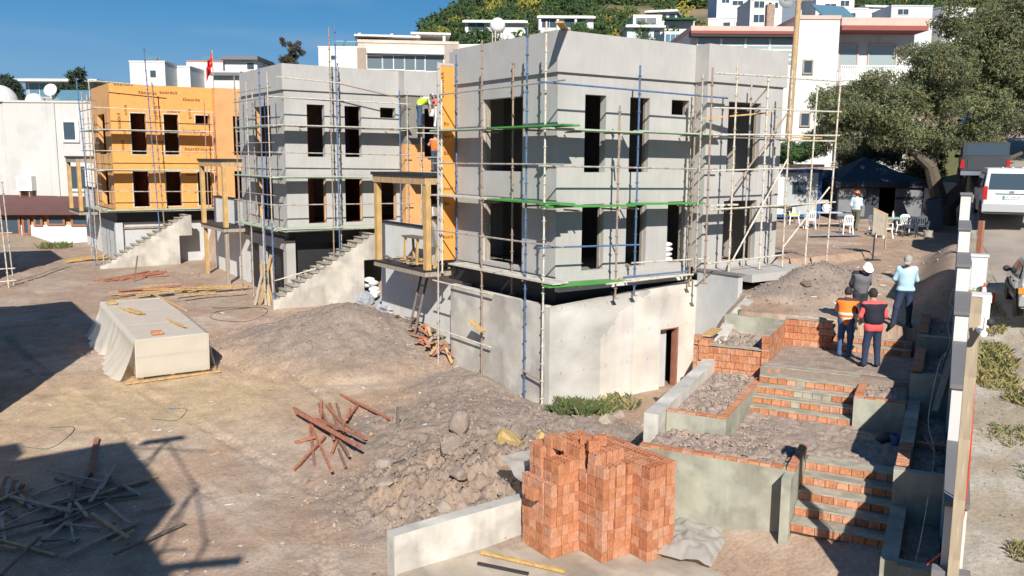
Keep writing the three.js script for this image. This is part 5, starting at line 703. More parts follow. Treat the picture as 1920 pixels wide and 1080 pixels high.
  if (c.vest) {
    const vl = c.vestLen ?? .04, TB = B.slice(1, 7);
    const vf = (x, y, z) => { const p = [x, y, z]; let d = 1; for (const b of TB) d = smin(d, cap(p, b[0], b[1], b[2] + .026, b[3] + .026), .06); d += wr(x, y, z) * 1.6; d = Math.max(d, (J.hip[1] + vl) - y, y - (J.neck[1] - .035)); const mid = (a, b, k) => [0, 1, 2].map(i => lerp(a[i], b[i], k)); const arm2 = Math.min(cap(p, mid(J.sl, J.el, .12), J.el, .066, .056), cap(p, mid(J.sr, J.er, .12), J.er, .066, .056)); const ax = Math.abs(x - J.chest[0]); return ax > Math.abs(J.sl[0]) - .035 ? Math.max(d, -arm2) : d; };
    const band = c.band; const vg = nets(vf, lo, hi, .02, (x, y, z) => { const r = y - J.waist[1]; const hit = band && ((Math.abs(r - .02) < .026) || (Math.abs(r + .1) < .026) || (Math.abs(Math.abs(x - J.chest[0]) - .1) < .022 && r > .02 && band === 2)); const w = .9 + .2 * fbm(x * 8 + 3, y * 8 + z * 8, 2); return (hit ? [.72, .7, .6] : c.vest).map(v => v * w); });
    part('vest', vg, peopleMat, o);
  }
  return o;
}
const facing = (a, b) => Math.atan2(b[0] - a[0], b[1] - a[1]);
const L2 = LV[2], L3 = LV[3];
const jean = [.02, .035, .075];
person('person in an orange reflective vest and blue jeans standing on the landing', [3.62, L2, 6.95], 2.15, { h: 1.74, top: [.07, .03, .04], bottom: [.05, .1, .2], vest: [.95, .2, .02], band: 1, vestLen: -.12, look: [-.2, -.5, 1], shoes: [.2, .18, .16] }, { chest: [0, 1.28, .06], neck: [0, 1.44, .1], head: [-.01, 1.58, .17], sl: [.17, 1.38, .08], sr: [-.17, 1.38, .08], el: [.25, 1.14, .06], wl: [.15, 1.05, .28], er: [-.24, 1.14, .06], wr: [-.1, 1.06, .28], kr: [-.12, .5, .06] });
person('person in a black vest over a red shirt seen from behind on the landing', [3.2, L2, 7.95], Math.PI - .55, { h: 1.84, fat: 1.1, short: true, top: [.75, .1, .1], bottom: jean, vest: [.012, .013, .025], vestLen: .06, hem: -.1, look: [.1, -.6, 1] }, { chest: [0, 1.3, .04], neck: [0, 1.46, .07], head: [0, 1.61, .13], sl: [.2, 1.4, .05], sr: [-.2, 1.4, .05], el: [.29, 1.14, .05], er: [-.29, 1.14, .05], wl: [.2, 1.0, .24], wr: [-.22, .96, .22], al: [.16, .08, 0], ar: [-.13, .08, -.02], kl: [.13, .5, .03], kr: [-.12, .5, .03], tl: [.2, .04, .15], tr: [-.2, .04, .13] });
person('person in a white helmet and grey vest looking down at the steps', [4.75, L3 - .17, 6.55], -.45, { h: 1.78, top: [.02, .02, .028], bottom: [.03, .035, .04], vest: [.15, .15, .17], helmet: [.85, .84, .8], vestLen: -.02, look: [-.15, -.9, .9] }, { chest: [0, 1.29, .06], neck: [0, 1.44, .12], head: [.0, 1.56, .23], el: [.25, 1.14, -.04], er: [-.25, 1.14, -.04], wl: [.16, .98, -.16], wr: [-.16, .98, -.16] });
person('person in a pale blue shirt and flat cap at the top of the steps', [5.35, L3 - .05, 7.4], -.75, { h: 1.83, fat: 1.1, short: true, top: [.42, .62, .74], bottom: jean, cap: [.34, .32, .29], hair: [.3, .28, .26], hem: -.02, shoes: [.02, .02, .02], look: [-.3, -.5, 1] }, { neck: [0, 1.46, .04], head: [-.02, 1.6, .1], el: [.27, 1.14, -.08], er: [-.25, 1.16, -.06], wl: [.12, 1.0, -.18], wr: [-.1, 1.0, -.18], kr: [-.2, .5, .08], ar: [-.26, .08, .08], tr: [-.33, .04, .22], al: [.12, .08, 0], kl: [.1, .5, .02] });
person('person in an orange cap and light blue shirt walking by the tables', [20.1, ground(20.1, -3.9), -3.9], 1.9, { h: 1.75, top: [.5, .6, .68], bottom: [.12, .11, .07], helmet: [.95, .17, .02], look: [0, -.2, 1] }, { el: [.22, 1.14, -.1], er: [-.22, 1.14, .02], wl: [.2, .95, .05], wr: [-.16, 1.0, .22], kl: [.09, .52, .14], al: [.1, .1, .18], tl: [.11, .05, .34], kr: [-.09, .5, -.02], ar: [-.1, .12, -.28], tr: [-.11, .05, -.12] });
person('person in a yellow vest bending with a bucket on the upper scaffold', [3.75, 7.73, -14.75], 1.35, { h: 1.72, top: [.5, .5, .46], bottom: [.05, .09, .16], vest: [.5, .85, .03], helmet: [.6, .5, .55], vestLen: -.02, look: [0, -.5, 1] }, { waist: [0, 1.06, .08], chest: [0, 1.2, .26], neck: [0, 1.28, .42], head: [0, 1.34, .58], sl: [.17, 1.26, .36], sr: [-.17, 1.26, .36], el: [.2, 1.02, .48], er: [-.2, 1.02, .44], wl: [.18, .82, .55], wr: [-.17, .8, .46] });
person('person in an orange vest working at the window below the yellow vest', [4.55, 5.78, -14.75], Math.PI - .2, { h: 1.72, top: [.3, .3, .3], bottom: [.05, .07, .1], vest: [.95, .16, .02], hair: [.05, .04, .03], look: [0, 0, 1] }, { el: [.27, 1.2, .1], wl: [.2, 1.25, .32], er: [-.27, 1.2, .1], wr: [-.2, 1.2, .32] });
person('person in a red and white shirt on the scaffold beside the blue pole', [4.7, 7.73, -14.8], Math.PI - .6, { h: 1.7, top: [.85, .15, .15], bottom: [.6, .6, .62], hair: [.1, .05, .04], look: [0, -.2, 1] }, { waist: [0, 1.0, .06], chest: [0, 1.15, .16], neck: [0, 1.26, .24], head: [0, 1.38, .32], sl: [.17, 1.22, .2], sr: [-.17, 1.22, .2], el: [.24, .98, .26], er: [-.24, .98, .26], wl: [.2, .85, .4], wr: [-.2, .85, .4] });
{ const o = thing('bucket', 'white bucket held by the person in the yellow vest', 'bucket', [4.3, 8.2, -14.6]); part('bucket_body', new THREE.LatheGeometry([[0, 0], [.12, 0], [.15, .3], [.14, .3], [.11, .02]].map(v => new THREE.Vector2(...v)), 18), M.plastic, o); part('handle', (() => { const g = new THREE.TorusGeometry(.14, .008, 5, 16, Math.PI); g.translate(0, .3, 0); return g; })(), M.dark, o); }
// ---------- vehicles ----------
const paintWhite = new THREE.MeshPhysicalMaterial({ color: new THREE.Color(.68, .69, .7), roughness: .35, clearcoat: .7, clearcoatRoughness: .15 }), paintDark = new THREE.MeshPhysicalMaterial({ color: new THREE.Color(.05, .055, .06), roughness: .35, clearcoat: .6, clearcoatRoughness: .15 }), paintSilver = new THREE.MeshPhysicalMaterial({ color: new THREE.Color(.5, .5, .47), roughness: .4, clearcoat: .6 }), lampRed = mat(.45, .015, .015, { rough: .2 }), lampAmber = mat(.8, .25, .03, { rough: .2 }), lampClear = mat(.75, .77, .8, { rough: .15 });
// local axes: +z is the rear, x to the right when seen from behind, profile given as [z, y]
function vehicle(label, cat, pos, turn, d) {
  const o = thing(d.name, label, cat, pos, turn); const W = d.w / 2, yb = d.belt, yt = d.top;
  const bend = (g, inn = 0) => { const p = g.attributes.position; for (let i = 0; i < p.count; i++) { const y = p.getY(i), z = p.getZ(i), k = y > yb ? 1 - d.tumble * (y - yb) / (yt - yb) : 1 - .06 * Math.max(0, (.55 - y) / .55) ** 2, e = 1 - .05 * Math.max(0, Math.abs(z) / (d.len / 2) - .75) * 4; p.setX(i, p.getX(i) * k * e); } g.computeVertexNormals(); return g; };
  const ext = (pts, x0, x1, bev) => { const s = new THREE.Shape(pts.map(([z, y]) => new THREE.Vector2(-z, y))); const g = new THREE.ExtrudeGeometry(s, { depth: x1 - x0 - 2 * bev, bevelEnabled: bev > 0, bevelSize: bev, bevelThickness: bev, bevelSegments: 3, curveSegments: 6, steps: 6 }); g.translate(0, 0, x0 + bev); g.rotateY(Math.PI / 2); return bend(g); };
  const inset = (pts, e) => { const c = pts.reduce((a, p) => [a[0] + p[0] / pts.length, a[1] + p[1] / pts.length], [0, 0]); return pts.map(([z, y]) => { const dz = z - c[0], dy = y - c[1]; return [z - Math.sign(dz) * e, y - Math.sign(dy) * e]; }); };
  const body = part('body', toCreasedNormals(ext(inset(d.profile, .05), -W, W, .05), .6), d.paint, o);
  for (const w of d.sideGlass || []) for (const sgn of [-1, 1]) { const g = ext(w, -.006, .006, 0); const p = g.attributes.position; for (let i = 0; i < p.count; i++) { const y = p.getY(i), z = p.getZ(i), k = y > yb ? 1 - d.tumble * (y - yb) / (yt - yb) : 1, e = 1 - .05 * Math.max(0, Math.abs(z) / (d.len / 2) - .75) * 4; p.setX(i, sgn * (W * k * e + .003) + p.getX(i)); } g.computeVertexNormals(); part('side_window', g, M.glass, o); }
  const q4 = (y0, z0, w0, y1, z1, w1, off) => { const n = V(0, -(z1 - z0), y1 - y0).normalize().multiplyScalar(off); const a = [[-w0, y0, z0], [w0, y0, z0], [w1, y1, z1], [-w1, y1, z1]].map(v => V(...v).add(n)); const b = a.map(v => v.clone().addScaledVector(n.clone().normalize(), -Math.sign(off) * .02)); const P = [0, 1, 2, 0, 2, 3].map(i => a[i]); const E = []; for (let i = 0; i < 4; i++) { const j = (i + 1) % 4; E.push(a[i], b[i], b[j], a[i], b[j], a[j]); } const g = new THREE.BufferGeometry().setFromPoints([...P, ...E]); g.computeVertexNormals(); return g; };
  for (const [n, m, ...a] of d.quads || []) part(n, q4(...a), m, o);
  for (const [n, m, x, y, z, w, h, t] of d.boxes || []) part(n, bx(w, h, t, x, y, z), m, o);
  for (const z of d.axles) for (const sgn of [-1, 1]) { const t = new THREE.TorusGeometry(.235, .085, 10, 24); t.rotateY(Math.PI / 2); t.scale(1.15, 1, 1); t.translate(sgn * (W - .1), .31, z); const wh = part('wheel', t, M.rubber, o); const r = new THREE.CylinderGeometry(.19, .19, .14, 18); r.rotateZ(Math.PI / 2); r.translate(sgn * (W - .09), .31, z); part('rim', r, d.rim || M.chrome, wh); const arch = new THREE.CylinderGeometry(.37, .37, .05, 24); arch.rotateZ(Math.PI / 2); arch.translate(sgn * (W - .022), .34, z); part('wheel_arch', arch, M.dark, o); }
  for (const [x, y, z] of d.mirrors || []) { const s = new THREE.SphereGeometry(1, 12, 8); s.scale(.1, .085, .06); s.translate(x, y, z); part('mirror', s, M.dark, o); }
  return o;
}
const RT = TURN;    // road direction in world: e1
const carTurn = -(Math.PI / 2 - TURN) ;   // front (-z local) looks along +s
const onRoad = (s, t) => { const p = S(s, t); return [p.x, road(s) + .075, p.z]; };
const plate = new THREE.MeshPhysicalMaterial({ roughness: .5, map: printTex(256, 60, '#e8e8e2', x => { x.fillStyle = '#2a9a8a'; x.fillRect(0, 0, 26, 60); x.fillStyle = '#222'; x.font = 'bold 44px sans-serif'; x.fillText('DL  19X 34', 34, 46); }) });
{ // white passenger van seen from behind
  const v = vehicle('white passenger van parked on the road seen from behind', 'van', onRoad(13.8, 11.55), carTurn + .05, { name: 'parked_van', w: 1.8, len: 4.3, belt: 1.12, top: 1.85, tumble: .13, paint: paintWhite, profile: [[2.1, .3], [2.14, .62], [2.12, 1.1], [1.98, 1.72], [1.8, 1.84], [.4, 1.86], [-.3, 1.82], [-1.05, 1.2], [-2.0, 1.02], [-2.14, .6], [-2.1, .28]], axles: [1.35, -1.4],
    sideGlass: [[[1.75, 1.16], [1.68, 1.68], [.75, 1.7], [.75, 1.14]], [[.68, 1.14], [.68, 1.7], [-.1, 1.7], [-.15, 1.13]], [[-.22, 1.12], [-.2, 1.66], [-.4, 1.62], [-.95, 1.16]]],
    quads: [['rear_window', M.glass, 1.12, 2.125, .72, 1.66, 2.0, .66, .012], ['tailgate_crease', M.dark, .97, 2.145, .46, .99, 2.143, .5, .008], ['emblem', M.chrome, 1.02, 2.137, .07, 1.08, 2.135, .07, .014], ['badge', M.chrome, 1.03, 2.137, -.001, 1.05, 2.136, .001, .01], ['windscreen', M.glass, 1.22, -1.06, .7, 1.76, -.42, .68, -.02]],
    boxes: [['bumper', mat(.38, .39, .4, { rough: .6 }), 0, .5, 2.12, 1.74, .26, .16], ['bumper_lip', M.dark, 0, .34, 2.1, 1.6, .1, .14], ['tail_light', lampRed, -.8, 1.0, 2.09, .13, .46, .1], ['tail_light', lampRed, .8, 1.0, 2.09, .13, .46, .1], ['roof_rib', paintWhite, -.3, 1.865, .7, .05, .025, 2.0], ['roof_rib', paintWhite, 0, 1.868, .7, .05, .025, 2.0], ['roof_rib', paintWhite, .3, 1.865, .7, .05, .025, 2.0]], mirrors: [[-.98, 1.2, -.75], [.98, 1.2, -.75]] });
  const g = new THREE.PlaneGeometry(.52, .12); g.translate(0, .86, 2.16); part('number_plate', g, plate, v);
}
vehicle('dark pickup truck parked ahead of the white van', 'pickup', onRoad(19.6, 10.85), carTurn + .02, { name: 'pickup_truck', w: 1.8, len: 4.9, belt: 1.12, top: 1.78, tumble: .14, paint: paintDark, profile: [[2.4, .45], [2.42, 1.1], [.9, 1.13], [.72, 1.72], [.5, 1.77], [-.55, 1.77], [-1.25, 1.15], [-2.3, 1.02], [-2.44, .7], [-2.4, .4]], axles: [1.5, -1.55], sideGlass: [[[.72, 1.17], [.58, 1.65], [-.05, 1.66], [-.05, 1.15]], [[-.12, 1.15], [-.12, 1.66], [-.55, 1.66], [-1.1, 1.18]]], quads: [['rear_window', M.glass, 1.16, .9, .7, 1.68, .74, .66, .02], ['tailgate', paintDark, .62, 2.425, .62, 1.08, 2.425, .62, .012]], boxes: [['tail_light', lampRed, -.8, .86, 2.38, .12, .34, .1], ['tail_light', lampRed, .8, .86, 2.38, .12, .34, .1], ['bumper', M.chrome, 0, .5, 2.42, 1.7, .16, .12], ['canopy', paintDark, 0, 1.42, 1.65, 1.62, .6, 1.45], ['canopy_window', M.glass, 0, 1.42, 2.38, 1.4, .42, .02]], mirrors: [[-.98, 1.2, -.85], [.98, 1.2, -.85]] });
vehicle('white pickup facing down the road behind the olive trunk', 'pickup', onRoad(29, 10.75), carTurn + Math.PI + .05, { name: 'pickup_truck', w: 1.85, len: 5, belt: 1.15, top: 1.8, tumble: .15, paint: paintWhite, profile: [[2.4, .45], [2.42, 1.1], [1.0, 1.13], [.8, 1.74], [.5, 1.79], [-.55, 1.79], [-1.25, 1.18], [-2.3, 1.08], [-2.46, .75], [-2.4, .4]], axles: [1.5, -1.55], sideGlass: [[[.72, 1.2], [.58, 1.68], [-.55, 1.68], [-1.1, 1.2]]], quads: [['windscreen', M.glass, 1.22, -1.24, .72, 1.72, -.66, .66, -.02]], boxes: [['grille', M.dark, 0, .85, -2.44, 1.0, .26, .06], ['headlight', lampClear, -.72, .9, -2.38, .3, .2, .12], ['headlight', lampClear, .72, .9, -2.38, .3, .2, .12], ['bumper', paintWhite, 0, .55, -2.44, 1.75, .22, .14]], mirrors: [[-1.0, 1.25, -.8], [1.0, 1.25, -.8]] });
vehicle('white car parked farther up the road behind the branches', 'car', onRoad(38, 11.0), carTurn, { name: 'parked_car', w: 1.75, len: 4.2, belt: .95, top: 1.48, tumble: .18, paint: paintWhite, profile: [[2.05, .3], [2.08, .95], [1.5, 1.38], [.9, 1.47], [-.2, 1.47], [-1.0, .98], [-1.95, .82], [-2.08, .5], [-2.05, .28]], axles: [1.25, -1.3], sideGlass: [[[1.3, 1.0], [1.0, 1.38], [-.2, 1.4], [-.85, 1.0]]], quads: [['rear_window', M.glass, 1.0, 2.02, .62, 1.34, 1.56, .58, .03]], boxes: [['tail_light', lampRed, -.72, .85, 2.04, .2, .2, .1], ['tail_light', lampRed, .72, .85, 2.04, .2, .2, .1]], mirrors: [[-.95, 1.02, -.7]] });
// light grey hatchback at the right edge, seen from its left front corner down to the bonnet
vehicle('light grey hatchback cut off by the right edge of the picture', 'car', onRoad(4.15, 12.3), carTurn + .04, { name: 'parked_car', w: 1.66, len: 3.95, belt: .92, top: 1.4, tumble: .18, paint: paintSilver, profile: [[1.95, .3], [1.97, .9], [1.62, 1.32], [1.2, 1.4], [-.15, 1.39], [-.95, .95], [-1.8, .84], [-1.96, .62], [-1.92, .28]], axles: [1.2, -1.22], sideGlass: [[[1.45, .96], [1.22, 1.3], [.5, 1.32], [.5, .95]], [[.43, .95], [.43, 1.32], [-.15, 1.32], [-.75, .97]]], quads: [['windscreen', M.glass, 1.0, -.9, .66, 1.34, -.28, .6, -.02], ['rear_window', M.glass, .98, 1.93, .6, 1.3, 1.66, .56, .03]], boxes: [['bumper', mat(.3, .3, .3, { rough: .6 }), 0, .48, 1.95, 1.62, .22, .14], ['tail_light', lampAmber, -.74, .74, 1.93, .2, .14, .1], ['tail_light', lampAmber, .74, .74, 1.93, .2, .14, .1], ['tail_light', lampRed, -.56, .74, 1.95, .16, .14, .08], ['tail_light', lampRed, .56, .74, 1.95, .16, .14, .08], ['headlight', lampClear, -.56, .7, -1.93, .26, .14, .06], ['headlight', lampClear, .56, .7, -1.93, .26, .14, .06], ['side_trim', M.dark, -.838, .55, 0, .02, .09, 3.0], ['side_trim', M.dark, .838, .55, 0, .02, .09, 3.0], ['door_handle', M.dark, .836, .82, .55, .03, .035, .14], ['door_handle', M.dark, .836, .82, -.3, .03, .035, .14], ['door_handle', M.dark, -.836, .82, .55, .03, .035, .14], ['door_handle', M.dark, -.836, .82, -.3, .03, .035, .14]], mirrors: [[-.9, 1.0, -.72], [.9, 1.0, -.72]] });

// ---------- tent, tables, chairs ----------
const tentMat = mat(.045, .055, .075, { t: 'plaster', tile: 1.5, rough: .8 }), tentGrey = mat(.2, .21, .23, { rough: .75, t: 'plaster', tile: 1 });
{
  const o = thing('canopy_tent', 'black canopy tent with grey wall panels under the olive tree', 'tent', [25.95, 3.45, -7.5], -.58); const w = 2.15;
  const pyr = [[-w - .15, 1.9, w + .15], [w + .15, 1.9, w + .15], [w + .15, 1.9, -w - .15], [-w - .15, 1.9, -w - .15]].map(v => V(...v)), ap = V(0, 3.15, 0), P = []; for (let i = 0; i < 4; i++) { const a = pyr[i], b = pyr[(i + 1) % 4]; for (let k = 0; k < 6; k++) { const f = t => { const q = a.clone().lerp(b, t); return q; }; const a2 = f(k / 6), b2 = f((k + 1) / 6); const ma = a2.clone().lerp(ap, .5), mb = b2.clone().lerp(ap, .5); ma.y -= .06; mb.y -= .06; P.push(a2, b2, mb, a2, mb, ma, ma, mb, ap); } }
  const rg = new THREE.BufferGeometry().setFromPoints(P); rg.computeVertexNormals(); part('roof', rg, tentMat, o);
  const val = part('valance', [bx(2 * w + .3, .26, .02, 0, 1.77, w + .16), bx(2 * w + .3, .26, .02, 0, 1.77, -w - .16), bx(.02, .26, 2 * w + .3, -w - .16, 1.77, 0), bx(.02, .26, 2 * w + .3, w + .16, 1.77, 0)], tentMat, o);
  part('emblem', (() => { const g = new THREE.CircleGeometry(.12, 6); g.rotateX(-.55); g.translate(-.5, 2.62, 1.0); return g; })(), mat(.4, .38, .25), o);
  for (const x of [-w, w]) for (const z of [-w, w]) part('leg', tube(V(x, -.3, z), V(x, 1.9, z), .03), M.dark, o);
  for (const [x0, x1] of [[-2.1, -.75], [.75, 2.1]]) { part('wall_panel', bb(x0, x1, .2, 1.6, w - .03, w), tentGrey, o); part('panel_strap', bb(x0, x1, 1.05, 1.18, w, w + .02), tentMat, o); part('panel_base', bb(x0, x1, -.2, .2, w - .025, w + .005), tentMat, o); }
  part('side_wall', [bb(-w, -w + .02, -.2, 1.65, -w, w - .05), bb(w - .02, w, -.2, 1.65, -w, w - .05), bb(-w, w, -.2, 1.65, -w, -w + .02)], tentMat, o); part('door_flap', bb(-.72, -.05, 0, 1.6, w - .06, w - .04), tentMat, o);
}
function chair(label, x, z, turn, m, base) {
  const o = thing('plastic_chair', label, 'chair', [x, ground(x, z), z], turn, 'plastic garden chairs');
  part('seat', bx(.44, .035, .42, 0, .42, 0), m, o); const bk = new THREE.Shape([[-.22, 0], [.22, 0], [.2, .36], [.1, .43], [-.1, .43], [-.2, .36]].map(p => new THREE.Vector2(...p))); for (const q of [-.12, -.04, .04, .12]) bk.holes.push(new THREE.Path([[q - .022, .06], [q - .022, .32], [q + .022, .32], [q + .022, .06]].map(p => new THREE.Vector2(...p)))); const bg = new THREE.ExtrudeGeometry(bk, { depth: .025, bevelEnabled: false }); bg.rotateX(-.18); bg.translate(0, .44, -.21); part('backrest', bg, m, o);
  for (const s of [-1, 1]) { part('leg', beam(V(s * .2, .42, .18), V(s * .25, 0, .24), .045, .05), m, o); part('leg', beam(V(s * .19, .42, -.18), V(s * .22, 0, -.25), .045, .05), m, o); part('armrest', [beam(V(s * .24, .63, -.2), V(s * .25, .63, .18), .05, .03), beam(V(s * .25, .63, .18), V(s * .23, .42, .2), .04, .04)], m, o); }
  return o;
}
const P5 = (s, t) => { const p = S(s, t); return [p.x, p.z]; };
const greyPlastic = mat(.05, .06, .08, { rough: .5 });
[['white plastic chair left of the long blue-grey table', 19.8, 4.0, 2.4, M.plastic], ['white plastic chair in front of the long blue-grey table', 18.4, 5.75, 2.5, M.plastic], ['white plastic chair with a yellow cloth by the container', 21.4, 2.95, -.5, M.plastic], ['white plastic chair at the left of the small table', 18.6, 6.95, 1.2, M.plastic], ['white plastic chair in front of the small table', 17.7, 7.35, -.3, M.plastic], ['white plastic chair behind the small table', 19.3, 8.0, -1.2, M.plastic], ['dark plastic chair right of the small table', 18.4, 8.35, -1.3, greyPlastic], ['second dark plastic chair near the fence', 18.9, 8.75, -1.0, greyPlastic]].forEach(([l, s, t, a, m]) => { const [x, z] = P5(s, t); chair(l, x, z, a, m); });
{ const [x, z] = P5(21.4, 2.95); const m = part('folded_cloth', [bx(.38, .04, .34, 0, .46, .0), bx(.3, .05, .2, .02, .5, .02)], mat(.6, .85, .05)); m.position.set(x, ground(x, z), z); m.rotation.y = -.5; tag(m, 'bright yellow-green cloth lying on the chair by the container', 'cloth'); const c = part('jacket', lump(.25, 3, .9, 1, .4, 2, .4), M.dark); c.position.set(x - .05, ground(x, z) + .72, z - .2); tag(c, 'black jacket hung over the chair by the container', 'jacket'); }
function table(label, x, z, w, d, turn, m) { const o = thing('folding_table', label, 'table', [x, ground(x, z), z], turn, 'folding tables'); part('table_top', bx(w, .04, d, 0, .72, 0), m, o); for (const a of [-1, 1]) for (const b of [-1, 1]) part('leg', tube(V(a * (w / 2 - .1), 0, b * (d / 2 - .08)), V(a * (w / 2 - .12), .7, b * (d / 2 - .1)), .02), M.steel, o); part('crossbar', tube(V(-w / 2 + .1, .2, 0), V(w / 2 - .1, .2, 0), .015), M.steel, o); return o; }
{ const [x, z] = P5(20.3, 5.0); table('long blue-grey table with a white bag on it', x, z, 1.9, .75, -.55, mat(.45, .52, .62, { rough: .4 })); const b = part('plastic_bag', lump(.2, 4, 1, 1, .9, 2, .5), M.plastic); const [bx1, bz] = P5(20.4, 4.6); b.position.set(bx1, ground(bx1, bz) + .9, bz); tag(b, 'white plastic bag on the long blue-grey table', 'bag'); const [x2, z2] = P5(19.2, 7.5); table('small table with bottles among the white chairs', x2, z2, .95, .7, -.5, mat(.25, .5, .48, { rough: .4 })); const bt = part('bottle', new THREE.LatheGeometry([[0, 0], [.04, 0], [.04, .18], [.015, .24], [.015, .28], [0, .28]].map(v => new THREE.Vector2(...v)), 12), M.plastic); bt.position.set(x2 + .1, ground(x2, z2) + .74, z2); tag(bt, 'white bottle on the small table', 'bottle'); }
{ const [x, z] = P5(18.6, 9.0); const m = part('flower_bucket', new THREE.LatheGeometry([[0, 0], [.15, 0], [.2, .28], [.18, .28], [.14, .03]].map(v => new THREE.Vector2(...v)), 18), M.paleConcrete); m.position.set(x, ground(x, z), z); tag(m, 'grey bucket beside the fence end', 'bucket'); }
{ const [x, z] = P5(17.4, 5.4); const g = new THREE.PlaneGeometry(2.2, .5, 24, 8), p = g.attributes.position; for (let i = 0; i < p.count; i++) p.setZ(i, .05 * fbm(p.getX(i) * 3 + 9, p.getY(i) * 3, 3)); g.rotateX(-Math.PI / 2); g.computeVertexNormals(); const m = part('tarpaulin', g, mat(.2, .33, .55)); m.position.set(x, ground(x, z) + .03, z); m.rotation.y = -.55; tag(m, 'blue tarpaulin strip lying in front of the tables', 'tarpaulin'); }
{ // toilet cabin
  const [x, z] = P5(26, 3.6), c = mat(.14, .19, .27, { rough: .45 }), o = thing('toilet_cabin', 'blue-grey portable toilet cabin beside the tent', 'toilet', [x, ground(x, z), z], -.55);
  part('cabin', bx(1.15, 2.1, 1.15, 0, 1.07, 0), c, o); const rg = new THREE.CylinderGeometry(.6, .6, 1.17, 20, 1, false, 0, Math.PI); rg.rotateX(Math.PI / 2); rg.rotateZ(Math.PI / 2); rg.scale(.96, .35, 1); rg.translate(0, 2.12, 0); part('roof', rg, c, o); const dr = part('door', bx(.78, 1.75, .03, 0, .98, .59), mat(.2, .26, .35, { rough: .4 }), o); part('vent', [0, 1, 2].map(i => bx(.5, .03, .02, 0, 1.55 + i * .09, .612)), M.dark, dr); part('handle', bx(.05, .14, .04, .3, 1.0, .62), M.plastic, dr);
}
{ // office container
  const [x, z] = P5(24.2, 1.8), o = thing('site_container', 'white site container with blue frame beside the largest villa', 'container', [x, ground(x, z), z], -.62); const wgt = mat(.42, .46, .48, { t: 'white', tile: 2 }), bl = mat(.01, .06, .22, { rough: .5 });
  part('box', bx(3.8, 2.2, 2.4, -.3, 1.2, 0), wgt, o); part('frame', [bx(.16, 2.45, .16, 1.62, 1.2, 1.22), bx(.16, 2.45, .16, -2.2, 1.2, 1.22), bx(4, .18, .16, -.3, 2.36, 1.22), bx(4, .16, .16, -.3, .1, 1.22), bx(.16, .18, 2.5, 1.62, 2.36, 0)], bl, o); part('roof', bx(4.1, .22, 2.7, -.3, 2.58, 0), mat(.5, .42, .33), o); part('door', bx(.8, 1.9, .04, -.6, 1.1, 1.215), M.plastic, o); part('window', bx(.7, .6, .04, .6, 1.5, 1.215), M.glass, o); part('pipe', tube(V(-.9, .1, 1.3), V(-.9, 2.3, 1.3), .04), M.plastic, o);
}
// stacked doors and boards by the fence
{ const r = rng(41); for (let i = 0; i < 4; i++) { const [x, z] = P5(20.6 + i * .35, 9.15); const m = part('building_board', bx(.6, 1.3, .05), i === 1 ? tentGrey : mat(.06, .08, .11, { rough: .6 })); m.position.set(x, ground(x, z) + .72, z); m.rotation.set(-.15, -.9 + .15 * i, .04); tag(m, ['foremost dark panel leaning at the fence end', 'grey panel leaning at the fence end', 'third dark panel leaning at the fence end', 'rearmost dark panel leaning at the fence end'][i], 'panel', 'panels leaning at the fence end'); } }
// ---------- town behind ----------
function townHouse(name, label, pos, W, Ht, D, wins, o = {}) {
  const g = thing(name, label, 'house', pos, -.608 + (o.turn || 0), o.group || 'white houses on the hillside'); const m = o.m || M.white;
  part('wall', bb(-W / 2, W / 2, -14, Ht, -D, 0), m, g); part('parapet', [bb(-W / 2 - .06, W / 2 + .06, Ht, Ht + .22, -.2, .06), bb(-W / 2 - .06, W / 2 + .06, Ht, Ht + .22, -D, -D + .2), bb(-W / 2 - .06, -W / 2 + .2, Ht, Ht + .22, -D + .2, -.2), bb(W / 2 - .2, W / 2 + .06, Ht, Ht + .22, -D + .2, -.2)], o.pm || m, g);
  for (const [a, b, y0, y1] of wins) { const w = part('window', bb(a, b, y0, y1, -.02, .03), o.gm || M.glass, g); const f = .07; part('frame', [bb(a - f, a, y0 - f, y1 + f, -.02, .06), bb(b, b + f, y0 - f, y1 + f, -.02, .06), bb(a, b, y1, y1 + f, -.02, .06), bb(a, b, y0 - f, y0, -.02, .06), ...(b - a > 1.3 ? [bb((a + b) / 2 - .03, (a + b) / 2 + .03, y0, y1, .0, .05)] : [])], o.fm || M.plastic, w); }
  if (o.eave) part('eave', bb(-W / 2 - o.eave, W / 2 + o.eave, Ht - .35, Ht + .02, -D, o.eave + .5), o.em || M.white, g);
  return g;
}
const tanks = (g, list) => list.forEach(([x, y, z, r, L]) => { const c = new THREE.CylinderGeometry(r, r, L, 14); c.rotateZ(Math.PI / 2); c.translate(x, y, z); const t = part('water_tank', c, M.plastic, g); part('tank_stand', [bx(.1, y, .5, x - L / 3, 0, z), bx(.1, y, .5, x + L / 3, 0, z)].map(b => b.translate(0, y / 2, 0)), M.steel, t); const pn = bx(L * 1.2, .06, 1.5); pn.rotateX(.7); pn.translate(x, y - .25, z + 1.0); part('solar_panel', pn, M.glassBlue, g); });
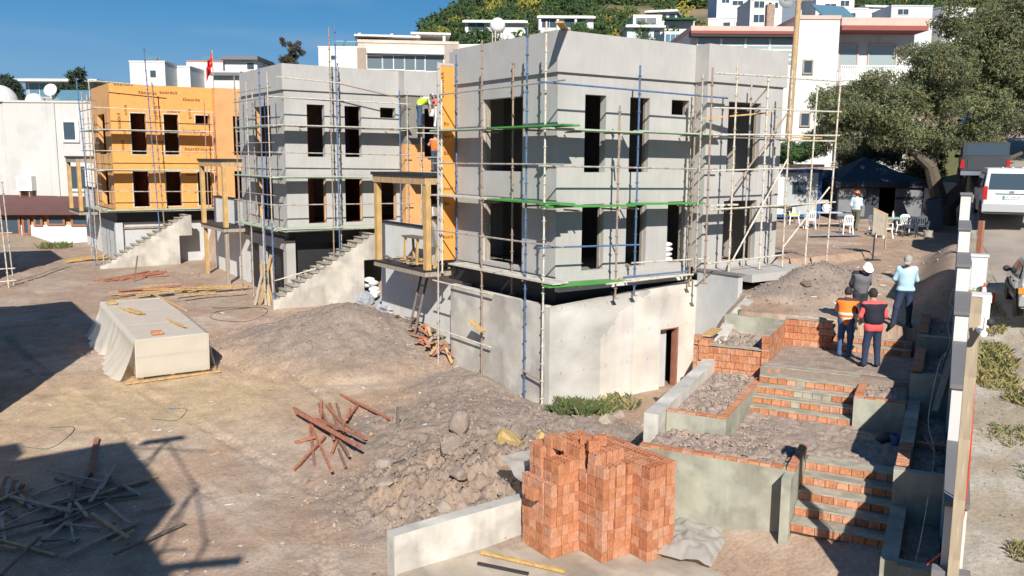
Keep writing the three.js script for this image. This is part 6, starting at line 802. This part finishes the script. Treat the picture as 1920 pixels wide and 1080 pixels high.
const TH = [
['glass_villa', 'glass fronted villa with thin white roof at far left', [6.3, 13.0, -136.7], 10.9, 5.3, [[-4.92, -1.7, 2.63, 4.83], [-1.53, 2.88, 2.63, 4.83]], { gm: M.glassBlue, m: mat(.3, .31, .33), eave: 1.2 }],
['white_house', 'white cube house with roof tank above the orange villa', [14.4, 15.3, -113.6], 5.0, 4.3, [[.38, 1.21, 2.2, 3.19]], {}],
['white_house', 'cream wing behind the white cube house', [19.1, 15.7, -115.8], 3.6, 3.7, [], { m: M.white }],
['white_house', 'white house with red-brown parapet behind the flag', [24.1, 16.4, -119.6], 5.6, 4.4, [[-1.15, -.08, 2.14, 3.29]], { pm: mat(.4, .18, .12) }],
['white_house', 'white house with dark grey roof band left of the pine', [22.0, 14.7, -95.7], 4.2, 4.5, [[.8, 1.71, 2.99, 3.83]], { eave: .3, em: M.greyBand, pm: M.greyBand }],
['white_house', 'dark grey low roof beside the orange villa', [16.8, 13.2, -84.8], 3.1, 2.9, [], { eave: .2, em: M.greyBand, m: M.white }],
['white_house', 'plain white flat roofed house right of the pine', [33.8, 16.7, -91.5], 5.4, 4.2, [[-1.04, -.46, 2.64, 3.21]], {}],
['glass_house', 'cream house with a wide row of glass doors between the two grey villas', [16.1, 11.3, -38.8], 7.3, 3.4, [[-3.0, -1.93, 1.54, 2.44], [-1.85, -.32, 1.54, 2.52], [-.24, .47, 1.5, 2.56], [.55, 1.18, 1.5, 2.56], [1.26, 2.56, 1.46, 2.6]], { m: mat(.6, .52, .45, { t: 'white', tile: 3 }), gm: mat(.13, .17, .19, { rough: .1 }), turn: .12 }],
['hill_villa', 'white hillside villa with terrace above the grey parapet', [70.4, 25.4, -108.8], 10.4, 4.4, [[-4.65, -1.89, 2.85, 4.05], [-4.46, -3.73, 1.1, 2.21], [-3.54, -2.81, 1.1, 2.21], [-2.62, -1.7, 1.1, 2.21], [-1.52, -.78, 1.1, 2.21]], { eave: .4 }],
['hill_villa', 'white hillside villa with pillars among dark shrubs', [84.2, 27.6, -106.7], 9.8, 4.0, [[-4.3, -1.63, 2.1, 3.63], [-.29, 3.54, 2.2, 3.73]], { eave: .3 }],
['white_house', 'white house with one wide grey shutter on the hillside', [93.8, 25.4, -95.9], 5.0, 5.9, [[-2.02, 1.55, 4.5, 5.6], [-1.36, -1.08, 3.2, 3.7], [-.7, .05, 3.3, 3.6], [.52, 1.27, 3.3, 3.6]], { gm: M.greyBand }],
['white_house', 'white house right of the wide shutter with a green awning', [105.5, 26.7, -100.5], 6.8, 5.2, [], {}],
['glass_house', 'small blue glass pavilion over the right parapet', [81.7, 22.3, -77.0], 3.2, 3.0, [[-1.45, 0, 1.3, 2.81], [.08, 1.45, 1.3, 2.81]], { gm: M.glassBlue }],
['hill_villa', 'blue and white villa at the top of the picture', [122.8, 35.5, -102.5], 6.1, 4.0, [[-2.07, -.58, 1.91, 3.4], [.05, 2.18, 1.49, 2.34]], { m: mat(.55, .6, .68) }],
['white_house', 'white three storey house with square windows near the utility pole', [97.4, 26.3, -73.1], 5.0, 4.8, [[-1.92, -.33, 3.68, 4.68], [.33, .84, 3.68, 4.51], [1.34, 1.84, 3.68, 4.51], [-1.92, -.25, 1.5, 2.67]], {}],
['hill_villa', 'slate blue house left of the utility pole', [104.3, 27.9, -74.3], 2.6, 5.0, [], { m: mat(.16, .2, .26) }],
['hill_villa', 'white house highest behind the apartment roof', [129.1, 32.1, -83.3], 7.1, 4.9, [[-1.88, .2, 1.78, 3.17], [.99, 2.58, 2.78, 3.77]], {}],
['white_house', 'white house with paired windows behind the apartment roof', [108.3, 26.4, -65.6], 5.4, 3.5, [[-.79, -.21, 1.92, 2.92], [-.04, .79, 1.92, 2.92]], {}],
['white_house', 'stepped white house behind the apartment roof', [136.5, 30.4, -79.6], 5.6, 4.0, [], {}],
['hill_villa', 'pale grey house beside the olive crown', [125.0, 27.8, -65.5], 6.9, 4.2, [[-2.36, -.58, 2.86, 3.75]], { m: mat(.5, .52, .56) }],
];
{ // more houses up the slope, right of centre: [depth, offset, width, height, label]
  const words = ['small', 'stepped', 'two storey', 'long low', 'narrow', 'terraced'], r = rng(19);
  [[150, 22, 6, 4.6, 'white house left of the pillared hillside villa'], [168, 40, 7, 4.4, 'white house just above the shuttered house'], [160, 48, 6, 5, 'white house right of the green awning'], [175, 62, 8, 5, 'broad white house high on the slope behind the pole'], [150, 58, 5, 5.5, 'narrow white house left of the utility pole'], [190, 78, 8, 5, 'white house at the top edge above the apartment roof'], [165, 74, 6, 4.4, 'white house above the right cornice'], [150, 66, 5, 4, 'low white house peeping over the middle cornice'], [185, 92, 8, 5, 'white house near the olive crown at the top edge'], [170, 84, 6, 4.5, 'white house left of the olive crown'], [200, 66, 7, 5, 'farthest white house above the utility pole'], [182, 30, 6, 4.2, 'white house among shrubs above the large villa'], [140, -6, 6, 3.6, 'low white house behind the round water tank']].forEach(([p, q, W, h, l], i) => { const x = -14.98 + p * .5715 + q * .8206, z = 19.36 - p * .8206 + q * .5715, y = farH(x, z) + .3, w = []; for (let k = 0; k < 3; k++) if (r() > .2) { const a = -W / 2 + .5 + k * W / 3; w.push([a, a + .9 + .6 * r(), h - 2.0, h - .7]); if (h > 4.5 && r() > .3) w.push([a, a + .9, .9, 2.1]); } TH.push(['white_house', l, [x, y, z], W, h, w, { turn: (r() - .5) * .7, eave: r() > .5 ? .35 : 0, m: r() > .75 ? mat(.5, .53, .57) : M.white }]); });
}
const town = TH.map(([n, l, p, W, Hh, w, o]) => townHouse(n, l, p, W, Hh, 8, w, o));
tanks(town[1], [[.2, 5.1, -2, .3, 1.4]]); tanks(town[3], [[0, 5.2, -2, .3, 1.4]]); tanks(town[6], [[-.3, 5.0, -2, .35, 1.3], [1.2, 5.1, -3, .35, 1.2]]);
{ const g = town[7]; part('fascia', bb(-3.0, 2.62, 2.62, 3.1, .0, .5), M.white, g); part('stone_pillar', bb(-3.7, -3.05, .3, 3.0, 0, .25), mat(.45, .37, .3, { t: 'soil', tile: .7 }), g); part('stone_pillar', bb(2.66, 3.6, .3, 3.3, 0, .25), mat(.5, .44, .4, { t: 'soil', tile: .7 }), g); part('pergola_roof', [bb(-3.9, -1.2, 3.85, 3.98, -5, .1), bb(-1.2, .9, 3.9, 4.05, -5, -.5), bb(.2, 3.2, 4.3, 4.45, -6, -1.5)], M.white, g); for (const x of [-3.7, -1.3, .6, 2.6]) part('pergola_post', bb(x, x + .2, 3.4, 4.3, -1.8, -1.6), M.white, g); part('salmon_strip', bb(3.65, 6.2, 2.4, 3.3, -3, -.2), mat(.75, .55, .4), g); }
for (let i = 0; i < 3; i++) part('pillar', bb(-4.9 + i * 3.2, -4.5 + i * 3.2, 1.6, 3.9, .35, .6), M.white, town[9]); part('awning', bb(-2.2, 3.2, 5.4, 5.7, -1, 2), mat(.01, .08, .055), town[11]);
{ const o = thing('water_tank', 'round white water tank on the roof behind the large villa', 'tank', [25.4, 15.6, -40.9]); const s = new THREE.SphereGeometry(.62, 28, 18); s.scale(1, 1.02, 1); s.translate(0, 1.45, 0); part('tank_ball', s, M.plastic, o); part('stand', [-1, 1].flatMap(a => [tube(V(a * .4, -3, .3), V(a * .35, 1.0, .2), .05), tube(V(a * .4, -3, -.3), V(a * .35, 1.0, -.2), .05)]), M.steel, o); const d = new THREE.SphereGeometry(.35, 16, 8, 0, 6.28, 0, 1.1); d.rotateX(1.4); d.translate(1.0, .5, .4); part('dish', d, M.plastic, o); }
// neighbour with brown lean-to at the left
{
  const o = thing('neighbour_building', 'large plain white building behind the site at the left edge', 'building', [-8, 0, -57], -.608); const nw = mat(.56, .56, .55, { t: 'white', tile: 7 }); // local x right, z toward camera
  part('wall', bb(-6, 6.95, -1, 10.35, -8, 0), nw, o); part('pilaster', bb(3.1, 3.3, 2.6, 10.3, 0, .12), nw, o); part('roof_edge', bb(-6.1, 7.05, 10.35, 10.5, -8, .08), nw, o);
  for (const [a, b, y0, y1] of [[3.9, 4.75, 7.6, 8.9], [-5.2, -3.6, 7.6, 9.4], [-5.2, -3.3, 3.9, 6.3], [4.1, 5.3, 3.9, 5.6]]) { const w = part('window', bb(a, b, y0, y1, -.05, .02), M.glass, o); part('frame', [bb(a - .12, a, y0 - .12, y1 + .12, 0, .1), bb(b, b + .3, y0 - .12, y1 + .12, 0, .1), bb(a, b, y1, y1 + .12, 0, .1), bb(a - .12, b + .3, y0 - .2, y0, 0, .14)], M.white, w); }
  const ac = part('air_conditioner', bx(1.15, 1.1, .6, .9, 4.3, .35), M.plastic, o); part('fan_grille', (() => { const c = new THREE.CircleGeometry(.35, 20); c.translate(.75, 4.35, .66); return c; })(), mat(.5, .5, .5), ac); part('bracket', [bx(.08, .6, .5, .5, 3.6, .3), bx(.08, .6, .5, 1.2, 3.6, .3)], M.wood, ac);
}
{ // lean-to
  const o = thing('garden_wall_building', 'low white annex with brown roof and timber windows at the left edge', 'building', [-6.6, 0, -49.2], -.5);
  part('wall', bb(-6, 3.2, -1, 1.55, -2.5, 0), M.white, o); const rf = prism([[2.2, 1.95], [2.2, 2.1], [-5, 3.1], [-5, 2.9]].map(([a, b]) => [a - 1.6, b]), 10.5); rf.rotateY(-Math.PI / 2); rf.translate(4.2, .35, 0); part('roof', rf, M.roofBrown, o);
  part('timber_band', bb(-6, 3.2, 1.55, 2.35, -1.2, -.15), M.wood, o); for (const [a, b, y0, y1] of [[-3.6, -2.4, .95, 2.1], [-2.0, -1.75, 1.0, 2.1], [-1.2, -.9, 1.6, 2.1], [-.3, .6, 1.65, 2.1], [1.3, 2.9, 1.6, 2.2]]) { const w = part('window', bb(a, b, y0, y1, -.14, .03), M.glass, o); part('frame', [bb(a - .15, a, y0 - .1, y1, -.1, .08), bb(b, b + .15, y0 - .1, y1, -.1, .08), bb(a - .15, b + .15, y0 - .12, y0, -.1, .1)], M.redWood2, w); }
}
for (const [x, y, z, r, l] of [[-8.6, 10.4, -58.5, 1.3, 'largest white roof dome at the left edge'], [-6.2, 10.5, -58.6, .7, 'small white roof dome right of the large one']]) { const g = new THREE.SphereGeometry(r, 24, 12, 0, 6.28, 0, 1.57); const m = part('roof_dome', g, M.white); m.position.set(x, y, z); tag(m, l, 'dome', 'roof domes at left'); }
{ const o = thing('satellite_dish', 'satellite dish with solar panel on the white building roof', 'dish', [-5.1, 10.4, -57.3], -.6); const d = new THREE.SphereGeometry(.6, 20, 8, 0, 6.28, 0, 1.0); d.rotateX(1.2); d.translate(0, .9, 0); part('dish', d, M.plastic, o); part('mast', tube(V(0, 0, 0), V(0, .9, 0), .05), M.steel, o); const pn = bx(2.6, .08, 1.5); pn.rotateX(.6); pn.translate(1.8, .6, .2); part('solar_panel', pn, M.glassBlue, o); }
// apartment block behind the tent
{
  const o = thing('apartment_block', 'white apartment block with pink cornice and balconies behind the tent', 'building', [33.6, 3.5, -18.0], -.608); // local x: left block -6.8..0, tower 0..2.75, balconies 2.75..9
  part('left_wall', bb(-6.9, 0, -3, 11.19, -8, -.3), M.white, o); part('tower', bb(.0, 2.75, -3, 12.0, -8, .05), M.white, o); part('right_wall', bb(2.75, 8.4, -3, 11.6, -8, -1.6), mat(.62, .64, .66, { t: 'white', tile: 3 }), o);
  part('cornice', bb(-7.0, -.02, 11.2, 11.5, -8, .35), M.pinkTrim, o); part('cornice', bb(-.06, 2.8, 12.0, 12.25, -8, .12), M.pinkTrim, o); part('cornice', bb(2.78, 8.5, 11.6, 12.1, -8, .3), M.pinkTrim, o); part('gutter', bb(-7.0, -.02, 11.0, 11.19, -.3, .45), M.redTrim, o); part('gutter', bb(2.8, 8.4, 11.3, 11.6, -1.6, .35), M.redTrim, o); part('eave_shade_strip', bb(-7.0, -.05, 10.84, 10.99, -.3, .4), M.dark, o);  // the dark strip below the left gutter stands in for the eave shadow
  for (let i = 0; i < 4; i++) { const a = -6.4 + i * 1.6, w = part('window', bb(a, a + 1.45, 9.2, 10.74, -.32, -.24), M.pane, o); part('frame', [bb(a - .07, a, 9.15, 10.8, -.3, -.2), bb(a + 1.45, a + 1.52, 9.15, 10.8, -.3, -.2)], M.plastic, w); part('blind', [0, 1, 2, 3].map(k => bb(a + .05, a + 1.4, 9.4 + k * .3, 9.55 + k * .3, -.238, -.225)), mat(.5, .55, .52), w); }
  for (const y of [8.6, 5.2]) { const w = part('window', bb(.55, 1.05, y, y + .75, .04, .07), M.glass, o); part('frame', [bb(.45, .55, y - .1, y + .85, .04, .12), bb(1.05, 1.15, y - .1, y + .85, .04, .12), bb(.55, 1.05, y + .75, y + .85, .04, .12), bb(.45, 1.15, y - .1, y, .04, .16)], M.oldWood, w); }
  for (const y of [4.55, 8.0]) { part('balcony_slab', bb(2.75, 8.3, y - .2, y, -1.6, .5), M.white, o); const rl = part('railing', [bb(2.8, 8.3, y + 1.0, y + 1.06, .44, .5), bb(2.8, 8.3, y + .1, y + .15, .44, .5)], M.plastic, o); part('railing_bars', Array.from({ length: 40 }, (_, i) => bx(.03, 1.0, .03, 2.85 + i * .14, y + .55, .47)), M.plastic, rl).userData.kind = 'stuff'; }
  part('balcony_parapet', bb(2.76, 8.3, 8.0, 8.9, .3, .42), M.white, o);
  for (const [a, b, y0, y1] of [[3.4, 4.6, 8.9, 10.6], [5.4, 7.2, 8.1, 10.6], [3.3, 4.5, 4.6, 7], [5.4, 7.4, 4.6, 7], [3.6, 4.5, 1.1, 3.5], [5.6, 7.0, 1.4, 3.3]]) { const w = part('window', bb(a, b, y0, y1, -1.62, -1.56), M.pane, o); part('frame', [bb(a - .08, a, y0, y1, -1.6, -1.5), bb(b, b + .08, y0, y1, -1.6, -1.5), bb(a, b, y1, y1 + .1, -1.6, -1.5)], M.pinkTrim, w); }
  part('ground_floor', bb(2.76, 8.3, -3, 1.1, -1.5, .3), M.white, o);
  const pn = bx(2.6, .08, 1.8); pn.rotateX(.6); pn.rotateY(.3); pn.translate(3.2, 12.9, -2.5); part('solar_panel', pn, M.glassBlue, o); const d = new THREE.SphereGeometry(.55, 18, 8, 0, 6.28, 0, 1.1); d.rotateX(1.3); d.translate(-.6, 13.2, -1); part('satellite_dish', d, M.pane, o); part('chimney', bb(-1.6, -1.1, 11.4, 13.2, -2, -1.5), M.rustSteel, o);
}
{ const o = thing('utility_pole', 'brown wooden utility pole in front of the apartment block', 'pole', [27.0, 3.3, -13.2]); part('shaft', tube(V(-.1, -.3, 0), V(1.15, 12.8, -.6), .2, .15, 12), M.wood, o); part('crossarm', beam(V(.3, 12.2, -.9), V(1.9, 12.3, -.2), .12, .12), M.oldWood, o); }
{ // flag
  const o = thing('flag', 'red flag with white crescent and star on a pole behind the orange villa', 'flag', [3.1, 9.0, -43.0], -.4); part('flagpole', tube(V(0, 0, 0), V(0, 4.7, 0), .035), M.steel, o);
  const t = printTex(300, 200, '#d0101c', x => { x.fillStyle = '#fff'; x.beginPath(); x.arc(110, 100, 50, 0, 7); x.fill(); x.fillStyle = '#d0101c'; x.beginPath(); x.arc(124, 100, 40, 0, 7); x.fill(); x.fillStyle = '#fff'; x.beginPath(); for (let i = 0; i < 10; i++) { const a = i * Math.PI / 5 + Math.PI, r = i % 2 ? 10 : 25; x.lineTo(178 + r * Math.cos(a), 100 + r * Math.sin(a)); } x.fill(); });
  const g = new THREE.PlaneGeometry(1.5, 1.0, 30, 20), p = g.attributes.position; for (let i = 0; i < p.count; i++) { const x = p.getX(i) + .75, y = p.getY(i), k = x / 1.5; p.setXYZ(i, -x * .3 - .04 * Math.sin(x * 9), y * 1.0 - x * .75 + 4.1, .3 * Math.sin(x * 7 + y) * Math.min(1, k * 2)); } g.computeVertexNormals(); part('cloth', g, new THREE.MeshPhysicalMaterial({ map: t, side: THREE.DoubleSide, roughness: .8 }), o);
}
// ---------- trees ----------
const leafQuad = (() => { const s = []; for (const a of [0, 2.1, 4.2]) { const g = new THREE.BufferGeometry(); const v = [[0, 0, 0], [.35, .16, .05], [1, 0, -.08], [.35, -.16, .05]].map(p => V(...p).applyAxisAngle(V(0, 0, 1), a * .5).applyAxisAngle(V(0, 1, 0), a)); g.setFromPoints([v[0], v[1], v[2], v[0], v[2], v[3]]); s.push(g); } const g = mergeGeometries(s); g.computeVertexNormals(); return g; })();
function crown(parent, blobs, n, size, seed, colours, fine = 0) {   // leaf sprays spread through many clumps, baked into one mesh
  const r = rng(seed), d = new THREE.Object3D(), src = leafQuad.attributes.position, sn = leafQuad.attributes.normal, k0 = src.count, P = new Float32Array(n * k0 * 3), Q = new Float32Array(n * k0 * 3), N = new Float32Array(n * k0 * 3), v = V(0, 0, 0), nm = new THREE.Matrix3();
  const all = []; for (const b of blobs) { const m = fine || 7; for (let i = 0; i < m; i++) { const t = r() * 6.283, u = r() * 1.7 - .7, w = Math.sqrt(Math.max(0, 1 - u * u)), e = .62 + .3 * r(), f = .3 + .28 * r(); all.push([b[0] + Math.cos(t) * w * b[3] * e, b[1] + u * b[4] * e, b[2] + Math.sin(t) * w * b[5] * e, b[3] * f, b[4] * f * .85, b[5] * f, .8 + .45 * r()]); } }
  const vol = all.map(b => Math.pow(b[3] * b[4] * b[5], .75)), tot = vol.reduce((a, b) => a + b);
  for (let i = 0; i < n; i++) {
    let q = r() * tot, k = 0; while (k < all.length - 1 && q > vol[k]) q -= vol[k++]; const b = all[k], t = r() * 6.283, u = r() * 2 - 1, w = Math.sqrt(1 - u * u), dx = Math.cos(t) * w, dz = Math.sin(t) * w, ru = (.35 + .75 * Math.pow(r(), .55)) * (.75 + .5 * fbm(dx * 2.2 + k * 5 + 20, u * 2.2 + dz * 2 + 20, 2));
    d.position.set(b[0] + dx * b[3] * ru, b[1] + u * b[4] * ru, b[2] + dz * b[5] * ru); d.rotation.set(r() * 6.3, r() * 6.3, r() * 6.3); d.scale.setScalar(size * (.6 + .8 * r())); d.updateMatrix(); nm.getNormalMatrix(d.matrix);
    const co = colours[Math.floor(r() * colours.length)], e = (.75 + .5 * r()) * b[6];
    for (let j = 0; j < k0; j++) { const o = (i * k0 + j) * 3; v.fromBufferAttribute(src, j).applyMatrix4(d.matrix); P[o] = v.x; P[o + 1] = v.y; P[o + 2] = v.z; v.fromBufferAttribute(sn, j).applyMatrix3(nm).normalize(); N[o] = v.x; N[o + 1] = v.y; N[o + 2] = v.z; Q[o] = co[0] * e; Q[o + 1] = co[1] * e; Q[o + 2] = co[2] * e; }
  }
  const g = new THREE.BufferGeometry(); g.setAttribute('position', new THREE.BufferAttribute(P, 3)); g.setAttribute('normal', new THREE.BufferAttribute(N, 3)); g.setAttribute('color', new THREE.BufferAttribute(Q, 3));
  return part('crown', g, leafMat, parent);
}
const leafMat = new THREE.MeshPhysicalMaterial({ vertexColors: true, roughness: .8, side: THREE.DoubleSide, transmission: .3, thickness: 0 });
const OLIVE = [[.17, .195, .085], [.13, .16, .065], [.23, .245, .13], [.25, .235, .09], [.1, .13, .055]], GREEN = [[.07, .14, .035], [.1, .19, .045], [.05, .1, .03]], DARK = [[.06, .09, .035], [.09, .11, .045], [.12, .1, .055]];
function limbs(list) { return merge(list.map(([a, b, r0, r1]) => tube(V(...a), V(...b), r0, r1, 9))); }
const barkMat = mat(.16, .13, .1, { t: 'soil', tile: .7, bump: .02 });
{
  const o = thing('olive_tree', 'huge old olive tree over the tent and the road', 'tree', [24.4, 3.3, -2.6]);
  part('trunk', limbs([[[.3, -.5, .2], [.5, 1.0, .1], .65, .5], [[.5, .9, .1], [1.6, 2.6, 1.0], .42, .3], [[1.6, 2.6, 1.0], [3.0, 5.0, 1.6], .3, .18], [[.45, .9, .0], [-.2, 2.8, -.3], .4, .28], [[-.2, 2.8, -.3], [-1.6, 4.6, -1.6], .26, .14], [[-.2, 2.8, -.3], [.6, 5.6, -.2], .24, .13], [[1.6, 2.6, 1.0], [2.6, 3.5, 2.4], .16, .08]]), barkMat, o);
  const b = [[-3.0, 4.6, -2.3, 1.4, 1.1, 1.4], [-3.6, 5.6, -2.8, 1.3, 1.0, 1.3], [-2.6, 5.4, -2.0, 1.5, 1.1, 1.5], [-1.0, 5.8, -.8, 1.6, 1.2, 1.6], [1.6, 7.4, 1.0, 1.8, 1.4, 1.8], [3.2, 9.6, 2.0, 1.8, 1.2, 1.8], [5.0, 7.4, 3.6, 1.6, 1.3, 1.6], [1.0, 9.4, .4, 1.5, 1.1, 1.5], [4.6, 9.6, 3.2, 1.6, 1.2, 1.6], [3.6, 6.9, 2.6, 1.7, 1.3, 1.7], [-2.0, 6.2, -1.6, 1.5, 1.1, 1.5], [-1.2, 4.6, -.8, 1.5, 1.2, 1.5], [-.3, 7.2, -.4, 1.7, 1.3, 1.7], [.6, 5.6, .5, 1.8, 1.4, 1.8], [1.2, 8.4, .6, 1.9, 1.4, 1.9], [2.2, 6.6, 1.6, 1.8, 1.4, 1.8], [3.0, 8.0, 2.1, 1.9, 1.5, 1.9], [3.4, 5.2, 2.6, 1.5, 1.1, 1.5], [4.2, 6.6, 3.0, 1.7, 1.3, 1.7], [-.9, 3.7, -.6, 1.1, .8, 1.1], [2.6, 9.4, 1.4, 1.5, 1.0, 1.5], [4.6, 8.4, 3.3, 1.5, 1.3, 1.5], [.2, 4.0, .4, 1.1, .8, 1.1], [4.6, 4.4, 3.6, 1.0, .7, 1.0], [1.4, 4.2, 1.4, 1.1, .9, 1.1]];
  crown(o, b, 72000, .145, 101, OLIVE, 10);
}
{ const o = thing('dark_tree', 'dark evergreen tree rising directly behind the tent', 'tree', [27.6, 3.4, -9.4]); part('trunk', limbs([[[0, -.4, 0], [0, 3, 0], .35, .25], [[0, 2.4, 0], [1.2, 4.6, .8], .2, .1], [[0, 2.6, 0], [-1.2, 4.4, -.6], .2, .1]]), barkMat, o); crown(o, [[-.8, 3.8, -.5, 1.3, 1.2, 1.3], [.6, 3.0, .4, 1.5, 1.3, 1.5], [1.8, 4.2, 1.3, 1.5, 1.3, 1.5], [2.8, 2.9, 2.0, 1.3, 1.2, 1.3], [2.6, 1.5, 2.0, 1.0, 1.0, 1.0], [0, 5.2, 0, 1.4, 1.1, 1.4]], 13000, .15, 102, DARK); }
{ const o = thing('citrus_tree', 'small bright green tree between the scaffold and the apartment block', 'tree', [23.0, 3.2, -11.2]); part('trunk', limbs([[[0, -.3, 0], [.1, 1.6, 0], .14, .1], [[.1, 1.4, 0], [.9, 3, .5], .08, .05], [[.1, 1.4, 0], [-.7, 3, -.4], .08, .05]]), barkMat, o); crown(o, [[-.6, 3.6, -.4, 1.0, .8, 1.0], [.8, 3.7, .6, 1.0, .8, 1.0], [1.7, 3.4, 1.2, .7, .7, .7], [.1, 2.9, .1, 1.1, .7, 1.1], [-1.0, 2.7, -.7, .7, .5, .7]], 7000, .17, 103, GREEN); }
{ const o = thing('pine_tree', 'bushy dark conifer rising behind the middle villa roof', 'tree', [11.6, 6.0, -50.2]); part('trunk', limbs([[[0, -5, 0], [.1, 8.6, 0], .25, .08]]), barkMat, o); crown(o, [[0, 7.0, 0, .9, .8, .9], [-.4, 8.1, -.2, .8, .6, .8], [.3, 9.0, .2, .6, .6, .6], [-.4, 9.6, -.3, .4, .4, .4], [.9, 6.6, .6, .9, .5, .9], [1.7, 6.1, 1.1, .8, .4, .8], [-.5, 6.2, -.4, .9, .6, .9]], 5200, .2, 104, [[.06, .06, .03], [.09, .08, .04], [.12, .09, .06]]); }
for (const [l, p, bl, n] of [['dark tree in front of the glass villa', [-1.0, 9, -78], [[0, 3.4, 0, 1.6, 1.2, 1.6], [1.5, 2.6, 1, 1.6, 1.2, 1.6], [-1.3, 2.4, -.9, 1.3, 1.0, 1.3], [.8, 4.8, .4, .9, .9, .9], [2.6, 3.6, 1.7, .9, .7, .9]], 5200], ['dark round tree at the left edge of the picture', [-6.5, 9, -74.6], [[0, 3.4, 0, 1.2, 1.3, 1.2], [-.9, 2.6, -.6, 1.2, 1.0, 1.2], [.5, 2.4, .4, 1.0, 1.0, 1.0]], 3200]]) { const o = thing('background_tree', l, 'tree', p, 0, 'trees behind the left buildings'); part('trunk', limbs([[[0, -8, 0], [0, 3, 0], .3, .15]]), barkMat, o); crown(o, bl, n, .32, 105 + n % 7, [[.025, .055, .02], [.04, .075, .025], [.02, .04, .018]]); }
// scrub on the hill: one mass nobody could count
{
  const r = rng(77), o = new THREE.Group(); o.name = 'hill_scrub'; tag(o, 'green scrub and pines covering the hillside', 'scrub', null, 'stuff'); scene.add(o);
  const geo = (() => { const L = [], q = rng(5); for (let i = 0; i < 70; i++) { const g = leafQuad.clone(); const a = q() * 6.28, u = q() * 1.4 - .4, w = Math.sqrt(1 - Math.min(1, u * u)); g.scale(.42, .42, .42); g.rotateX(q() * 6); g.rotateY(q() * 6); g.translate(Math.cos(a) * w * .8, u * .75, Math.sin(a) * w * .8); L.push(g); } return mergeGeometries(L); })();
  const n = 3600, m = new THREE.InstancedMesh(geo, new THREE.MeshPhysicalMaterial({ color: 0xffffff, roughness: .9, side: THREE.DoubleSide }), n), d = new THREE.Object3D(), c = new THREE.Color(); m.name = 'bushes'; m.castShadow = m.receiveShadow = true;
  for (let i = 0; i < n; i++) { let x, z, p, q, t = 0; do { p = 120 + 190 * r(); q = -60 + 230 * r(); x = -14.98 + p * .5715 + q * .8206; z = 19.36 - p * .8206 + q * .5715; t++; } while (fbm(x * .045 + 3, z * .045 + 8, 3) < .47 + .1 * r() && t < 9); const s = (1.0 + 2.6 * Math.pow(r(), 2)) * (p > 230 ? 1.25 : 1); d.position.set(x, farH(x, z) + s * .35, z); d.rotation.y = r() * 6; d.scale.set(s, s * (.7 + .5 * r()), s); d.updateMatrix(); m.setMatrixAt(i, d.matrix); const y = r(); m.setColorAt(i, y > .86 ? c.setRGB(.26, .24, .04) : y > .5 ? c.setRGB(.07, .11, .03) : c.setRGB(.035, .07, .022)); }
  o.add(m);
}
for (const [x, y, z, s, l] of [[82, 27.5, -101, 2.6, 'dark shrub left of the pillared hillside villa'], [88, 25.5, -92, 3.4, 'large dark tree in front of the hillside villas'], [92, 26.5, -93, 3.0, 'tall brown-green tree beside the white shuttered house'], [78, 25.2, -98, 2.4, 'low green shrub below the pillared villa'], [112, 29.5, -70, 1.6, 'cypress behind the apartment roof'], [40, 15.5, -52, .8, 'shrub peeping over the large villa parapet']]) { const o = thing('hill_tree', l, 'tree', [x, y - s, z], 0, 'trees between the hillside houses'); part('trunk', limbs([[[0, -6, 0], [0, s * .8, 0], .25, .12]]), barkMat, o); crown(o, [[0, s, 0, s * .8, s * .7, s * .8], [s * .7, s * .8, s * .4, s * .6, s * .6, s * .6], [-s * .7, s * .7, -s * .4, s * .7, s * .55, s * .7], [s * .2, s * 1.5, 0, s * .5, s * .5, s * .5]], 4200, .34, 140 + (x | 0), GREEN); }
renderer.render(scene, camera);
